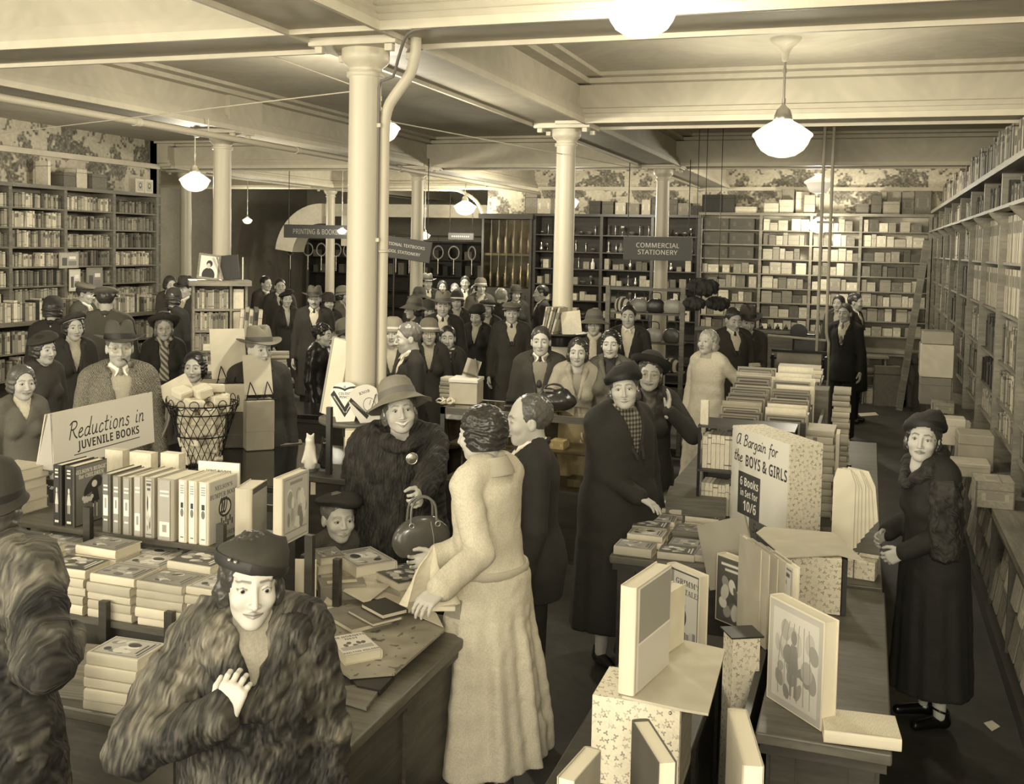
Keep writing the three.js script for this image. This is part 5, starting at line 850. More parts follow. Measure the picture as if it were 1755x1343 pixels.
// ---------------------------------------------------------------- table of juvenile books
function cabinetTable(name, label, x0, x1, z0, z1, Y, mat, topMat, o = {}) {
  const t = thing(name, label, o.cat || 'table', [(x0 + x1) / 2, 0, (z0 + z1) / 2]); const w = (x1 - x0) / 2, d = (z1 - z0) / 2;
  part(t, 'table_top', box(2 * w, 0.042, 2 * d, 0.008), topMat, [0, Y - 0.042, 0]); part(t, 'edge_moulding', span(-w + 0.015, w - 0.015, Y - 0.075, Y - 0.042, -d + 0.015, d - 0.015), mat); part(t, 'carcase', span(-w + 0.05, w - 0.05, 0.08, Y - 0.075, -d + 0.05, d - 0.05), mat); part(t, 'plinth', span(-w + 0.08, w - 0.08, 0, 0.08, -d + 0.08, d - 0.08), mWoodD);
  for (const s of [-1, 1]) { const n = Math.max(1, Math.round(2 * d / 0.6)); for (let i = 0; i <= n; i++) part(t, 'stile', span(s * (w - 0.05), s * (w - 0.035), 0.08, Y - 0.075, -d + 0.05 + i * (2 * d - 0.18) / n, -d + 0.13 + i * (2 * d - 0.18) / n), mat); const m = Math.max(1, Math.round(2 * w / 0.6)); for (let i = 0; i <= m; i++) part(t, 'stile', span(-w + 0.05 + i * (2 * w - 0.18) / m, -w + 0.13 + i * (2 * w - 0.18) / m, 0.08, Y - 0.075, s * (d - 0.05), s * (d - 0.035)), mat); }
  return t;
}
cabinetTable('display_table', 'panelled wooden display table spread with juvenile books', -3.95, -1.5, -4.08, -2.78, 0.8, M(0.36, { map: tWood, roughness: 0.5 }), M(0.46, { map: tWood, roughness: 0.4 }));
const T3Y = 1.12, T2Y = 0.93;
{
  const t = thing('stepped_rack', 'dark wooden stepped book rack with upright posts on the juvenile table', 'rack', [0, 0.8, 0]);
  const up = (x, y0, y1, z, w = 0.035, d = 0.025) => part(t, 'post', span(x - w / 2, x + w / 2, y0 - 0.8, y1 - 0.8, z - d / 2, z + d / 2), mWoodD);
  part(t, 'lower_shelf', span(-3.8, -2.22, T2Y - 0.025 - 0.8, T2Y - 0.8, -3.66, -3.2), mWood); part(t, 'upper_shelf', span(-3.85, -2.37, T3Y - 0.022 - 0.8, T3Y - 0.8, -3.94, -3.62), mWood); part(t, 'riser', span(-3.8, -2.22, 0.0, T2Y - 0.025 - 0.8, -3.24, -3.22), mWoodD);
  for (const px of [150, 378, 530]) { const p = atZ(px, 930, -3.6); up(p.x, 0.8, T3Y + 0.11, -3.605); } for (const px of [180, 292]) { const p = atZ(px, 1080, -3.19); up(p.x, 0.8, T2Y + 0.08, -3.187); }
  for (const x of [-3.8, -2.4]) up(x, 0.8, T3Y, -3.92);
  part(t, 'back_rail', span(-3.85, -2.37, T3Y + 0.08 - 0.8, T3Y + 0.11 - 0.8, -3.955, -3.94), mWoodD);
}
let annual = -1;
{ // the row on the upper shelf
  const mk = (x0, x1, h, tn, o = {}) => { const z = -3.72, A = atY(x0, 935, T3Y), k = 4.62 / F, t = Math.max(0.02, (x1 - x0) * k * 1.0), X = atZ((x0 + x1) / 2, 935, -3.63).x; book([X, T3Y, z - 0.02], { t, h, d: 0.2, tone: tn, label: o.label || `${toneWord(tn)} annual, ${nth[++annual]} along the upper rack from the dark pair`, ...o }); };
  const girl = canvasTex(0.04, 0.28, x => { x.fillStyle = cssTone(0.16); x.fillRect(0, 0, 100, 100); x.fillStyle = cssTone(0.75); x.fillRect(20, 4, 60, 3); x.fillRect(20, 9, 60, 3); x.fillRect(20, 16, 60, 3); x.save(); x.translate(50, 58); x.scale(3.2, 0.8); figure(x, 0, 0, 1, cssTone(0.72)); x.restore(); x.fillStyle = cssTone(0.8); x.fillRect(15, 92, 70, 4); }, 1200);
  const budget = canvasTex(0.2, 0.28, (x, k) => { x.fillStyle = cssTone(0.48); x.fillRect(0, 0, 100, 100); word(x, "NELSON'S BUDGET", 50, 10, 9, k, cssTone(0.88), { font: 'serif', sx: 0.9 }); word(x, 'for CHILDREN', 50, 19, 9, k, cssTone(0.88), { font: 'serif', sx: 0.9 }); x.fillStyle = cssTone(0.2); x.beginPath(); x.ellipse(55, 42, 32, 16, -0.4, Math.PI, 7); x.fill(); x.save(); x.translate(62, 58); x.scale(1.5, 1.1); figure(x, 0, 0, 1, cssTone(0.2)); x.restore(); x.fillStyle = cssTone(0.88); x.beginPath(); x.ellipse(60, 36, 9, 6, 0, 0, 7); x.fill(); for (let i = 0; i < 8; i++) { x.beginPath(); x.ellipse(24 + i * 4, 56 + 6 * hash3(i, 1, 1), 5, 4, 0, 0, 7); x.fill(); } x.fillRect(54, 70, 4, 24); x.fillRect(66, 70, 4, 24); });
  mk(88, 106, 0.27, 0.2, { spine: girl, label: 'dark spined annual with a girl on the spine under the reductions sign, outer of two' }); mk(108, 128, 0.27, 0.3, { spine: girl, front: budget, label: 'grey annual with a figure under an umbrella on its cover beneath the reductions sign' });
  const lab = (b, l0, l1) => canvasTex(0.05, 0.28, x => { x.fillStyle = cssTone(b); x.fillRect(0, 0, 100, 100); x.fillStyle = cssTone(0.9); x.fillRect(10, 17, 80, 3); x.fillRect(10, 24, 80, 3); x.fillRect(5, l0, 90, l1 - l0); x.fillRect(15, 78, 70, 3); x.fillStyle = cssTone(0.6); x.fillRect(30, l0 + 5, 40, (l1 - l0) * 0.5); }, 900);
  mk(172, 189, 0.255, 0.42, { spine: lab(0.42, 35, 72) }); mk(190, 206, 0.25, 0.55, { spine: lab(0.55, 36, 66) }); mk(207, 225, 0.25, 0.6, { spine: lab(0.6, 38, 68) }); mk(226, 244, 0.262, 0.68, { spine: lab(0.68, 62, 92) }); mk(245, 264, 0.26, 0.66, { spine: prints[1] }); mk(266, 300, 0.262, 0.68, { spine: lab(0.66, 70, 95) });
  const kid = canvasTex(0.04, 0.28, x => { x.fillStyle = cssTone(0.9); x.fillRect(0, 0, 100, 100); x.fillStyle = cssTone(0.6); for (let i = 0; i < 4; i++) x.fillRect(15, 6 + i * 4, 70, 2); x.fillStyle = cssTone(0.2); x.fillRect(25, 35, 50, 9); x.fillStyle = cssTone(0.45); x.beginPath(); x.ellipse(50, 52, 30, 7, 0, 0, 7); x.fill(); x.fillRect(20, 92, 60, 2); }, 1200);
  const bumper = canvasTex(0.2, 0.26, (x, k) => { x.fillStyle = cssTone(0.72); x.fillRect(0, 0, 100, 100); word(x, "NELSON'S", 50, 13, 10, k, cssTone(0.3), { font: 'serif' }); word(x, 'BUMPER BOOK', 50, 25, 11, k, cssTone(0.3), { font: 'serif', sx: 0.95 }); x.strokeStyle = cssTone(0.25); x.lineWidth = 4; x.fillStyle = cssTone(0.85); x.beginPath(); x.ellipse(55, 48, 22, 14, 0, 0, 7); x.fill(); x.stroke(); for (let i = 0; i < 3; i++) { x.beginPath(); x.ellipse(40 + i * 8, 44, 5, 12, 0.3, 0, 7); x.stroke(); } x.fillStyle = cssTone(0.3); for (let i = 0; i < 6; i++) x.fillRect(40 + i * 8, 64 + (i % 2) * 6, 5, 10); word(x, 'for', 30, 84, 9, k, cssTone(0.3), { font: 'serif' }); word(x, 'CHILDREN', 62, 93, 9, k, cssTone(0.3), { font: 'serif' }); });
  mk(303, 319, 0.265, 0.9, { spine: kid }); mk(320, 336, 0.265, 0.9, { spine: kid }); mk(338, 357, 0.265, 0.9, { spine: kid, front: bumper, label: 'white annual whose cover shows a child in a bonnet, last of the upright row' });
  panelBook({ bl: [432, 932], br: [462, 908], Y: T3Y, h: 0.235, t: 0.075, tone: 0.82, print: canvasTex(0.18, 0.24, x => { x.fillStyle = cssTone(0.6); x.fillRect(0, 0, 100, 100); x.fillStyle = cssTone(0.3); x.fillRect(0, 0, 100, 10); }), w: 0.18, label: 'thick cream book with a plain tan cover beside a dark rack post' });
  panelBook({ bl: [484, 936], br: [530, 912], Y: T3Y, h: 0.285, t: 0.045, tone: 0.86, w: 0.22, print: canvasTex(0.22, 0.28, x => { x.fillStyle = cssTone(0.72); x.fillRect(0, 0, 100, 100); for (let i = 0; i < 22; i++) { x.fillStyle = cssTone(0.5 + 0.35 * hash3(i, 3, 9)); x.beginPath(); x.ellipse(15 + 70 * hash3(i, 2, 8), 22 + 55 * hash3(i, 4, 8), 4 + 8 * hash3(i, 5, 8), 5 + 10 * hash3(i, 6, 8), 0, 0, 7); x.fill(); } x.strokeStyle = cssTone(0.55); x.lineWidth = 1.5; x.strokeRect(4, 3, 92, 94); x.fillStyle = cssTone(0.55); x.fillRect(25, 8, 50, 5); x.fillRect(6, 84, 88, 2); }), label: 'tall cream picture book with a pale illustrated cover at the rack end' });
  // rear row with a lettered card
  for (const [a, w, h, tn] of [[205, 0.1, 0.3, 0.85], [250, 0.12, 0.3, 0.9], [300, 0.1, 0.31, 0.9]]) block('leaning_book', `${toneWord(tn)} large book standing behind the upright row of annuals`, 'book', 'large books behind the annuals', [atZ(a, 830, -4.0).x, T3Y - 0.02, -3.985], 0, w, h, 0.05, M(tn, { map: tPlaster }));
  { const p = atZ(398, 830, -4.0), c = thing('price_card', 'white lettered card standing behind the upright annuals', 'card', [p.x, T3Y, -3.9], 0.1); part(c, 'card', box(0.2, 0.29, 0.01), mPaper); part(c, 'lettering', new THREE.PlaneGeometry(0.2, 0.29), new THREE.MeshStandardMaterial({ map: canvasTex(0.2, 0.29, (x, k) => { x.fillStyle = cssTone(0.93); x.fillRect(0, 0, 100, 100); word(x, 'NINE BOOKS', 50, 14, 7, k, cssTone(0.3)); }) }), [0, 0.145, 0.0056]); }
  // piles on the lower step and on the table
  const g = 'book piles on the stepped rack', L = (r, i) => `book in the ${nth[i]} ${r} pile from the outer end of the stepped rack`;
  for (let i = 0; i < 6; i++) pile(V(-3.38 + i * 0.225, T2Y, -3.29), i === 1 ? 6 : 5, { h: 0.205, d: 0.15, tone: 0.86, label: L('front', i), group: g, top: prints[i % 4] });
  for (let i = 0; i < 7; i++) pile(V(-3.6 + i * 0.225, T2Y, -3.46), 5 + (i % 2), { h: 0.205, d: 0.15, tone: 0.88, label: L('middle', i), group: g, top: prints[(i + 1) % 4] });
  for (let i = 0; i < 6; i++) if (i !== 0) pile(V(-3.55 + i * 0.24, T2Y, -3.61), 4, { h: 0.2, d: 0.14, tone: 0.85, t: 0.034, label: L('rear', i), group: g, top: prints[(i + 2) % 4] });
  pile(V(-3.68, T2Y, -3.3), 7, { h: 0.24, d: 0.2, tone: 0.85, t: 0.038, label: 'large pale book in the tall pile ending the stepped rack', group: 'large outer pile' });
  pile(V(-3.72, T3Y, -3.78), 4, { h: 0.2, d: 0.2, tone: 0.85, t: 0.05, label: 'thick pale book piled at the outer end of the upper rack', group: 'outer upper pile' });
  const gp = 'book piles on the table front'; const F1 = atY(215, 1205, 0.8); pile(V(F1.x, 0.8, F1.z), 5, { h: 0.2, d: 0.15, tone: 0.88, t: 0.036, yaw: 0.08, label: 'pale book in the outer front pile on the bare juvenile table top', group: gp, top: prints[1] }); pile(V(F1.x + 0.22, 0.8, F1.z - 0.03), 5, { h: 0.19, d: 0.15, tone: 0.86, yaw: 0.05, label: 'pale book in the middle front pile on the bare juvenile table top', group: gp, top: prints[3] }); pile(V(F1.x + 0.43, 0.8, F1.z), 4, { h: 0.19, d: 0.15, tone: 0.84, label: 'pale book in the front pile beside the woman in mottled fur', group: gp, top: prints[0] });
  const bx = atY(150, 1180, 0.8); block('flat_case', 'wide flat tan case lying on the front of the juvenile table', 'case', undefined, [bx.x - 0.1, 0.8, bx.z - 0.05], 0.15, 0.42, 0.07, 0.3, M(0.6, { map: tWood }));
  pile(V(-3.4, 0.8, -3.0), 6, { h: 0.22, d: 0.17, tone: 0.8, label: 'book in the front pile beside the woman reaching to the table', group: gp });
}
{ // the reductions sign: a long ridge tent of card on a post
  const A = atY(92, 797, 1.33), B = atY(264, 748, 1.33), mid = A.clone().lerp(B, 0.5), dir = B.clone().sub(A), L = dir.length(); const yaw = Math.atan2(-dir.z, dir.x) ;
  const t = thing('shop_sign', 'long cream tent card sign lettered reductions in juvenile books', 'sign', [mid.x, 1.3, mid.z], yaw); const h = 0.27;
  const tex = canvasTex(L, h, (x, k) => { x.fillStyle = cssTone(0.9); x.fillRect(0, 0, 100, 100); script(x, 'Reductions in', 14, 52, 17, k, cssTone(0.2), 0.15, 0.2, 0.22); word(x, 'JUVENILE BOOKS', 53, 67, 22, k, cssTone(0.2), { sx: 1.0 }); x.fillStyle = cssTone(0.25); x.fillRect(18, 81, 66, 1.6); }, 1100);
  part(t, 'front_card', box(L, h, 0.006), M(0.9, { map: tPlaster })).rotation.x = -0.06; const pl = part(t, 'lettering', new THREE.PlaneGeometry(L * 0.995, h * 0.99), new THREE.MeshStandardMaterial({ map: tex, roughness: 0.8 }), [0, h / 2, 0.0045 - 0.008]); pl.rotation.x = -0.06; pl.position.z = 0.004 - Math.sin(0.06) * h / 2;
  const b = part(t, 'back_card', box(L, h, 0.006), mCard, [0, 0, -0.1]); b.rotation.x = 0.2; part(t, 'foot_card', box(L, 0.006, 0.1), M(0.5), [0, 0, -0.05]); part(t, 'post', span(-0.03, 0.03, -0.38, 0, -0.07, -0.04), mWood);
  const lip = new THREE.Shape(); lip.moveTo(0, 0); lip.lineTo(-0.1, 0); lip.lineTo(-0.03, h); lip.lineTo(-0.012, h); const e = new THREE.ExtrudeGeometry(lip, { depth: 0.004, bevelEnabled: false }); e.rotateY(Math.PI / 2); for (const s of [-1, 1]) part(t, 'end_card', e, M(0.62), [s * L / 2, 0, 0]).scale.set(1, 1, -1);
}
{ // the wrapping end of the table: mat board, portfolio, books and papers
  const Yb = 0.835, flat = (name, label, cat, pts, Y, th, mat, o = {}) => { const P = pts.map(p => atY(p[0], p[1], Y)), c = P.reduce((a, b) => a.add(b.clone().multiplyScalar(1 / P.length)), V(0, 0, 0)); const s = new THREE.Shape(P.map(p => new THREE.Vector2(p.x - c.x, -(p.z - c.z)))); const e = new THREE.ExtrudeGeometry(s, { depth: th, bevelEnabled: false }); e.rotateX(-Math.PI / 2); boxUV(e); return solo(name, label, cat, e, mat, [c.x, Y - th, c.z], 0, o.group); };
  globalThis.flatSheet = flat;
  flat('mat_board', 'stained grey cardboard sheet lying across the table corner', 'card', [[545, 1120], [600, 1159], [676, 1153], [762, 1078], [744, 1046], [605, 985], [560, 1010]], Yb, 0.01, M(0.68, { roughness: 0.85, map: dataTex(128, (u, v) => 0.88 + 0.05 * pnoise(u, v, 8, 8) - (pnoise(u, v, 26, 26, 3) > 0.72 ? 0.3 : 0), 2, 2) }));
  flat('portfolio', 'black folded portfolio under the cardboard sheet', 'portfolio', [[600, 1160], [676, 1156], [652, 1182], [612, 1174]], 0.823, 0.02, mBlack);
  flat('corrugated_pad', 'ribbed brown pad under the portfolio at the table edge', 'pad', [[570, 1178], [612, 1172], [648, 1184], [628, 1212], [575, 1196]], 0.815, 0.012, M(0.45, { map: tPages }));
  const hornet = canvasTex(0.15, 0.2, (x, k) => { x.fillStyle = cssTone(0.86); x.fillRect(0, 0, 100, 100); word(x, 'THE HORNETS', 52, 12, 12, k, cssTone(0.25), { sx: 0.95 }); word(x, 'NEST', 56, 25, 12, k, cssTone(0.25)); for (let i = 0; i < 5; i++) { x.fillStyle = cssTone(0.4); x.beginPath(); x.ellipse(25 + i * 13, 45 + 18 * hash3(i, 4, 4), 6, 8, i, 0, 7); x.fill(); } x.fillStyle = cssTone(0.68); x.fillRect(5, 62, 90, 18); word(x, 'RAILTON HOLDEN', 50, 92, 9.5, k, cssTone(0.25), { sx: 0.95 }); });
  const hb = atY(606, 1118, Yb); const hbk = book([hb.x, Yb, hb.z], { t: 0.036, h: 0.2, d: 0.145, flat: true, yaw: -0.72 + Math.PI, tone: 0.85, back: hornet, label: 'cream novel with hornets on the jacket lying on the cardboard sheet' });
  const f1 = atY(610, 1062, Yb); book([f1.x, Yb, f1.z], { t: 0.022, h: 0.26, d: 0.19, flat: true, yaw: -0.55 + Math.PI, tone: 0.55, label: 'large grey album lying on the cardboard sheet' }); const f2 = atY(640, 1058, Yb + 0.022); book([f2.x, Yb + 0.024, f2.z - 0.01], { t: 0.014, h: 0.2, d: 0.14, flat: true, yaw: -0.55 + Math.PI, tone: 0.5, label: 'thin brown book under the black notebook' }); const f3 = atY(658, 1042, Yb + 0.05); book([f3.x, Yb + 0.04, f3.z], { t: 0.02, h: 0.17, d: 0.12, flat: true, yaw: -0.55 + Math.PI, tone: 0.27, label: 'black notebook topping the stack on the cardboard sheet' });
  flat('wrapping_paper', 'loose white sheet of paper behind the grey album', 'paper', [[587, 1012], [612, 992], [668, 1002], [628, 1034]], Yb + 0.05, 0.002, mPaper);
  flat('wrapping_paper', 'folded white paper tucked at the edge of the cardboard sheet', 'paper', [[542, 1055], [560, 1022], [582, 1038], [560, 1058]], Yb + 0.02, 0.002, mPaper);
  flat('wrapping_paper', 'long white paper strip under the black notebook', 'paper', [[655, 1012], [716, 1034], [702, 1050], [640, 1024]], Yb + 0.03, 0.002, mPaper);
  flat('wrapping_paper', 'white paper flap at the far corner of the cardboard sheet', 'paper', [[704, 1050], [716, 1036], [748, 1050], [760, 1074]], Yb + 0.012, 0.002, mPaper);
  { const p = atY(580, 1006, 0.88), q = thing('carton', 'small brown printed carton beside the white paper', 'box', [p.x, 0.8, p.z - 0.03], 0.6); part(q, 'box_body', box(0.2, 0.1, 0.13, 0.004), M(0.6, { map: tPlaster })); part(q, 'label', box(0.13, 0.002, 0.03), mPaper, [0, 0.1, 0.01]); }
  for (const [px, py, n, h, d, t, tn, yw, lb] of [[625, 985, 2, 0.26, 0.2, 0.045, 0.86, 2.5, 'thick annual in the pile beside the child in the beret'], [690, 1000, 2, 0.24, 0.18, 0.035, 0.82, 2.6, 'pale book in the pile under the wrapping assistant'], [560, 980, 3, 0.16, 0.12, 0.035, 0.85, 2.4, 'small cream book piled before the child in the beret']]) { const p = atY(px, py, 0.86); pile(V(p.x, 0.8, p.z), n + 1, { h, d, t, tone: tn, yaw: yw, label: lb, group: lb.slice(0, 24) + ' pile', top: prints[px % 4] }); }
  for (const px of [531, 586]) { const p = atZ(px, 960, -3.9); const r = thing('divider_post', 'square dark wooden post dividing the book piles near the child', 'post', [p.x, 0.8, -3.86], 0, 'divider posts'); part(r, 'post', box(0.032, 0.26, 0.03, 0.003), mWoodD); part(r, 'foot', box(0.08, 0.02, 0.08, 0.003), mWoodD); }
  { const p = atZ(545, 985, -3.85), t = thing('price_card', 'small white price card leaning on the divider post by the child', 'card', [p.x - 0.03, 0.8, -3.8], 0.3); part(t, 'card', box(0.09, 0.26, 0.006), mPaper); part(t, 'fold', box(0.09, 0.006, 0.05), mPaper); }
}
// ---------------------------------------------------------------- glossy dark counter with basket and parcels
cabinetTable('sales_counter', 'glossy dark wooden sales counter holding a wire basket and wrapped parcels', -4.75, -3.0, -6.75, -5.45, 0.9, mWoodD, M(0.12, { roughness: 0.12 }), { cat: 'counter' });
{
  const b = atY(347, 798, 0.9), t = thing('wire_basket', 'flaring wire mesh basket overflowing with wrapped bundles on the dark counter', 'basket', b); const H0 = 0.42, r0 = 0.115, r1 = 0.23;
  const strands = []; for (let k = 0; k < 22; k++) for (const s of [-1, 1]) { const pts = []; for (let i = 0; i <= 10; i++) { const u = i / 10, r = r0 + (r1 - r0) * Math.pow(u, 1.3), a = k / 22 * 6.283 + s * u * 1.15; pts.push([r * Math.cos(a), u * H0, r * Math.sin(a)]); } strands.push(tube(pts, 0.0028, 12, 4)); }
  part(t, 'mesh', merge(strands), mBlackMetal); for (const u of [0, 0.5, 0.86, 1]) { const r = r0 + (r1 - r0) * Math.pow(u, 1.3), o = new THREE.TorusGeometry(r, 0.0042, 6, 40); o.rotateX(Math.PI / 2); part(t, 'hoop', o, mBlackMetal, [0, u * H0, 0]); } for (let k = 0; k < 16; k++) { const a = k / 16 * 6.283, o = new THREE.TorusGeometry(0.03, 0.003, 5, 14); o.rotateY(-a + Math.PI / 2); part(t, 'rim_loop', o, mBlackMetal, [r1 * Math.cos(a), H0 + 0.01, r1 * Math.sin(a)]); } part(t, 'floor_disc', new THREE.CylinderGeometry(r0, r0, 0.006, 24), mBlackMetal, [0, 0.004, 0]);
  for (let k = 0; k < 38; k++) { const lv = Math.floor(k / 5), a = k * 2.4, u = 0.02 + lv * 0.062, r = k > 36 ? 0.03 : (r0 + (r1 - r0) * Math.pow(u / H0, 1.3)) * 0.55; const w = rr(0.1, 0.14), g = box(w, rr(0.055, 0.08), rr(0.09, 0.12), 0.015).clone(); bend(g, (x, y, z) => [x + 0.006 * vnoise(x * 40, y * 40 + k, z * 40), y + 0.006 * vnoise(x * 40 + k, y * 40, z * 40), z]); const m = solo('paper_bundle', 'crumpled white paper bundle heaped in the wire basket', 'bundle', g, mPaper, [b.x + r * Math.cos(a), b.y + u + 0.012, b.z + r * Math.sin(a)], rr(0, 3), 'bundles in the wire basket'); m.rotation.x = rr(-0.3, 0.3); m.rotation.z = rr(-0.3, 0.3); }
  { const m = solo('envelope_pack', 'large white envelope packet sticking out of the wire basket', 'packet', box(0.2, 0.16, 0.05, 0.006), mPaper, [b.x - 0.14, b.y + 0.42, b.z + 0.02], 0.5); m.rotation.z = 0.5; }
  const hp = thing('wooden_hoop', 'bent wooden strips curving beside the wire basket', 'hoop', [b.x - 0.24, 0.9, b.z + 0.1], 0.2); for (const k of [0, 1, 2]) part(hp, 'strip', tube([[-0.14 + k * 0.03, 0, 0.02 * k], [-0.05 + k * 0.025, 0.16, 0.02 * k], [0.02 + k * 0.02, 0.3, 0.02 * k], [0.03 + k * 0.02, 0.42, 0.02 * k]], 0.009, 16, 5), k === 1 ? mWood : mWoodL);
  const pk = (px, py, w, h, d, yaw, m, lb) => { const p = atY(px, py, 0.9), q = thing('wrapped_parcel', lb, 'parcel', p, yaw); part(q, 'wrap', box(w, h, d, 0.012), m); part(q, 'paper_seam', span(-w / 2 - 0.001, w / 2 + 0.001, h * 0.38, h * 0.385, -d / 2 - 0.001, d / 2 + 0.001), M(0.5)); return p; };
  pk(442, 768, 0.2, 0.36, 0.19, 0.75, mKraft, 'tall kraft paper parcel standing on the dark counter'); const p2 = pk(388, 762, 0.3, 0.26, 0.28, 0.5, M(0.4, { roughness: 0.8, map: tPlaster }), 'brown carton behind the wire basket carrying a white box');
  const wb = thing('white_box', 'white lettered carton stacked behind the wire basket', 'box', [p2.x - 0.02, 1.162, p2.z], 0.5); part(wb, 'box_body', box(0.34, 0.2, 0.3, 0.006), mPaper); part(wb, 'lettering', new THREE.PlaneGeometry(0.16, 0.08), new THREE.MeshStandardMaterial({ map: canvasTex(0.16, 0.08, (x, k) => { x.fillStyle = cssTone(0.9); x.fillRect(0, 0, 100, 100); word(x, 'for', 40, 30, 34, k, cssTone(0.3), { style: 'italic', weight: '', font: 'serif' }); word(x, 'cards', 54, 68, 34, k, cssTone(0.3), { style: 'italic', font: 'serif' }); }) }), [-0.05, 0.12, 0.1515]);
  const easel = (P, yaw, w, h, lb) => { const q = thing('easel_card', lb, 'card', P, yaw); const c = part(q, 'card', box(w, h, 0.006), mCard, [0, 0.03, 0.03]); c.rotation.x = -0.42; const c2 = part(q, 'wire_easel', merge([tube([[-0.1, 0.005, 0.1], [-0.06, 0.12, 0.02], [-0.02, 0.005, 0.1]], 0.004, 12, 5, false, 0.05), tube([[0.02, 0.005, 0.1], [0.06, 0.12, 0.02], [0.1, 0.005, 0.1]], 0.004, 12, 5, false, 0.05), rod([-0.11, 0.005, 0.1], [0.11, 0.005, 0.1], 0.004, 5), rod([-0.06, 0.12, 0.02], [-0.06, 0.005, -0.09], 0.004, 5), rod([0.06, 0.12, 0.02], [0.06, 0.005, -0.09], 0.004, 5)]), mBlackMetal); };
  easel(V(p2.x + 0.02, 1.362, p2.z), 0.75, 0.25, 0.38, 'tall blank grey card on a black wire easel atop the white carton'); const p3 = atY(442, 768, 0.9); easel(V(p3.x, 1.262, p3.z), 0.75, 0.2, 0.3, 'smaller blank grey card on a black wire easel atop the kraft parcel');
  flatSheet('ruler', 'pale wooden ruler lying on the dark counter', 'ruler', [[458, 758], [516, 752], [518, 758], [462, 764]], 0.908, 0.006, mWoodL);
}
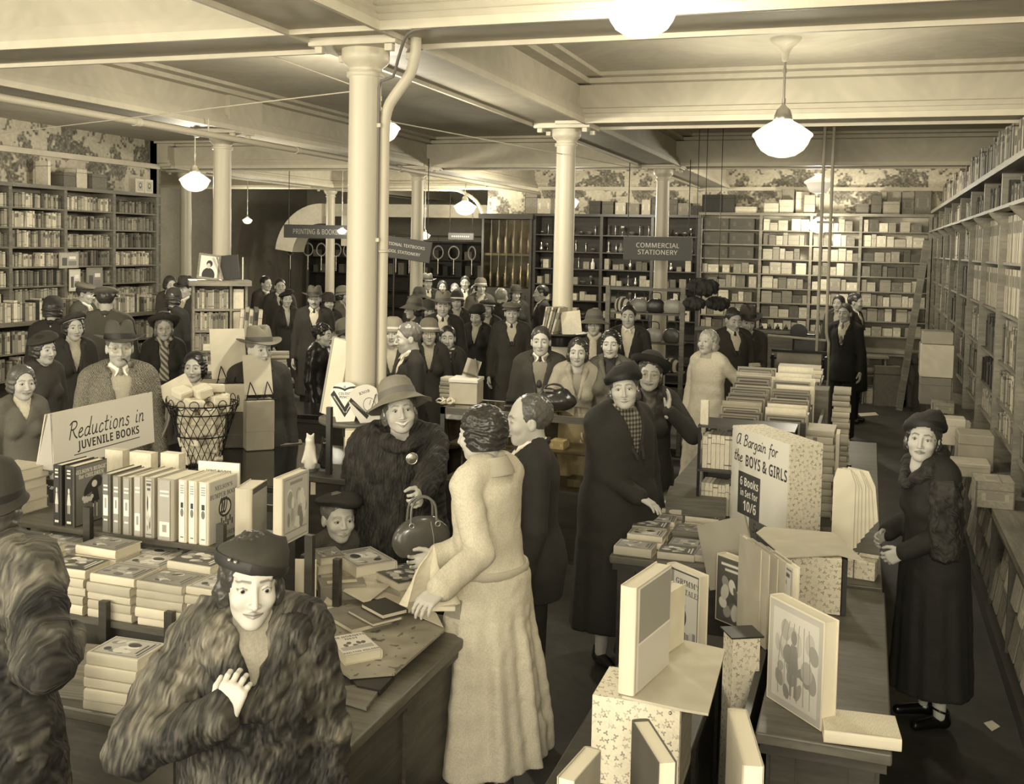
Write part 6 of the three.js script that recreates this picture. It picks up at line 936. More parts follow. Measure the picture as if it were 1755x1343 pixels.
// ---------------------------------------------------------------- round shelf on the first column, pedestal of small wares
{
  const cx = -2.55, cz = -4.98, Y = 1.46, t = thing('column_shelf', 'round wooden shelf ringing the iron column', 'shelf', [cx, 0, cz]); part(t, 'disc', lathe([[0.09, Y - 0.03], [0.215, Y - 0.03], [0.225, Y - 0.024], [0.225, Y - 0.004], [0.215, Y], [0.09, Y]], 40), mWood); part(t, 'collar', lathe([[0.088, Y - 0.1], [0.1, Y - 0.1], [0.1, Y - 0.03]], 24), mWoodD); part(t, 'bead', lathe([[0.09, Y], [0.1, Y], [0.098, Y + 0.02], [0.09, Y + 0.02]], 24), mWoodD);
  const cam = Math.atan2(-cx, -cz);
  const pcard = (off, r, yawo, roll, draw, lb, w, h) => { const a = cam + off, p = V(cx + Math.sin(a) * r, Y, cz + Math.cos(a) * r), q = thing('pencil_card', lb, 'card', p, cam + yawo); const s = new THREE.Shape(); s.moveTo(-w * 0.32, 0); s.lineTo(w * 0.32, 0); s.lineTo(w * 0.4, h * 0.25); s.lineTo(w * 0.5, h * 0.5); s.lineTo(w * 0.5, h * 0.8); s.quadraticCurveTo(w * 0.3, h * 1.02, 0, h); s.quadraticCurveTo(-w * 0.3, h * 1.02, -w * 0.5, h * 0.8); s.lineTo(-w * 0.5, h * 0.5); s.lineTo(-w * 0.4, h * 0.25); const e = new THREE.ExtrudeGeometry(s, { depth: 0.004, bevelEnabled: false }); const uv = e.attributes.uv, ps = e.attributes.position; for (let i = 0; i < uv.count; i++) uv.setXY(i, ps.getX(i) / w + 0.5, ps.getY(i) / h); const c = part(q, 'card', e, new THREE.MeshStandardMaterial({ roughness: 0.6, map: canvasTex(w, h, draw, 1600) })); c.rotation.set(-0.12, 0, roll); part(q, 'strut', box(0.03, h * 0.6, 0.003), mCard, [0, 0, -0.05]).rotation.x = 0.2; for (const k of [-2, -1, 1, 2]) { const A = k < 0 ? [-w * (0.34 + 0.05 * -k), h * 0.66, 0.008] : [w * (0.34 + 0.05 * k), h * 0.66, 0.008], B = k < 0 ? [-w * 0.02 * -k, h * 0.2 + 0.006 * -k, 0.008] : [w * 0.02 * k, h * 0.2 + 0.006 * k, 0.008]; part(c, 'pencil', rod(A, B, 0.0032, 6), k % 2 ? mBrass : mWoodL); } };
  pcard(-0.5, 0.17, 0.0, 0.03, (x, k) => { x.fillStyle = cssTone(0.92); x.fillRect(0, 0, 100, 100); x.strokeStyle = cssTone(0.12); x.lineWidth = 17; x.beginPath(); x.moveTo(5, 25); x.lineTo(48, 76); x.lineTo(95, 25); x.stroke(); x.lineWidth = 5; x.beginPath(); x.moveTo(8, 12); x.quadraticCurveTo(35, 12, 50, 20); x.quadraticCurveTo(65, 12, 92, 14); x.stroke(); word(x, '8', 50, 13, 11, k, cssTone(0.3), { font: 'serif' }); word(x, 'COLOUR', 50, 29, 9, k, cssTone(0.2), { sx: 0.9 }); word(x, 'PENCIL', 50, 38, 9, k, cssTone(0.2), { sx: 0.9 }); }, 'white display card for colour pencils with a black chevron on the column shelf', 0.145, 0.205);
  pcard(0.28, 0.18, 0.3, 0.28, (x, k) => { x.fillStyle = cssTone(0.9); x.fillRect(0, 0, 100, 100); x.strokeStyle = cssTone(0.2); x.lineWidth = 12; x.beginPath(); x.moveTo(5, 25); x.lineTo(45, 85); x.stroke(); word(x, 'KNOB', 58, 20, 10, k, cssTone(0.25), { font: 'serif' }); x.lineWidth = 1.5; x.beginPath(); x.ellipse(62, 55, 20, 18, 0, 0, 7); x.stroke(); x.beginPath(); x.moveTo(62, 55); x.lineTo(72, 44); x.stroke(); }, 'white fan shaped display card with a dial behind the woman in the brimmed hat', 0.16, 0.2);
  { const a = cam - 1.8, q = thing('display_board', 'tall narrow white board leaning against the iron column on its round shelf', 'board', [cx + Math.sin(a) * 0.17, Y + 0.004, cz + Math.cos(a) * 0.17], cam - 0.5); part(q, 'board', box(0.1, 0.42, 0.035, 0.004), mPaper).rotation.z = -0.18; part(q, 'edge_strip', box(0.012, 0.42, 0.04, 0.002), M(0.6), [-0.05, 0.012, 0]).rotation.z = -0.18; }
  const pd = atD(556, 805, 5.3), Y2 = pd.y; const s = thing('display_pedestal', 'narrow dark pedestal of small wares before the iron column', 'stand', [pd.x, 0, pd.z]); part(s, 'top', box(0.34, 0.03, 0.3, 0.004), mWoodD, [0.03, Y2 - 0.03, 0]); part(s, 'column', box(0.26, Y2 - 0.03, 0.22), mWoodD, [0.03, 0, 0]); part(s, 'upright', box(0.025, 0.34, 0.025), mBlack, [0.07, Y2, 0.08]);
  const statue = (x, z, k, m, lb) => { const q = thing('figurine', lb, 'figurine', [pd.x + x, Y2, pd.z + z], 0.3); const f = caps([[0, 0.03, 0, 0, 0.12, 0, 0.032, 0.028], [0, 0.12, 0, 0, 0.165, 0.01, 0.022, 0.024], [0.02, 0.1, 0.01, 0.035, 0.05, 0.02, 0.01, 0.009], [-0.02, 0.1, 0.01, -0.035, 0.05, 0.02, 0.01, 0.009], [0.012, 0.185, 0, 0.018, 0.2, 0, 0.008, 0.004], [-0.012, 0.185, 0, -0.018, 0.2, 0, 0.008, 0.004]], 0.012); const g = meshField((x1, y1, z1) => smax(f(x1, y1, z1), -y1 + 0.002, 0.003), [-0.07, -0.01, -0.06, 0.07, 0.24, 0.08], 0.005); g.scale(k, k, k); part(q, 'figure', g, m); part(q, 'plinth', new THREE.CylinderGeometry(0.035, 0.04, 0.012, 20), M(0.3), [0, 0.006, 0]); };
  statue(-0.06, 0.04, 0.95, M(0.85, { roughness: 0.25 }), 'white glazed animal figurine on the dark pedestal'); statue(0.005, 0.0, 0.85, M(0.16, { roughness: 0.12, metalness: 0.3 }), 'shiny black figurine beside the white one on the pedestal');
  const bxp = atD(617, 800, 5.2); block('calendar_pad', 'white ruled calendar pad standing under the round column shelf', 'pad', undefined, [bxp.x, bxp.y - 0.03, bxp.z], cam, 0.15, 0.22, 0.06, mPages); const ps = thing('pad_stand', 'dark stand under the white calendar pad', 'stand', [bxp.x, 0, bxp.z], cam); part(ps, 'box_body', box(0.17, bxp.y - 0.03, 0.1), mWoodD); part(ps, 'kick', box(0.19, 0.05, 0.12), mBlack);
  const cd = atD(548, 830, 5.2), q = thing('hand_card', 'small lettered white card in front of the figurines', 'card', [cd.x, cd.y - 0.05, cd.z], cam); part(q, 'card', box(0.09, 0.07, 0.004), mPaper); part(q, 'stick', box(0.012, cd.y - 0.05, 0.012).clone().translate(0, -(cd.y - 0.05), 0), mWoodD);
}
// ---------------------------------------------------------------- small revolving bookcase in front of the fourth column
{
  const P = atD(374, 487, 9.25), Y = P.y, w = 0.44, cam = Math.atan2(-P.x, -P.z), xs = [-w / 2, w / 2 - 0.13, w / 2], ys = [Y, Y - 0.2, Y - 0.385, Y - 0.56, Y - 0.74, Y - 0.92, 0.2];
  const c = shelfCase('small_bookcase', 'small pale wooden bookcase of little books topped with a framed picture', [P.x, 0, P.z], cam + 0.06, xs, ys, 0.3, mShelfR, { th: 0.02 });
  for (let j = 1; j < 6; j++) { let x = xs[0] + 0.014; while (x < xs[1] - 0.03) { const wd = rr(0.011, 0.024), tn = Math.round(rr(0.45, 0.85) * 10) / 10; block('small_book', `${toneWord(tn)} slim book on the ${ord[j - 1]} shelf of the small bookcase`, 'book', 'slim books in the small bookcase', toWorld(c, x + wd / 2, ys[j], 0.22), cam + 0.06, wd, (ys[j - 1] - ys[j]) * rr(0.78, 0.86), 0.1, M(tn, { map: pick(spines) })); x += wd + 0.001; } const tn = 0.88; block('small_book', 'wide white book in the narrow side bay of the small bookcase', 'book', 'white books in the side bay', toWorld(c, (xs[1] + xs[2]) / 2, ys[j], 0.22), cam + 0.06, 0.09, (ys[j - 1] - ys[j]) * 0.85, 0.1, M(tn, { map: tPlaster })); if (j > 2) for (let k = 0; k < 2; k++) block('small_book', 'small white booklet lying before the slim books of the small bookcase', 'book', 'booklets in the small bookcase', toWorld(c, xs[0] + 0.12 + k * 0.08, ys[j] + 0.0, 0.282), cam + 0.06, 0.08, 0.055, 0.02, mPaper); }
  const fr = thing('framed_picture', 'framed portrait of a figure in a dark cap leaning on the small bookcase', 'picture', toWorld(c, -0.1, Y + 0.047, 0.16), cam + 0.1); const inn = part(fr, 'frame', box(0.19, 0.23, 0.015, 0.004), mWoodL); inn.rotation.set(-0.25, 0, -0.12); part(inn, 'picture', new THREE.PlaneGeometry(0.15, 0.19), new THREE.MeshStandardMaterial({ map: canvasTex(0.15, 0.19, x => { x.fillStyle = cssTone(0.86); x.fillRect(0, 0, 100, 100); x.fillStyle = cssTone(0.25); x.beginPath(); x.ellipse(50, 90, 36, 34, 0, 0, 7); x.fill(); x.beginPath(); x.ellipse(52, 36, 17, 16, 0, 0, 7); x.fill(); x.fillStyle = cssTone(0.75); x.beginPath(); x.ellipse(48, 46, 10, 13, 0, 0, 7); x.fill(); }, 1200) }), [0, 0.115, 0.0085]);
  const bk = thing('display_easel', 'dark backed picture easel standing beside the framed portrait', 'picture', toWorld(c, 0.1, Y + 0.047, 0.14), cam); part(bk, 'panel', box(0.16, 0.22, 0.012, 0.003), mBlack).rotation.set(-0.2, 0, 0.1); part(bk, 'strut', box(0.015, 0.22, 0.012), mWoodL, [-0.07, 0, 0.03]).rotation.z = 0.25; part(bk, 'side', box(0.01, 0.2, 0.03), mPaper, [0.1, 0, 0]);
  // leaning books and a pile on the table beside it
  const sp = atD(428, 600, 9.0), st = thing('side_stand', 'narrow stand of leaning books beside the small bookcase', 'stand', [sp.x, 0, sp.z], cam); part(st, 'top', box(0.3, 0.025, 0.26), mWoodD, [0, 1.5, 0]); part(st, 'leg', box(0.24, 1.5, 0.2), mWoodD);
  for (let k = 0; k < 5; k++) { const tn = [0.9, 0.7, 0.88, 0.4, 0.8][k]; block('leaning_book', `${toneWord(tn)} tall book leaning on the narrow stand by the small bookcase`, 'book', 'leaning books on the narrow stand', [sp.x - 0.1 + k * 0.045, 1.526, sp.z], cam, 0.034, 0.27 + 0.02 * (k % 2), 0.18, M(tn, { map: pick(spines) }), -0.08); }
  const q = atD(478, 650, 9.4), qs = thing('side_stand', 'dark stand under a pile of small books behind the hatted man', 'stand', [q.x, 0, q.z], cam); part(qs, 'leg', box(0.2, q.y - 0.02, 0.2), mWoodD); part(qs, 'top', box(0.26, 0.02, 0.24), mWood, [0, q.y - 0.02, 0]); pile(V(q.x, q.y, q.z), 8, { h: 0.16, d: 0.12, t: 0.03, tone: 0.72, yaw: cam, j: 0.015, label: 'small book in the pile behind the man in the grey hat', group: 'pile behind the grey hat' });
}
// ---------------------------------------------------------------- middle glass counter
{
  const A = atY(800, 690, 1.12), Bx = -1.78; const t = thing('glass_counter', 'dark framed glass showcase counter with trays inside', 'counter', [0, 0, 0]); const x0 = A.x - 0.1, x1 = Bx, z0 = -7.98, z1 = -7.45, Y = 1.12;
  part(t, 'base', span(x0, x1, 0, 0.55, z0, z1), mWoodD); part(t, 'top_frame', merge([span(x0, x1, Y - 0.05, Y, z1 - 0.04, z1), span(x0, x1, Y - 0.05, Y, z0, z0 + 0.04), span(x0, x0 + 0.04, Y - 0.05, Y, z0, z1), span(x1 - 0.04, x1, Y - 0.05, Y, z0, z1)]), mWood); for (const x of [x0, (x0 + x1) / 2, x1 - 0.035]) for (const z of [z0, z1 - 0.035]) part(t, 'corner_post', span(x, x + 0.035, 0.55, Y - 0.05, z, z + 0.035), mWoodD);
  part(t, 'glass_top', span(x0 + 0.04, x1 - 0.04, Y - 0.008, Y - 0.002, z0 + 0.04, z1 - 0.04), mGlassPane); part(t, 'glass_front', span(x0 + 0.03, x1 - 0.03, 0.56, Y - 0.05, z1 - 0.012, z1 - 0.008), mGlassPane); part(t, 'inner_shelf', span(x0 + 0.04, x1 - 0.04, 0.82, 0.832, z0 + 0.03, z1 - 0.06), mWood);
  for (let k = 0; k < 9; k++) block('stationery_pack', `small ${k % 2 ? 'white' : 'brown'} packet inside the glass showcase counter`, 'packet', 'packets in the glass counter', [x0 + 0.15 + k * 0.15, k % 3 ? 0.834 : 0.552, -7.7], 0, 0.12, 0.06, 0.16, M(k % 2 ? 0.85 : 0.45, { map: pick(labels) }));
  const b = atY(845, 672, Y), bx = thing('cream_box', 'large cream lidded box on the glass counter', 'box', [b.x, Y, z0 + 0.2], 0.15); part(bx, 'box_body', box(0.23, 0.17, 0.24, 0.006), mCard); part(bx, 'box_lid', box(0.24, 0.03, 0.25, 0.006), M(0.85), [0, 0.172, 0]);
  const f = thing('picture_easel', 'little tent of framed pictures standing on the cream box', 'picture', [b.x + 0.02, Y + 0.203, z0 + 0.2], 0.4); part(f, 'picture', box(0.12, 0.15, 0.012), M(0.8, { map: labels[3] })).rotation.set(0, 0, -0.3); part(f, 'back_leaf', box(0.01, 0.15, 0.1), M(0.4), [0.07, 0, 0]).rotation.z = 0.15;
  pile(V(b.x - 0.18, Y, z0 + 0.16), 6, { h: 0.09, d: 0.12, t: 0.03, tone: 0.7, label: 'small tan book piled beside the cream box', group: 'pile by the cream box' });
  { const q = thing('ribbon_bow', 'white ribbon bow lying before the cream box', 'bow', [b.x - 0.1, Y, z1 - 0.14]); for (let k = 0; k < 5; k++) { const a = k * 1.25; part(q, 'loop', tube([[0, 0.015, 0], [0.05 * Math.cos(a), 0.05, 0.05 * Math.sin(a)], [0.075 * Math.cos(a + 0.5), 0.02, 0.075 * Math.sin(a + 0.5)], [0, 0.012, 0]], 0.007, 16, 5, true), mPaper); } part(q, 'knot', new THREE.SphereGeometry(0.014, 10, 8), mPaper, [0, 0.018, 0]); }
  { const p = atY(980, 688, Y), q = thing('leather_bag', 'rounded dark leather bag lying on the glass counter before the woman in the pale coat', 'bag', [p.x, Y, z0 + 0.26], 0.1); const g = meshField((x, y, z) => { let d = ell(x, y, z, 0, 0.075, 0, 0.17, 0.085, 0.09); d = smin(d, ell(Math.abs(x), y, z, 0.06, 0.13, 0, 0.055, 0.045, 0.06), 0.02); return smax(d, -y, 0.004) + 0.003 * vnoise(x * 30, y * 30, z * 30); }, [-0.2, -0.02, -0.12, 0.2, 0.22, 0.12], 0.008); part(q, 'bag_body', g, M(0.22, { roughness: 0.25 })); part(q, 'strap', tube([[-0.1, 0.12, 0.05], [-0.05, 0.2, 0.05], [0.05, 0.2, 0.05], [0.1, 0.12, 0.05]], 0.009, 20, 6), M(0.18, { roughness: 0.3 })); part(q, 'clasp', box(0.08, 0.018, 0.01, 0.003), mSilver, [-0.04, 0.15, 0.065]); }
  { const p = atY(913, 683, Y), q = thing('hand_stapler', 'little shiny black desk machine on the glass counter', 'stapler', [p.x, Y, z0 + 0.3], 0.5); part(q, 'base', box(0.12, 0.015, 0.06, 0.004), mBlack); part(q, 'arm', box(0.11, 0.03, 0.035, 0.008), M(0.14, { roughness: 0.1 }), [0, 0.03, 0]); part(q, 'lever', rod([0.03, 0.05, 0], [0.07, 0.085, 0], 0.008), mSilver); }
  // round book stand on the second column
  const cx = -2.53, cz = -8.75, Y2 = 1.64, q = thing('column_shelf', 'round dark shelf ringing the middle iron column with fanned books', 'shelf', [cx, 0, cz]); part(q, 'disc', lathe([[0.09, Y2 - 0.03], [0.22, Y2 - 0.03], [0.225, Y2 - 0.005], [0.22, Y2], [0.09, Y2]], 36), mWoodD); part(q, 'collar', lathe([[0.088, Y2 - 0.12], [0.1, Y2 - 0.12], [0.1, Y2 - 0.03]], 24), mBlack);
  for (let k = 0; k < 5; k++) { const a = -0.55 + k * 0.12, tn = [0.88, 0.6, 0.85, 0.5, 0.8][k]; const m = block('fanned_book', `${toneWord(tn)} book fanned out on the middle column shelf`, 'book', 'fanned books on the middle column', [cx + Math.sin(a) * 0.16, Y2, cz + Math.cos(a) * 0.15], a - 0.15, 0.02, 0.24, 0.14, M(tn, { map: pick(spines) }), -0.28); }
  { const m = block('fanned_book', 'cream book with a broad cover leaning on the middle column shelf', 'book', undefined, [cx + 0.13, Y2, cz + 0.13], 0.35, 0.17, 0.2, 0.035, M(0.84, { map: tPlaster }), 0.12); }
}
// ---------------------------------------------------------------- bargain island on the right
cabinetTable('display_table', 'long dark bargain table heaped with books and magazine racks', -1.22, 0.12, -9.2, -5.2, 0.8, M(0.26, { map: tWood, roughness: 0.5 }), mWood);
cabinetTable('display_bench', 'narrow wooden bench carrying large standing picture books', -0.3, 0.13, -5.14, -3.46, 0.8, M(0.3, { map: tWood, roughness: 0.5 }), mWood, { cat: 'bench' });
cabinetTable('display_bench', 'narrow dark bench under the floral box and fairy tale books', -0.9, -0.5, -4.5, -2.45, 0.72, mWoodD, mWoodD, { cat: 'bench' });
{ // flat books on the near corner of the bargain table
  const g = 'flat books on the bargain table corner', lb = 'pale flat book in the low rows on the bargain table corner';
  const row = (x, z, n, o = {}) => pile(V(x, 0.8, z), n, { h: 0.19, d: 0.14, t: 0.034, tone: 0.85, j: 0.008, jy: 0.06, label: lb, group: g, top: prints[Math.abs(Math.round(x * 10 + z * 7)) % 4], ...o });
  row(-1.1, -5.3, 1, { h: 0.2, t: 0.05 }); row(-0.88, -5.32, 1, { tone: 0.7 }); row(-0.7, -5.33, 1); row(-1.08, -5.47, 2); row(-0.86, -5.48, 1, { tone: 0.6 }); row(-1.08, -5.63, 2, { tone: 0.75 }); row(-0.86, -5.64, 2, { tone: 0.5 }); row(-1.07, -5.8, 2); row(-0.85, -5.8, 1, { tone: 0.55 }); row(-1.06, -5.97, 3, { tone: 0.7 }); row(-1.05, -6.2, 2); row(-0.85, -5.96, 2);
  const p = atY(1200, 893, 0.8); block('wooden_crate', 'brown wooden crate between the flat books and the sign box', 'crate', undefined, [p.x - 0.02, 0.8, p.z + 0.02], 0.1, 0.34, 0.17, 0.28, mWood);
}
{ // the sign box: long oblique box covered in floral paper
  const Fp = atY(1354, 762, 1.4), Lp = atY(1256, 728, 1.4), dir = Lp.clone().sub(Fp), L = dir.length(); dir.normalize(); const n = V(-dir.z, 0, dir.x); if (n.dot(V(-Fp.x, 0, -Fp.z)) < 0) n.negate(); const dep = 0.2, h = 0.6;
  const c = Fp.clone().addScaledVector(dir, L / 2).addScaledVector(n, -dep / 2), yaw = Math.atan2(n.x, n.z), t = thing('sign_box', 'tall floral papered box lettered a bargain for the boys and girls', 'sign', [c.x, 0.8, c.z], yaw);
  part(t, 'box_body', box(L, h, dep, 0.004), mFloral);
  const tex = canvasTex(L, h, (x, k) => { x.fillStyle = cssTone(0.85); x.fillRect(0, 0, 100, 100); script(x, 'A Bargain for', 8, 15, 6, k, cssTone(0.2), 0.2, 0.15, 0.12); script(x, 'the', 5, 31, 6, k, cssTone(0.2), 0.2, 0.15, 0.12); word(x, 'BOYS & GIRLS', 62, 28, 15, k, cssTone(0.2), { sx: 0.74 }); x.fillStyle = cssTone(0.26); x.fillRect(14, 40, 40, 40); word(x, '6 Books', 34, 49, 11, k, cssTone(0.9), { sx: 0.82 }); word(x, 'in Set for', 34, 59.5, 9, k, cssTone(0.9), { sx: 0.8 }); word(x, '10/6', 36, 71, 13, k, cssTone(0.9), { sx: 0.9 }); x.fillStyle = cssTone(0.36); x.fillRect(36, 80, 52, 20); script(x, 'Separate', 42, 92, 5, k, cssTone(0.18), 0.2, 0.15, 0.12); }, 1100);
  part(t, 'lettering', new THREE.PlaneGeometry(L * 0.99, h * 0.99), new THREE.MeshStandardMaterial({ map: tex, roughness: 0.8 }), [0, h / 2, dep / 2 + 0.002]);
  const w = atD(1448, 860, 5.25), q = thing('paper_bags', 'bunch of long white paper bags hanging behind the sign box', 'paper bag', [w.x, 0.8, w.z], -0.25); part(q, 'stand', merge([rod([0, 0, -0.05], [0, 0.52, -0.05], 0.012), rod([0, 0.5, -0.05], [0, 0.5, 0.02], 0.008)]), mBlackMetal); for (let k = 0; k < 7; k++) { const s = new THREE.Shape(), ww = 0.055 + 0.005 * k, hh = 0.42 - 0.012 * (k % 3); s.moveTo(-ww * 0.7, hh); s.lineTo(ww * 0.5, hh); s.lineTo(ww, hh - 0.07); s.lineTo(ww + 0.006 * k, 0.03 * k); s.lineTo(ww * 0.3, 0.01 * k); s.lineTo(-ww, 0.02); s.lineTo(-ww, hh - 0.06); const e = new THREE.ExtrudeGeometry(s, { depth: 0.003, bevelEnabled: false }); part(q, 'bag', e, mPaper, [0.004 * k, 0.09, 0.02 - k * 0.008]).rotation.z = -0.015 * k; }
  const pk = atY(1478, 985, 0.8); const r = thing('wrapped_parcel', 'floral wrapped parcel tied with string behind the picture books', 'parcel', [pk.x - 0.03, 0.8, pk.z], -0.15); part(r, 'wrap', box(0.2, 0.09, 0.16, 0.006), mFloral); part(r, 'string', merge([span(-0.101, 0.101, -0.0, 0.092, -0.003, 0.003), span(-0.003, 0.003, 0, 0.092, -0.081, 0.081)]), M(0.4));
}
{ // near floral box A with the boxed volumes
  const Yt = 1.0, a = atY(1015, 1190, Yt), b = atY(1166, 1214, Yt), dir = b.clone().sub(a), w = dir.length(), yaw = Math.atan2(-dir.z, dir.x), n = V(-dir.z, 0, dir.x).normalize(); if (n.z > 0) n.negate(); const c = a.clone().lerp(b, 0.5).addScaledVector(n, 0.12);
  const t = thing('floral_box', 'tall floral papered plinth box under the open boxed volume', 'box', [c.x, 0.72, c.z], yaw); part(t, 'box_body', box(w, 0.28, 0.24, 0.003), mFloral); part(t, 'darker_side', box(0.003, 0.28, 0.24), M(0.62, { map: tWood }), [w / 2 + 0.002, 0, 0]); part(t, 'pin', new THREE.SphereGeometry(0.006, 8, 6), mSilver, [w / 2 - 0.03, 0.262, 0.121]);  // right side is darker than the front, with a wood pattern
  flatSheet('grey_card', 'broad grey card lying on the floral box under the boxed volume', 'card', [[1066, 1192], [1166, 1214], [1214, 1222], [1243, 1112], [1172, 1096], [1082, 1150]], 1.012, 0.008, mCard);
  panelBook({ bl: [1087, 1192], br: [1146, 1138], Y: 1.014, h: 0.34, t: 0.055, tone: 0.88, print: canvasTex(0.2, 0.34, x => { x.fillStyle = cssTone(0.9); x.fillRect(0, 0, 100, 100); x.fillStyle = cssTone(0.6); x.fillRect(6, 2, 94, 52); x.fillStyle = cssTone(0.8); x.fillRect(6, 56, 94, 44); }), label: 'large white boxed volume with a grey panel standing on the grey card' });
  panelBook({ bl: [1146, 1118], br: [1166, 1104], Y: 1.014, h: 0.21, t: 0.05, tone: 0.9, w: 0.12, label: 'thick white boxed volume behind the large one on the grey card' });
  panelBook({ bl: [1140, 1085], br: [1196, 1113], Y: 0.722, h: 0.31, t: 0.05, tone: 0.88, print: canvasTex(0.2, 0.3, (x, k) => { x.fillStyle = cssTone(0.72); x.fillRect(0, 0, 100, 100); x.fillStyle = cssTone(0.5); x.fillRect(0, 0, 22, 100); word(x, "GRIMM'S", 66, 16, 11, k, cssTone(0.25), { font: 'serif' }); word(x, 'FAIRY TALES', 56, 29, 11, k, cssTone(0.25), { font: 'serif', sx: 0.85 }); x.fillStyle = cssTone(0.25); x.beginPath(); x.ellipse(48, 66, 16, 16, 0, 0, 7); x.fill(); x.beginPath(); x.ellipse(52, 50, 8, 8, 0, 0, 7); x.fill(); for (let i = 0; i < 9; i++) { x.fillStyle = cssTone(0.4 + 0.3 * hash3(i, 1, 2)); x.fillRect(4 + i * 10, 82 + 6 * hash3(i, 2, 2), 9, 14); } x.strokeStyle = cssTone(0.25); x.lineWidth = 2; x.strokeRect(2, 2, 96, 96); }), label: 'fairy tales volume with a dark cloaked figure on the cover' });
  panelBook({ bl: [1226, 1060], br: [1250, 1070], Y: 0.722, h: 0.3, t: 0.06, w: 0.2, tone: 0.86, print: prints[2], label: 'white thick book half hidden behind the fairy tales volume' });
  // row of tall books leaning together, and the tilted grey book
  const g = 'tall books leaning in a row on the bench'; for (let k = 0; k < 5; k++) panelBook({ bl: [1262 + k * 13, 1070 + k * 9], br: [1296 + k * 13, 1108 + k * 9 - 6], Y: 0.802, h: 0.39, t: 0.026, w: 0.22, tone: k === 4 ? 0.88 : [0.66, 0.7, 0.62, 0.68][k], label: k === 4 ? 'tall white book at the front of the leaning row on the bench' : `tall tan book, ${nth[k]} in the leaning row from the tilted grey book`, print: k === 4 ? prints[1] : undefined });
  const tb = atD(1262, 945, 4.75); book([tb.x, tb.y - 0.16, tb.z], { t: 0.022, h: 0.3, d: 0.24, yaw: -1.75, tip: [0.35, 0, 0.25], tone: 0.55, label: 'grey covered book tilted on its corner behind the leaning row' }); { const q = thing('book_prop', 'dark wooden prop under the tilted grey book', 'prop', [tb.x, 0.8, tb.z - 0.08]); part(q, 'block', box(0.12, Math.max(0.05, tb.y - 0.97), 0.12), mWoodD); part(q, 'peg', box(0.02, Math.max(0.08, tb.y - 0.9), 0.02), mWoodD, [0, 0, 0.03]); }
  // floral box C with the big grey sheet over it
  const ca = atY(1347, 1048, 0.8), cb = atY(1436, 1052, 0.8), cc = ca.clone().lerp(cb, 0.5), fb = thing('floral_box', 'floral papered box under a broad grey sheet on the bench', 'box', [cc.x, 0.802, cc.z - 0.1], 0.06); part(fb, 'box_body', box(ca.distanceTo(cb), 0.25, 0.2, 0.003), mFloral); part(fb, 'edge_board', box(0.02, 0.25, 0.2), mBlack, [ca.distanceTo(cb) / 2 + 0.014, 0, 0]);
  flatSheet('grey_card', 'broad grey sheet draped over the floral box and the leaning row', 'card', [[1296, 912], [1345, 955], [1438, 950], [1484, 962], [1428, 912], [1310, 902]], 1.064, 0.005, mCard);
  { const p = atY(1282, 1165, 0.8), q = thing('floral_box', 'small floral papered box beside the black strip', 'box', [p.x - 0.04, 0.0, p.z - 0.12], 0.5); part(q, 'box_body', box(0.11, 0.93, 0.1, 0.003), mFloral); part(q, 'box_lid', box(0.13, 0.006, 0.12), mBlack, [0, 0.931, 0]); }
  // big picture book and the patterned flat book
  panelBook({ bl: [1314, 1193], br: [1407, 1253], Y: 0.802, h: 0.37, t: 0.06, tone: 0.86, print: canvasTex(0.33, 0.37, x => { x.fillStyle = cssTone(0.66); x.fillRect(0, 0, 100, 100); x.fillStyle = cssTone(0.74); x.fillRect(7, 6, 86, 88); for (let i = 0; i < 26; i++) { x.fillStyle = cssTone(0.5 + 0.22 * hash3(i, 8, 1)); x.beginPath(); x.ellipse(14 + 72 * hash3(i, 8, 2), 16 + 70 * hash3(i, 8, 3), 3 + 9 * hash3(i, 8, 4), 3 + 8 * hash3(i, 8, 5), hash3(i, 8, 6) * 3, 0, 7); x.fill(); } x.save(); x.translate(48, 55); x.scale(1.1, 1.2); figure(x, 0, 0, 1, cssTone(0.5)); x.restore(); x.strokeStyle = cssTone(0.52); x.lineWidth = 1.2; for (let i = 0; i < 6; i++) { x.beginPath(); x.moveTo(20 + i * 12, 90); x.quadraticCurveTo(15 + i * 13, 50, 30 + i * 9, 14); x.stroke(); } }, 1200), label: 'very large picture book with a faded fairy scene standing on the bench end' });
  { const p = atY(1474, 1240, 0.84); book([p.x, 0.802, p.z], { t: 0.042, h: 0.24, d: 0.17, flat: true, yaw: 0.1, tone: 0.88, back: mFloral, label: 'patterned cover book lying flat at the foot of the very large picture book' }); }
  { const q = thing('black_strip', 'black upright strip along the inner side of the bench', 'board', [-0.34, 0, -3.75], 0); part(q, 'board', span(-0.012, 0.012, 0, 0.8, -0.6, 0.28), mBlack); part(q, 'batten', span(-0.03, -0.012, 0.1, 0.14, -0.6, 0.28), mBlack); }  // plain black upright strip beside the bench
  // books standing nearest the camera
  panelBook({ bl: [1083, 1234], br: [1128, 1307], Yt: 1.1, h: 0.375, t: 0.05, tone: 0.33, label: 'dark covered book standing on end before the floral plinth box' });
  { const q = thing('wooden_plinth', 'low dark wooden plinth between the two benches', 'plinth', [-0.42, 0, -2.8]); part(q, 'box_body', box(0.2, 0.7, 0.7), mWoodD); part(q, 'plinth_top', box(0.21, 0.022, 0.72), mWood, [0, 0.7, 0]); }
  panelBook({ bl: [1247, 1214], br: [1272, 1310], Yt: 1.1, h: 0.375, t: 0.055, tone: 0.66, label: 'grey covered book standing on end on the low plinth' });
  panelBook({ bl: [985, 1338], br: [1030, 1286], Yt: 1.02, h: 0.29, t: 0.05, tone: 0.7, edge: 'right', label: 'white edged book standing askew at the near end of the bench' });
}
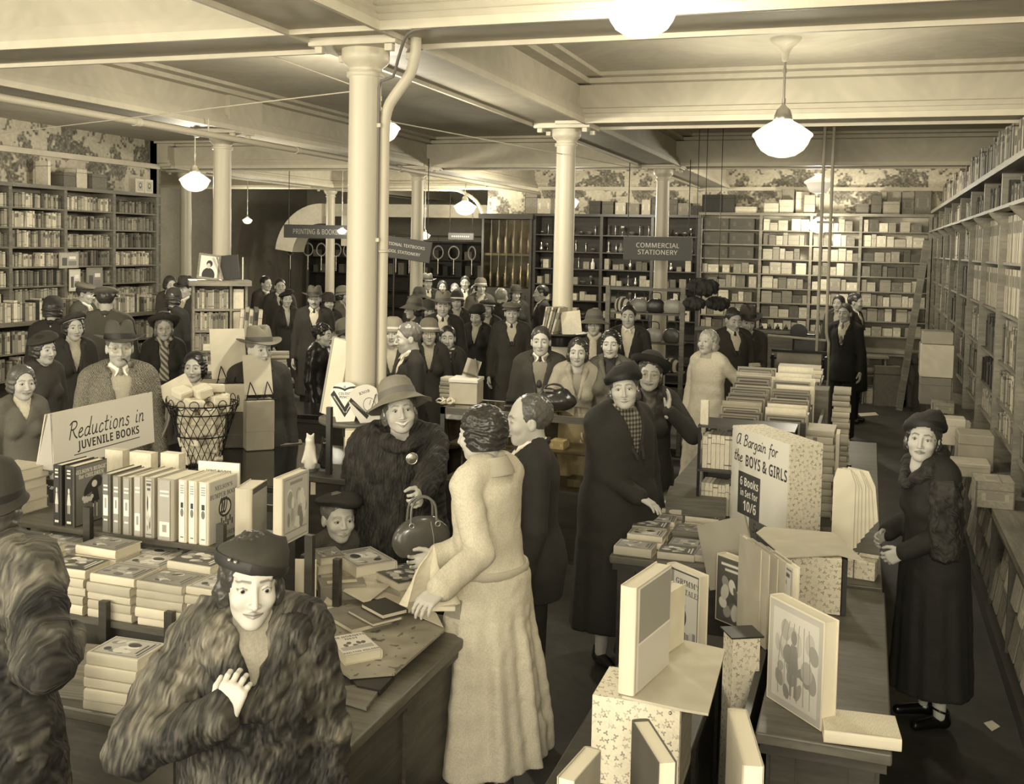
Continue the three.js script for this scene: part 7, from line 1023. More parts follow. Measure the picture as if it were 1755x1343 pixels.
{ // black wire rack with white book rows, and the magazine file behind it
  const z0 = -5.98, xa = atZ(1200, 715, z0).x, xb = xa + 0.52, Yt = 1.385; const r = thing('wire_rack', 'black metal rack of white books behind the sign box', 'rack', [0, 0.8, 0]);
  for (const x of [xa, xb]) for (const z of [z0, z0 - 0.3]) part(r, 'upright', span(x - 0.008, x + 0.008, 0, Yt - 0.8, z - 0.008, z + 0.008), mBlackMetal); for (const y of [Yt, 1.13, 0.86]) part(r, 'shelf', span(xa - 0.01, xb + 0.01, y - 0.812, y - 0.8, z0 - 0.31, z0 + 0.012), mBlack);
  for (const [y, h] of [[1.132, 0.2], [0.862, 0.19]]) { let x = xa + 0.014; while (x < xb - 0.03) { const w = rr(0.018, 0.032); block('white_book', `white book on the ${y > 1 ? 'upper' : 'lower'} shelf of the black metal rack`, 'book', 'white books in the black rack', [x + w / 2, y, z0 - 0.11], 0, w, h * rr(0.92, 1), 0.16, M(rnd() < 0.85 ? 0.92 : 0.8, { map: spines[Math.floor(rnd() * 2)] })); x += w + 0.001; } }
  block('white_block', 'narrow white block standing on the corner of the black rack', 'block', undefined, [xa + 0.02, Yt + 0.0, z0 - 0.04], 0, 0.045, 0.14, 0.03, mPaper);
  const mgr = thing('magazine_file', 'long stepped wooden file of magazines on the bargain table', 'rack', [0, 0.8, 0]); part(mgr, 'tray', span(xa - 0.02, xb + 0.1, 0, 0.3, z0 - 1.75, z0 - 0.34), mWoodD); for (const x of [xa - 0.02, xb + 0.1]) part(mgr, 'side_panel', span(x - 0.01, x + 0.01, 0, 0.48, z0 - 1.75, z0 - 0.34), mWood);
  for (let k = 0; k < 15; k++) for (let i = 0; i < 2; i++) { const tn = pick([0.9, 0.88, 0.8, 0.92, 0.7]); const m = block('magazine', `${toneWord(tn)} magazine, ${nth[k]} rank of the stepped file, column beside the ${i ? 'upright albums' : 'fair assistant'}`, 'magazine', 'magazines in the stepped file', [xa + 0.16 + i * 0.27 + rr(-0.02, 0.02), 1.102, z0 - 0.4 - k * 0.088], 0, 0.245, 0.3 + 0.012 * k + rr(-0.02, 0.01), 0.012, M(tn, { map: pick([tPlaster, prints[1], prints[3]]), roughness: 0.8 })); m.rotation.x = -0.18; }
  { for (let k = 0; k < 7; k++) block('magazine', 'dark edged album standing on end at the side of the stepped file', 'album', 'albums beside the stepped file', [xb + 0.03, 1.102, z0 - 0.45 - k * 0.12], 0, 0.03, 0.27, 0.1, M(k % 2 ? 0.85 : 0.25)); }
  // right column of stacks
  const sx = atZ(1398, 860, -6.6).x; pile(V(sx, 0.8, -6.6), 12, { h: 0.2, d: 0.26, t: 0.042, tone: 0.88, label: 'white pamphlet bundle in the tall stack beside the stepped file', group: 'tall pamphlet stack' }); { const w = thing('white_board', 'tall white board standing beside the pamphlet stack', 'board', [sx + 0.12, 0.8, -6.5]); part(w, 'board', box(0.02, 0.52, 0.18), mPaper); part(w, 'foot', box(0.05, 0.02, 0.2), mCard); }
  const cz = -7.9, cx2 = atZ(1394, 690, cz).x, cb = thing('spool_cabinet', 'small grey cabinet with four rows of bright knobs', 'cabinet', [cx2, 0.8, cz]); part(cb, 'carcase', box(0.22, 0.6, 0.26, 0.004), M(0.55, { map: tWood })); for (let a = 0; a < 4; a++) { part(cb, 'slot', box(0.1, 0.055, 0.012), mBlack, [-0.045, 0.12 + a * 0.105, 0.126]); for (let b2 = 0; b2 < 4; b2++) part(cb, 'knob', new THREE.SphereGeometry(0.011, 10, 8), mSilver, [-0.085 + b2 * 0.026, 0.148 + a * 0.105, 0.138]); }
  pile(V(cx2 + 0.2, 0.8, cz), 15, { h: 0.12, d: 0.16, t: 0.038, tone: 0.78, label: 'cream book in the tall pile beside the knobbed cabinet', group: 'tall pile by the knobbed cabinet' }); pile(V(cx2 + 0.2, 0.8, cz + 0.3), 8, { h: 0.12, d: 0.16, t: 0.036, tone: 0.72, label: 'cream book in the low pile before the tall pile', group: 'low pile by the knobbed cabinet' });
  const pz = -8.9, pxx = atZ(1350, 630, pz).x; const pr = thing('slip_tray', 'tray of upright paper slips on the far end of the bargain table', 'tray', [pxx, 0.8, pz]); part(pr, 'tray', box(0.6, 0.42, 0.3, 0.004), mWood); for (let k = 0; k < 16; k++) part(pr, 'slip', box(0.012, 0.1, 0.1), k % 3 ? M(0.75) : M(0.3), [-0.26 + k * 0.035, 0.42, 0.08]).rotation.z = rr(-0.2, 0.2);
  pile(V(pxx + 0.1, 1.22, pz - 0.06), 7, { h: 0.34, d: 0.16, t: 0.03, tone: 0.92, j: 0.015, label: 'white paper ream stacked on the slip tray', group: 'paper reams' });
}
// ---------------------------------------------------------------- paper roll counter at the back and goods on it
{
  cabinetTable('wrapping_counter', 'wooden wrapping counter with a paper roll at the back of the shop', -1.95, -0.45, -12.9, -12.2, 0.92, mWood, mWoodL, { cat: 'counter' });
  const p = atZ(1370, 612, -12.5), t = thing('paper_roll', 'wide paper roll on an iron cutter over the wrapping counter', 'paper roll', [p.x, 0.92, -12.5]); const g = new THREE.CylinderGeometry(0.1, 0.1, 0.5, 28); g.rotateZ(Math.PI / 2); part(t, 'roll', g, mKraft, [0, 0.22, 0]); part(t, 'axle', (() => { const c = new THREE.CylinderGeometry(0.015, 0.015, 0.66, 10); c.rotateZ(Math.PI / 2); return c; })(), mBlackMetal, [0, 0.22, 0]); for (const s of [-1, 1]) part(t, 'bracket', box(0.03, 0.26, 0.16), mBlackMetal, [s * 0.3, 0, 0]); part(t, 'cutter_bar', box(0.62, 0.03, 0.02), mBlackMetal, [0, 0.3, 0.1]);
  const q = thing('weighing_scale', 'dark iron weighing machine on the back wrapping counter', 'scale', [p.x + 0.05, 0.92, -12.75]); part(q, 'body', box(0.3, 0.5, 0.12, 0.03), mBlack); const c2 = new THREE.CylinderGeometry(0.1, 0.1, 0.08, 24); c2.rotateX(Math.PI / 2); part(q, 'dial', c2, M(0.2, { roughness: 0.15 }), [-0.08, 0.52, 0.04]); part(q, 'lever', rod([0.1, 0.45, 0], [0.14, 0.75, 0], 0.015), mSilver);
  for (let k = 0; k < 7; k++) { const x = X17(1298 + k * 14); const w = thing('ink_stand', 'little black desk inkwell stand on the far counter shelf', 'inkwell', [x, 1.09, -17.5], 0, 'inkwell stands on the far counter'); part(w, 'base', box(0.12, 0.02, 0.09, 0.004), mBlack); part(w, 'well', lathe([[0, 0.02], [0.035, 0.02], [0.03, 0.06], [0.012, 0.07], [0.01, 0.1], [0, 0.1]], 14), mBlack); }
  const sc = thing('back_counter', 'long brown counter before the far stationery shelving', 'counter', [0, 0, -17.45]); part(sc, 'top', span(-2.7, -0.2, 1.05, 1.088, -0.25, 0.2), mWood); part(sc, 'front', span(-2.66, -0.24, 0, 1.05, -0.2, 0.14), mWood);
}
// ---------------------------------------------------------------- handbag display beside the third column
{
  const z0 = -11.9, t = thing('goods_stand', 'tall display stand of handbags and fancy goods before the third column', 'stand', [0, 0, 0]); const xa = atZ(1040, 600, z0).x, xb = atZ(1168, 600, z0).x; for (const x of [xa, xb]) part(t, 'upright', span(x - 0.025, x + 0.025, 0, 1.95, z0 - 0.02, z0 + 0.03), mWoodL); for (const y of [0.5, 0.95, 1.3, 1.64]) part(t, 'shelf_board', span(xa, xb, y - 0.02, y, z0 - 0.3, z0), mWood); part(t, 'top_rail', span(xa, xb, 1.9, 1.93, z0, z0 + 0.02), mWood); part(t, 'base', span(xa, xb, 0, 0.08, z0 - 0.32, z0 + 0.02), mWoodD);
  const bagG = meshField((x, y, z) => smax(ell(x, y, z, 0, 0.07, 0, 0.12, 0.1, 0.045), Math.max(-y, Math.abs(x) - 0.105), 0.008), [-0.14, -0.02, -0.07, 0.14, 0.2, 0.07], 0.009), strapG = tube([[-0.06, 0.15, 0], [-0.05, 0.23, 0], [0.05, 0.23, 0], [0.06, 0.15, 0]], 0.006, 16, 6);
  const stripe = dataTex(64, (u, v) => Math.sin(u * 6.283 * 3) > 0 ? 0.9 : 0.3, 5, 1); let k = 0;
  for (const y of [0.95, 1.3, 1.64]) for (let x = xa + 0.14; x < xb - 0.06; x += 0.2) { const tn = [0.2, 0.6, 0.35, 0.8, 0.5][k % 5], st = k % 5 === 3; const b = thing('handbag', st ? 'striped handbag on the fancy goods stand' : `${tn > 0.55 ? 'pale' : tn > 0.3 ? 'brown' : 'black'} handbag on the fancy goods stand`, 'handbag', [x, y, z0 - 0.12 + rr(-0.03, 0.06)], rr(-0.4, 0.4), 'handbags on the fancy goods stand'); part(b, 'bag_body', bagG, st ? M(0.85, { map: stripe }) : M(tn, { roughness: 0.35 })); part(b, 'handle', strapG, M(0.2)); part(b, 'clasp', box(0.05, 0.012, 0.012), mBrass, [0, 0.155, 0.012]); k++; }
  // counter in front with fancy boxes
  cabinetTable('fancy_counter', 'low counter of fancy boxes in front of the handbag stand', xa - 0.05, xb + 0.1, -10.5, -10.05, 0.95, mWood, mWoodD, { cat: 'counter' }); for (let i = 0; i < 9; i++) { const tn = [0.85, 0.5, 0.9, 0.4, 0.7][i % 5]; block('fancy_box', `${toneWord(tn)} fancy box on the low counter before the handbags`, 'box', 'fancy boxes before the handbags', [xa + 0.05 + (i % 5) * 0.18, 0.951, -10.17 - (i > 4 ? 0.17 : 0)], rr(-0.3, 0.3), 0.15, rr(0.08, 0.2), 0.12, M(tn, { map: pick(labels) })); }
  for (const [px, py, d, s] of [[1205, 492, 11.5, 1], [1230, 520, 11.8, 0.8], [1190, 520, 11.2, 0.7]]) { const P = atD(px, py, d), b = thing('hanging_basket', 'dark shaggy basket hanging from the ceiling near the commercial sign', 'basket', P, 0, 'dark hanging baskets'); const g = meshField((x, y, z) => ell(x, y, z, 0, 0, 0, 0.17, 0.1, 0.13) + 0.03 * vnoise(x * 30, y * 30, z * 30), [-0.24, -0.17, -0.2, 0.24, 0.17, 0.2], 0.016); g.scale(s, s, s); part(b, 'basket_body', g, M(0.2, { roughness: 0.8 })); part(b, 'cord', rod([0, 0.08 * s, 0], [0, YC - P.y, 0], 0.004, 5), mBlackMetal); }
}
// paper scrap on the floor, boards near the stool
flatSheet('paper_scrap', 'small white paper scrap on the aisle floor', 'paper', [[1686, 1238], [1700, 1234], [1714, 1244], [1700, 1252]], 0.004, 0.003, mPaper);
flatSheet('paper_scrap', 'pale paper scrap on the floor at the end of the aisle', 'paper', [[1470, 708], [1500, 706], [1506, 711], [1475, 713]], 0.004, 0.003, mPaper);
// ---------------------------------------------------------------- the people
const mFurBrown = M(0.5, { map: tFur, bumpMap: bFur, bumpScale: 0.006, roughness: 0.75 }), mFurBlack = M(0.22, { map: tBlackFur, bumpMap: bFur, bumpScale: 0.006, roughness: 0.8 });
const tCheck = dataTex(64, (u, v) => 0.85 - (Math.sin(u * 6.283 * 2) > 0 ? 0.3 : 0) - (Math.sin(v * 6.283 * 2) > 0 ? 0.3 : 0), 22, 22), tStripe = dataTex(64, (u, v) => Math.sin((u + v) * 6.283 * 2) > 0 ? 0.9 : 0.45, 9, 9), tBand = dataTex(64, (u, v) => Math.sin(v * 6.283 * 2) > 0 ? 0.92 : 0.2, 12, 12), tPrintSilk = dataTex(64, (u, v) => 0.5 + 0.5 * tnoise(u, v, 10), 4, 4);
const dark = (hem = 0.32, o = {}) => ({ tone: 0.17, hem, lapel: 0.022, th: 0.024, ...o }), suit = (tn = 0.16, o = {}) => ({ tone: tn, hem: 0.74, flare: 0.165, lapel: true, th: 0.014, folds: 0.002, name: 'jacket', vy: 1.16, ...o }), over = (tn = 0.2, o = {}) => ({ tone: tn, hem: 0.42, lapel: 0.02, th: 0.026, vy: 1.22, ...o });
const gent = { sex: 'm', hair: 'short', shirt: 0.93, tie: 0.2 };
// nearest figures
const furLady = person({ lod: 0, eye: [431, 1010], h: 1.5, yaw: 4, hy: 2, hr: -3, hp: 2, hair: 'curls', hairTone: 0.24, face: { frown: 0.002, narrow: 1.09 }, bw: 1.0, coat: { tone: 0.4, mat: mFurBrown, hem: 0.3, th: 0.055, noise: 0.012, nf: 22, lapel: 0.055, lapelMat: mFurBrown, collarNoise: 0.012, vy: 1.26, flare: 0.27, crease: 0.012, name: 'fur_coat' }, shirt: 0.6, shirtName: 'jumper', armR: { to: [-0.085, 1.3, 0.24], palm: [0.5, 0.1, -1], dir: [0.4, 1, -0.1], pole: [-0.8, -0.6, 0.2], curl: 0.7 }, hat: { kind: 'toque', tone: 0.24, roll: -12, turn: -8, pins: 1, dy: -0.012, s: 0.95 }, label: 'woman in a mottled brown fur coat and dark draped hat, hand at her throat' });
const smock = person({ lod: 0, eye: [824, 742], h: 1.6, yaw: -128, hy: 12, hp: 6, hair: 'bob', hairTone: 0.2, bw: 0.96, bust: 0, fat: 0.02, coat: { tone: 0.86, hem: 0.24, th: 0.024, vy: 1.6, flare: 0.29, folds: 0.014, crease: 0.007, cuff: 0.01, name: 'smock', cell: 0.009 }, lean: 4, armL: { px: [752, 1012, 0.94, 3.95], palm: [-1, 0.2, 0], curl: 0.5, pole: [0.5, -0.8, -0.4] }, armR: { px: [748, 955, 1.04, 4.35], palm: [1, 0, 0.3], curl: 0.6 }, shoe: 0.3, label: 'shop assistant with waved bobbed hair in a long pale smock, wrapping a book' });
function turnedCollar(p) { const c = part(p.coat, 'collar', lathe([[0.056, 0.02], [0.06, 0.03], [0.066, 0.03], [0.086, -0.02], [0.092, -0.045], [0.086, -0.045], [0.06, 0.0]], 36), M(0.72, { map: tCloth, roughness: 0.85, side: THREE.DoubleSide }), [0, 1.462 * p.s, 0.0]); c.scale.set(p.s, p.s, p.s * 0.98); c.rotation.x = 0.16; }
turnedCollar(smock);
{ const s = smock.s, b = new THREE.TorusGeometry(0.18, 0.012, 6, 48); b.rotateX(Math.PI / 2); b.scale(1.0, 1.7, 0.8); part(smock.coat, 'belt', b, M(0.78, { map: tCloth }), [0, 1.03 * s, 0.005]).scale.setScalar(s); part(smock.coat, 'pocket', box(0.02, 0.08, 0.085, 0.004), M(0.62, { map: tCloth }), smock.flank(0.86, 0.03)); }
person({ lod: 0, eye: [905, 720], h: 1.57, yaw: -84, hp: 3, hy: 2, ...gent, bw: 1.22, hair: 'receding', hairTone: 0.34, coat: suit(0.14, { th: 0.02 }), tie: 0.14, face: { stubble: 0 }, label: 'balding man in a black suit in profile behind the assistant' });
const laugh = person({ lod: 0, eye: [684, 706], h: 1.57, yaw: 8, hp: -6, hr: 6, hair: 'curls', hairTone: 0.35, bw: 1.15, fat: 0.04, face: { smile: 1.8, open: 0.009, squint: 1, fat: 0.005 }, coat: { tone: 0.15, mat: mFurBlack, hem: 0.25, th: 0.05, noise: 0.008, nf: 34, lapel: 0.05, lapelMat: mFurBlack, collarNoise: 0.01, vy: 1.42, flare: 0.27, name: 'fur_coat' }, armL: { px: [716, 868, 1.12, 4.62], palm: [-0.2, 0, -1], curl: 1.1, pole: [0.8, -0.6, -0.2] }, hat: { kind: 'brim', tone: 0.56, band: 0.4, roll: 5, tilt: -10, dy: 0.012 }, label: 'laughing woman in a brimmed felt hat and black fur coat with a round brooch' });
{ const br = new THREE.Group(); br.name = 'brooch'; laugh.root.add(br); br.position.copy(laugh.front(0.035, 1.39)).add(V(0, -0.01, 0.085)); part(br, 'disc', lathe([[0, 0.006], [0.02, 0.005], [0.03, 0], [0, 0]], 24).rotateX(Math.PI / 2), mSilver); part(br, 'ring', new THREE.TorusGeometry(0.026, 0.005, 8, 24), mSilver); }
{ const w = laugh.arms[1].wr.clone().multiplyScalar(laugh.s).applyAxisAngle(V(0, 1, 0), laugh.yaw).add(laugh.root.position); const p = atD(722, 952, w.length ? Math.abs(4.6) : 4.6), t = thing('leather_handbag', 'large shiny leather handbag held before the black fur coat', 'handbag', [p.x, p.y, p.z], laugh.yaw + 0.15); const g = meshField((x, y, z) => smax(ell(x, y, z, 0, 0.075, 0, 0.135, 0.105, 0.05), -y, 0.01) + 0.003 * vnoise(x * 20, y * 20, z * 20), [-0.16, -0.02, -0.08, 0.16, 0.22, 0.08], 0.006); part(t, 'bag_body', g, M(0.32, { roughness: 0.2 })); for (const k of [-1, 1]) part(t, 'handle', tube([[-0.06, 0.15, 0.03 * k], [-0.05, 0.235, 0.02 * k], [0, 0.265, 0.01 * k], [0.05, 0.235, 0.02 * k], [0.06, 0.15, 0.03 * k]], 0.006, 24, 8), M(0.4, { roughness: 0.25 })); for (const k of [-1, 1]) part(t, 'ring', new THREE.TorusGeometry(0.011, 0.003, 6, 16), mBrass, [0.06 * k, 0.15, 0.045]); part(t, 'panel_seam', tube([[0.035, 0.01, 0.052], [0.04, 0.08, 0.052], [0.03, 0.16, 0.036]], 0.003, 12, 5), M(0.5, { roughness: 0.2 })); }
person({ lod: 0, eye: [1069, 668], h: 1.6, yaw: 40, hy: -40, hr: 6, hp: -3, hair: 'curls', hairTone: 0.32, bw: 1.08, fat: 0.04, face: { squint: 1, fat: 0.006, open: 0.0015 }, coat: { tone: 0.15, hem: 0.24, th: 0.035, vy: 1.2, flare: 0.25, lapel: 0.02 }, shirt: 0.5, shirtMat: M(0.62, { map: tCheck }), scarf: { y: 1.05, mat: M(0.85, { map: tCheck, roughness: 0.8 }) }, armR: { px: [1098, 852, 0.98, 5.72], palm: [0, -1, 0.1], curl: 0.3 }, hat: { kind: 'toque', tone: 0.13, s: 1.06, roll: 6 }, label: 'stout woman in a black coat with checked scarf, eyes closed' });
person({ lod: 0, eye: [1114, 642], h: 1.56, yaw: -2, hr: -3, hair: 'curls', hairTone: 0.28, glasses: 1, face: { smile: 0.8, fat: 0.003 }, coat: dark(0.28, { vy: 1.15 }), shirt: 0.4, shirtMat: M(0.55, { map: tPrintSilk }), armL: { to: [0.13, 1.36, 0.16], palm: [-1, 0, 0.2], dir: [0.1, 1, -0.25], curl: 0.25, pole: [0.7, -0.8, 0.1] }, hat: { kind: 'halo', tone: 0.15, roll: -8 }, label: 'smiling woman in spectacles and black halo hat, hand raised beside her neck' });
const blackLady = person({ lod: 0, eye: [1582, 755], h: 1.47, yaw: -62, lean: 7, bw: 1.06, hy: 56, hp: -4, hr: -4, hair: 'curls', hairTone: 0.22, coat: { tone: 0.12, hem: 0.2, th: 0.032, vy: 1.34, flare: 0.215, lapel: 0.045, lapelMat: mFurBlack, collarNoise: 0.01 }, shirt: 0.62, shirtMat: M(0.75, { map: tPrintSilk }), armR: { to: [-0.13, 1.02, 0.22], palm: [0.6, 0, -0.4], curl: 0.7 }, armL: { to: [0.1, 0.98, 0.24], palm: [-0.8, 0, -0.3], curl: 0.8 }, hat: { kind: 'toque', tone: 0.16, roll: 10, tilt: -8 }, shoe: 0.1, label: 'woman in a long black coat with fur collar standing in the aisle' });
{ const g = meshField((x, y, z) => { let d = cap(x, y, z, [0, 0.12, 0, 0.02, -0.17, 0, 0.075, 0.085]); return d + 0.014 * vnoise(x * 40, y * 40, z * 40); }, [-0.12, -0.3, -0.12, 0.14, 0.24, 0.12], 0.01); const a = blackLady.arms[1], p = blackLady.J(0.17, 1.2, 0.0).multiplyScalar(blackLady.s); part(blackLady.coat, 'fur_sleeve', g, mFurBlack, [p.x, p.y + 0.02, p.z + 0.02]); for (const k of [-1, 1]) { const o = new THREE.TorusGeometry(0.042, 0.006, 6, 20); o.rotateX(Math.PI / 2 - 0.3); part(blackLady.root, 'shoe_strap', o, M(0.12, { roughness: 0.2 }), [0.085 * k * blackLady.s, 0.1, -0.02]); } }
person({ lod: 0, eye: [580, 894], h: 1.07, sex: 'c', yaw: 12, hy: 6, hair: 'short', hairTone: 0.42, face: { open: 0.003 }, coat: { tone: 0.3, hem: 0.5, th: 0.02, vy: 1.5 }, hat: { kind: 'beret', tone: 0.17, roll: -12, s: 1.04, tilt: -6 }, label: 'small child in a dark beret peering over the book piles' });
person({ lod: 1, eye: [-16, 866], h: 1.6, yaw: 150, hair: 'bob', hairTone: 0.28, coat: { tone: 0.4, mat: mFurBrown, hem: 0.3, th: 0.06, noise: 0.012, nf: 24, vy: 1.6, lapel: 0.06, lapelMat: mFurBrown, collarNoise: 0.012, name: 'fur_coat' }, armR: { px: [112, 1100, 0.9, 3.1], palm: [0, -1, 0], curl: 0.5 }, hat: { kind: 'cloche', tone: 0.26 }, label: 'woman in a fur coat with her back turned, reaching to the juvenile table' });
// behind the reductions sign
const pipeMan = person({ lod: 1, eye: [205, 597], h: 1.69, yaw: 8, hy: -4, ...gent, hairTone: 0.4, glasses: 1, brow: 0.4, coat: over(0.56, { tex: tTweed, vy: 1.14 }), shirt: 0.72, tie: 0.5, hat: { kind: 'fedora', tone: 0.34, band: 0.16 }, face: { stubble: 1 }, label: 'man in a tweed overcoat, dark trilby and round spectacles smoking a pipe' });
{ const m = new THREE.Matrix4().makeScale(pipeMan.s, pipeMan.s, pipeMan.s).multiply(pipeMan.hm); const q = thing('tobacco_pipe', 'curved tobacco pipe in the mouth of the man in tweed', 'pipe', [0, 0, 0]); pipeMan.root.updateMatrixWorld(true); const W4 = pipeMan.root.matrixWorld.clone().multiply(m); W4.decompose(q.position, q.quaternion, q.scale); part(q, 'stem', tube([[0.016, -0.068, 0.09], [0.03, -0.075, 0.12], [0.045, -0.1, 0.14], [0.052, -0.11, 0.145]], 0.005, 16, 6), mBlack); part(q, 'bowl', lathe([[0, -0.02], [0.014, -0.018], [0.018, 0], [0.017, 0.024], [0.012, 0.024], [0.011, 0]], 16), mWood, [0.055, -0.1, 0.148]); }
person({ lod: 1, eye: [126, 562], h: 1.6, yaw: 18, hair: 'bob', hairTone: 0.2, coat: dark(), shirt: 0.75, hat: { kind: 'beret', tone: 0.2, band: 0.75, roll: 10, tilt: -12 }, label: 'young woman in a dark beret with a white edge, behind the man in tweed' });
person({ lod: 1, eye: [75, 600], h: 1.5, yaw: 38, hair: 'bob', hairTone: 0.22, coat: dark(0.32, { tone: 0.26, vy: 1.6 }), hat: { kind: 'beret', tone: 0.22, roll: 12 }, label: 'girl in a dark cap and grey coat, looking round behind the sign' });
person({ lod: 1, eye: [38, 658], h: 1.4, yaw: 20, hair: 'bob', hairTone: 0.34, face: { smile: 0.6 }, coat: { tone: 0.42, hem: 0.4, vy: 1.3 }, shirt: 0.85, label: 'smiling girl in a grey coat beyond the outer end of the reductions sign' });
person({ lod: 1, eye: [281, 563], h: 1.54, yaw: 2, hair: 'curls', hairTone: 0.45, glasses: 1, face: { frown: 0.002 }, coat: dark(0.3, { vy: 1.12 }), shirt: 0.75, scarf: { y: 1.1, mat: M(0.8, { map: tStripe }) }, hat: { kind: 'halo', tone: 0.22, s: 1.06 }, label: 'elderly woman in spectacles, dark turned up hat and striped scarf' });
person({ lod: 1, eye: [333, 631], h: 1.4, yaw: -8, hy: -6, hair: 'bob', hairTone: 0.17, coat: dark(0.35, { vy: 1.2 }), shirt: 0.88, label: 'young bareheaded woman with dark hair behind the wire basket' });
person({ lod: 1, eye: [445, 600], h: 1.6, yaw: 12, hy: 14, ...gent, hairTone: 0.4, coat: over(0.17), hat: { kind: 'fedora', tone: 0.52, band: 0.3 }, face: { fat: 0.004 }, label: 'man in a grey hat with dark band peering over the easel cards' });
const back = [
  [[181, 514], 1.76, 176, 'm', 'cap', 0.42, 0.36, 'broad man in a tweed coat and cap with his back turned before the low bookcase'], [[147, 503], 1.68, 62, 'm', 'cap', 0.45, 0.3, 'man in a cap turned sideways at the low bookcase'], [[75, 496], 1.6, 10, 'f', 'cloche', 0.24, 0.3, 'woman in a dark cloche far behind the reductions sign'], [[91, 532], 1.62, 165, 'f', 'cloche', 0.2, 0.16, 'woman in black with her back turned near the low bookcase'], [[298, 513], 1.6, 150, 'f', 'cloche', 0.18, 0.15, 'woman in a black cloche bowed over the books of the low bookcase'], [[317, 495], 1.68, -38, 'm', 'trilby', 0.22, 0.18, 'man in a black trilby reading beside the small bookcase'], [[292, 488], 1.72, 20, 'f', null, 0.25, 0.2, 'bareheaded woman far behind the small bookcase']];
for (const [e, h, y, sx, hk, ht, ct, lb] of back) person({ lod: 2, eye: e, h: h + 0.035, yaw: y, sex: sx, hp: 8, hair: sx === 'm' ? 'short' : 'bob', hairTone: 0.25, coat: over(ct), shirt: 0.7, hat: hk && { kind: hk, tone: ht }, label: lb });
// middle crowd
person({ lod: 2, eye: [491, 513], h: 1.54, yaw: 20, hy: -4, hair: 'curls', hairTone: 0.22, coat: dark(0.25, { vy: 1.14, th: 0.016 }), hat: { kind: 'beret', tone: 0.13, roll: 14 }, label: 'young woman in a black dress with open white neck and tilted black beret' });
person({ lod: 2, eye: [539, 513], h: 1.66, yaw: -4, ...gent, hairTone: 0.4, face: { moustache: 0.3 }, coat: over(0.2), hat: { kind: 'fedora', tone: 0.42 }, label: 'moustached man in a felt hat and dark overcoat left of the first column' });
person({ lod: 2, eye: [480, 491], h: 1.68, yaw: 8, sex: 'm', hair: 'short', glasses: 1, coat: over(0.22), shirt: 0.8, label: 'bespectacled man behind the young woman in the black beret' });
person({ lod: 2, eye: [456, 486], h: 1.68, yaw: 40, sex: 'm', hair: 'short', coat: over(0.2), shirt: 0.7, label: 'dark haired man turned aside behind the narrow book stand' });
person({ lod: 2, eye: [563, 519], h: 1.54, yaw: 10, hair: 'bob', coat: dark(), hat: { kind: 'cloche', tone: 0.25 }, label: 'girl in a dark cloche beside the moustached man' });
person({ lod: 2, eye: [588, 506], h: 1.59, yaw: 62, hair: 'bob', coat: over(0.4), hat: { kind: 'cloche', tone: 0.6 }, label: 'woman in a pale cloche turned to the first column' });
person({ lod: 1, eye: [553, 575], h: 1.46, yaw: 55, hy: 8, sex: 'm', bw: 0.95, hs: 0.95, hair: 'tousled', hairTone: 0.18, coat: { tone: 0.15, mat: M(0.16, { roughness: 0.32 }), hem: 0.6, th: 0.03, vy: 1.6, crease: 0.012, flare: 0.2 }, label: 'dark haired boy in a shiny leather coat looking over his shoulder' });
person({ lod: 1, eye: [596, 577], h: 1.5, yaw: -72, lean: 26, hp: 20, sex: 'm', hair: 'short', hairTone: 0.4, coat: over(0.36), armL: { px: [512, 700, 0.98, 8.7], palm: [0, -1, 0], curl: 0.4 }, hat: { kind: 'trilby', tone: 0.45 }, label: 'man in a grey coat bending behind the first column, arm stretched over a counter' });
cabinetTable('sales_counter', 'dark counter beneath the outstretched arm of the bending man', -5.2, -4.1, -8.35, -7.75, 0.92, mWoodD, M(0.14, { roughness: 0.15 }), { cat: 'counter' });
person({ lod: 1, eye: [699, 579], h: 1.64, yaw: -78, hp: 6, sex: 'm', hair: 'short', hairTone: 0.42, shirt: 0.9, coat: suit(0.14, { hem: 0.5 }), label: 'man with waved hair in a dark suit seen in profile beside the drainpipe' });
person({ lod: 1, eye: [767, 580], h: 1.47, yaw: 0, sex: 'm', bw: 0.86, hs: 0.95, hair: 'short', hairTone: 0.2, coat: over(0.17), scarf: { y: 1.3, mat: M(0.9, { map: tBand }) }, label: 'schoolboy with slicked hair and a boldly striped scarf' });
person({ lod: 1, eye: [759, 525], h: 1.68, yaw: 2, ...gent, hairTone: 0.3, coat: over(0.18), hat: { kind: 'fedora', tone: 0.56, band: 0.38 }, label: 'tall man in a pale felt hat, white collar and dark coat behind the schoolboy' });
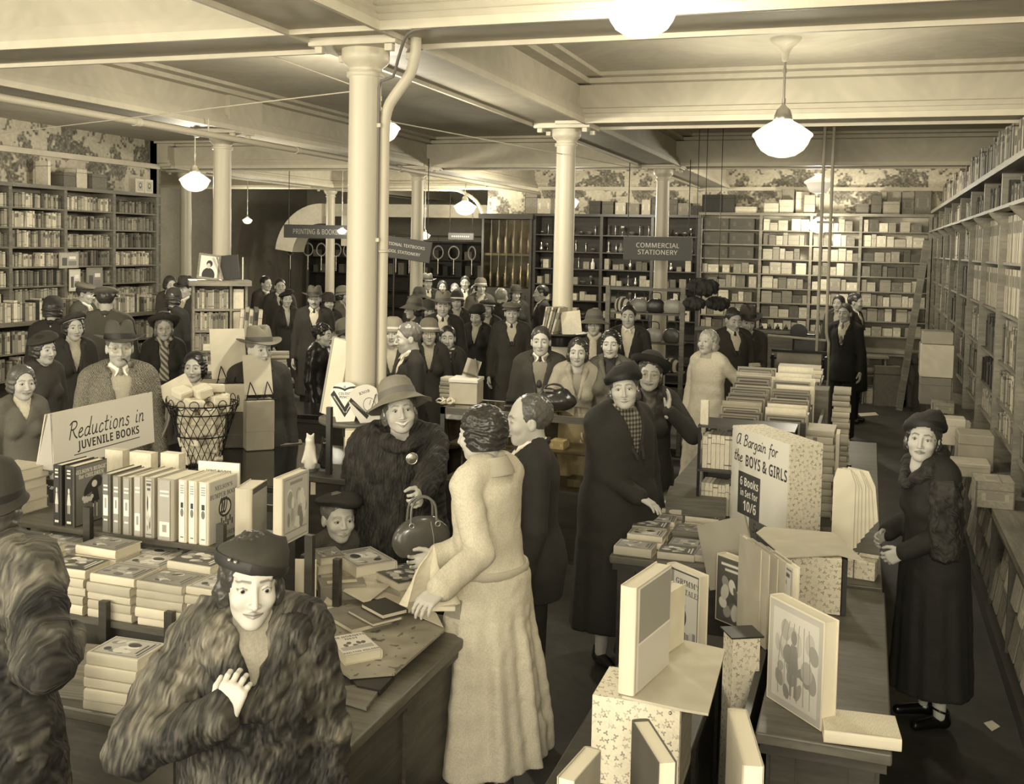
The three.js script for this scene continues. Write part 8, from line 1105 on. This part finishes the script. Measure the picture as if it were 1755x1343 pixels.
const crowd = [ // eye, h, yaw, sex, hat kind, hat tone, band, coat tone, hair, glasses, label
  [[673, 572], 1.55, -10, 'f', 'cloche', 0.62, 0.8, 0.25, 'bob', 0, 'woman in a pale cloche squeezed beside the drainpipe'], [[735, 572], 1.5, 4, 'f', 'cloche', 0.5, 0.85, 0.18, 'bob', 1, 'woman in spectacles and a pale banded cloche beside the schoolboy'], [[735, 533], 1.52, 10, 'f', 'cloche', 0.3, 0.2, 0.17, 'bob', 0, 'young woman in a dark cloche beside the pale felt hat'], [[783, 517], 1.57, -6, 'f', 'cloche', 0.25, 0.92, 0.18, 'bob', 0, 'woman in a dark hat with a white brim in the middle crowd'], [[817, 541], 1.5, -20, 'f', 'toque', 0.17, 0.15, 0.14, 'bob', 0, 'woman in black looking down at a parcel near the cream box'], [[815, 501], 1.6, 6, 'f', null, 0, 0, 0.68, 'parted', 0, 'bareheaded woman in a pale coat and dark tie near the glazed cabinet'], [[733, 485], 1.66, 10, 'm', 'fedora', 0.4, 0.25, 0.25, 'short', 0, 'man in a felt hat at the back of the crowd under the textbooks sign'], [[758, 492], 1.58, 4, 'f', null, 0, 0, 0.3, 'bob', 0, 'bareheaded girl at the back of the crowd below the arch'], [[779, 496], 1.5, -8, 'c', null, 0, 0, 0.25, 'short', 0, 'small fair child at the back of the crowd below the arch'], [[797, 485], 1.66, -4, 'm', null, 0, 0, 0.18, 'short', 0, 'bareheaded man in a suit at the back of the crowd below the arch'], [[824, 492], 1.7, 12, 'f', 'cloche', 0.5, 0.8, 0.4, 'bob', 0, 'woman in a pale banded cloche against the dark glazed cabinet'], [[718, 511], 1.6, -12, 'f', 'brim', 0.4, 0.25, 0.2, 'bob', 0, 'woman in a wide grey brimmed hat beyond the schoolboy'], [[708, 530], 1.56, -70, 'f', 'brim', 0.45, 0.3, 0.18, 'curls', 0, 'woman in a brown brimmed hat turned aside above the waved haired man'], [[835, 529], 1.52, -10, 'f', 'cap', 0.2, 0.8, 0.18, 'bob', 0, 'girl in a black cap with a pale peak behind the woman in black'], [[877, 537], 1.58, 2, 'm', 'cap', 0.5, 0.4, 0.28, 'short', 0, 'elderly man in a flat tweed cap and heavy overcoat'], [[884, 504], 1.6, 8, 'f', 'cloche', 0.22, 0.15, 0.18, 'bob', 1, 'woman with glinting spectacles before the glazed cabinet'], [[860, 508], 1.62, 150, 'm', null, 0, 0, 0.25, 'receding', 0, 'grey haired man with his back turned before the glazed cabinet'], [[927, 503], 1.66, -82, 'm', null, 0, 0, 0.16, 'short', 0, 'man in profile beside the middle iron column'], [[1018, 556], 1.56, -2, 'f', 'brim', 0.5, 0.35, 0.22, 'curls', 0, 'elderly woman in a brown hat with a pale neck bow behind the glass counter'], [[1257, 548], 1.62, 26, 'm', null, 0, 0, 0.22, 'short', 0, 'dark haired man behind the fair assistant, head bowed'], [[1437, 520], 1.6, -20, 'f', null, 0, 0, 0.22, 'bob', 0, 'dark haired woman by the twin pipes at the back'], [[1467, 518], 1.66, 70, 'm', null, 0, 0, 0.13, 'short', 0, 'man in a black suit turned away at the far end of the aisle'],
  [[1000, 480], 1.62, 30, 'f', 'cloche', 0.35, 0.2, 0.25, 'bob', 0, 'woman in a grey cloche among the far gift shelves']];
for (const [e, h, y, sx, hk, ht, hb, ct, hair, gl, lb] of crowd) person({ lod: 2, eye: e, h: h + 0.035, yaw: y, sex: sx, hp: lb.includes('down') || lb.includes('bowed') ? 16 : 0, hair, hairTone: sx === 'c' ? 0.5 : lb.includes('grey haired') ? 0.6 : 0.24, glasses: gl, coat: over(ct), shirt: sx === 'm' ? 0.92 : 0.75, tie: sx === 'm' || lb.includes('tie') ? 0.2 : undefined, hat: hk && { kind: hk, tone: ht, band: hb }, scarf: lb.includes('bow') && sx === 'f' ? { y: 1.2, mat: M(0.85, { map: tCloth }) } : undefined, label: lb });
// behind the glass counter
person({ lod: 1, eye: [927, 586], h: 1.6, yaw: -4, ...gent, hairTone: 0.24, coat: over(0.2, { vy: 1.1 }), shirt: 0.55, shirtName: 'waistcoat', tie: 0.18, label: 'bareheaded man in an overcoat and tie standing behind the glass counter' });
person({ lod: 1, eye: [990, 605], h: 1.53, yaw: 0, lean: 10, hy: -3, hair: 'curls', hairTone: 0.22, face: { frown: -0.001 }, coat: { tone: 0.7, hem: 0.3, lapel: 0.024, th: 0.026, vy: 1.2 }, shirt: 0.6, armR: { to: [-0.2, 1.08, 0.34], curl: 0.4, palm: [0, -1, 0] }, armL: { to: [0.2, 1.08, 0.34], curl: 0.4, palm: [0, -1, 0] }, label: 'dark haired woman in a pale coat leaning on the glass counter' });
person({ lod: 1, eye: [1047, 591], h: 1.6, yaw: -6, hair: 'parted', hairTone: 0.17, face: { smile: 0.4 }, coat: { tone: 0.42, hem: 0.3, lapel: 0.022, vy: 1.26 }, shirt: 0.2, label: 'young woman with parted dark hair and black jumper near the handbag stand' });
person({ lod: 1, eye: [1077, 543], h: 1.66, yaw: -4, sex: 'm', hair: 'short', hairTone: 0.2, coat: suit(0.18, { vy: 1.12 }), shirt: 0.93, label: 'man in a dark jacket with open white shirt before the handbag stand' });
const fair = person({ lod: 1, bust: 0, fat: 0.02, eye: [1213, 587], h: 1.55, yaw: -34, hp: -8, hair: 'curls', hairTone: 0.62, brow: 0.5, coat: { tone: 0.86, hem: 0.25, th: 0.022, vy: 1.6, flare: 0.23, name: 'smock', crease: 0.008, folds: 0.012, cell: 0.011, cuff: 0.008 }, armL: { to: [0.24, 0.95, -0.12], curl: 0.5 }, label: 'fair haired assistant in a pale smock looking up beside the magazine file' });
turnedCollar(fair);
const buyer = person({ lod: 1, eye: [1281, 551], h: 1.62, yaw: 16, hp: 12, sex: 'm', hair: 'short', hairTone: 0.3, coat: over(0.28), shirt: 0.85, tie: 0.2, armL: { to: [0.05, 1.1, 0.3], palm: [-0.6, 0.6, 0], curl: 0.6 }, armR: { to: [-0.1, 1.08, 0.3], palm: [0.6, 0.6, 0], curl: 0.6 }, hat: { kind: 'fedora', tone: 0.36 }, label: 'man in a hat and grey overcoat examining a packet at the magazine file' });
person({ lod: 1, eye: [1448, 537], h: 1.62, yaw: -22, ...gent, hairTone: 0.28, coat: suit(0.13), tie: 0.5, label: 'salesman in a black suit and white collar standing at the end of the bargain table' });
{ const s = buyer.s, p = V(-0.02 * s, 1.1 * s, 0.4 * s).applyAxisAngle(V(0, 1, 0), buyer.yaw).add(buyer.root.position), t = thing('small_packet', 'small pale packet held by the man in the grey overcoat', 'packet', p, buyer.yaw + 0.4); part(t, 'wrap', box(0.12, 0.08, 0.05, 0.006), mPaper); part(t, 'string', box(0.122, 0.004, 0.052), M(0.4), [0, 0.04, 0]); }
{ // the sheet of wrapping paper in the assistant's hands
  const P = atD(738, 985, 4.1), g = new THREE.ConeGeometry(0.11, 0.24, 18, 6, true, 0.3, 5.0); bend(g, (x, y, z) => [x + 0.02 * vnoise(x * 9, y * 9, z * 9), y + 0.03 * (x > 0 ? x * 2 : 0), z * 0.55 + 0.015 * vnoise(x * 12 + 5, y * 9, z * 9)]); const t = thing('wrapping_paper', 'crumpled white sheet folded in the hands of the assistant in the smock', 'paper', P, 0.4); part(t, 'sheet', g, M(0.93, { roughness: 0.8, side: THREE.DoubleSide, map: tPlaster })); part(t, 'fold', box(0.14, 0.02, 0.1, 0.004), mPaper, [0.03, -0.13, 0]);
}
renderer.render(scene, camera);
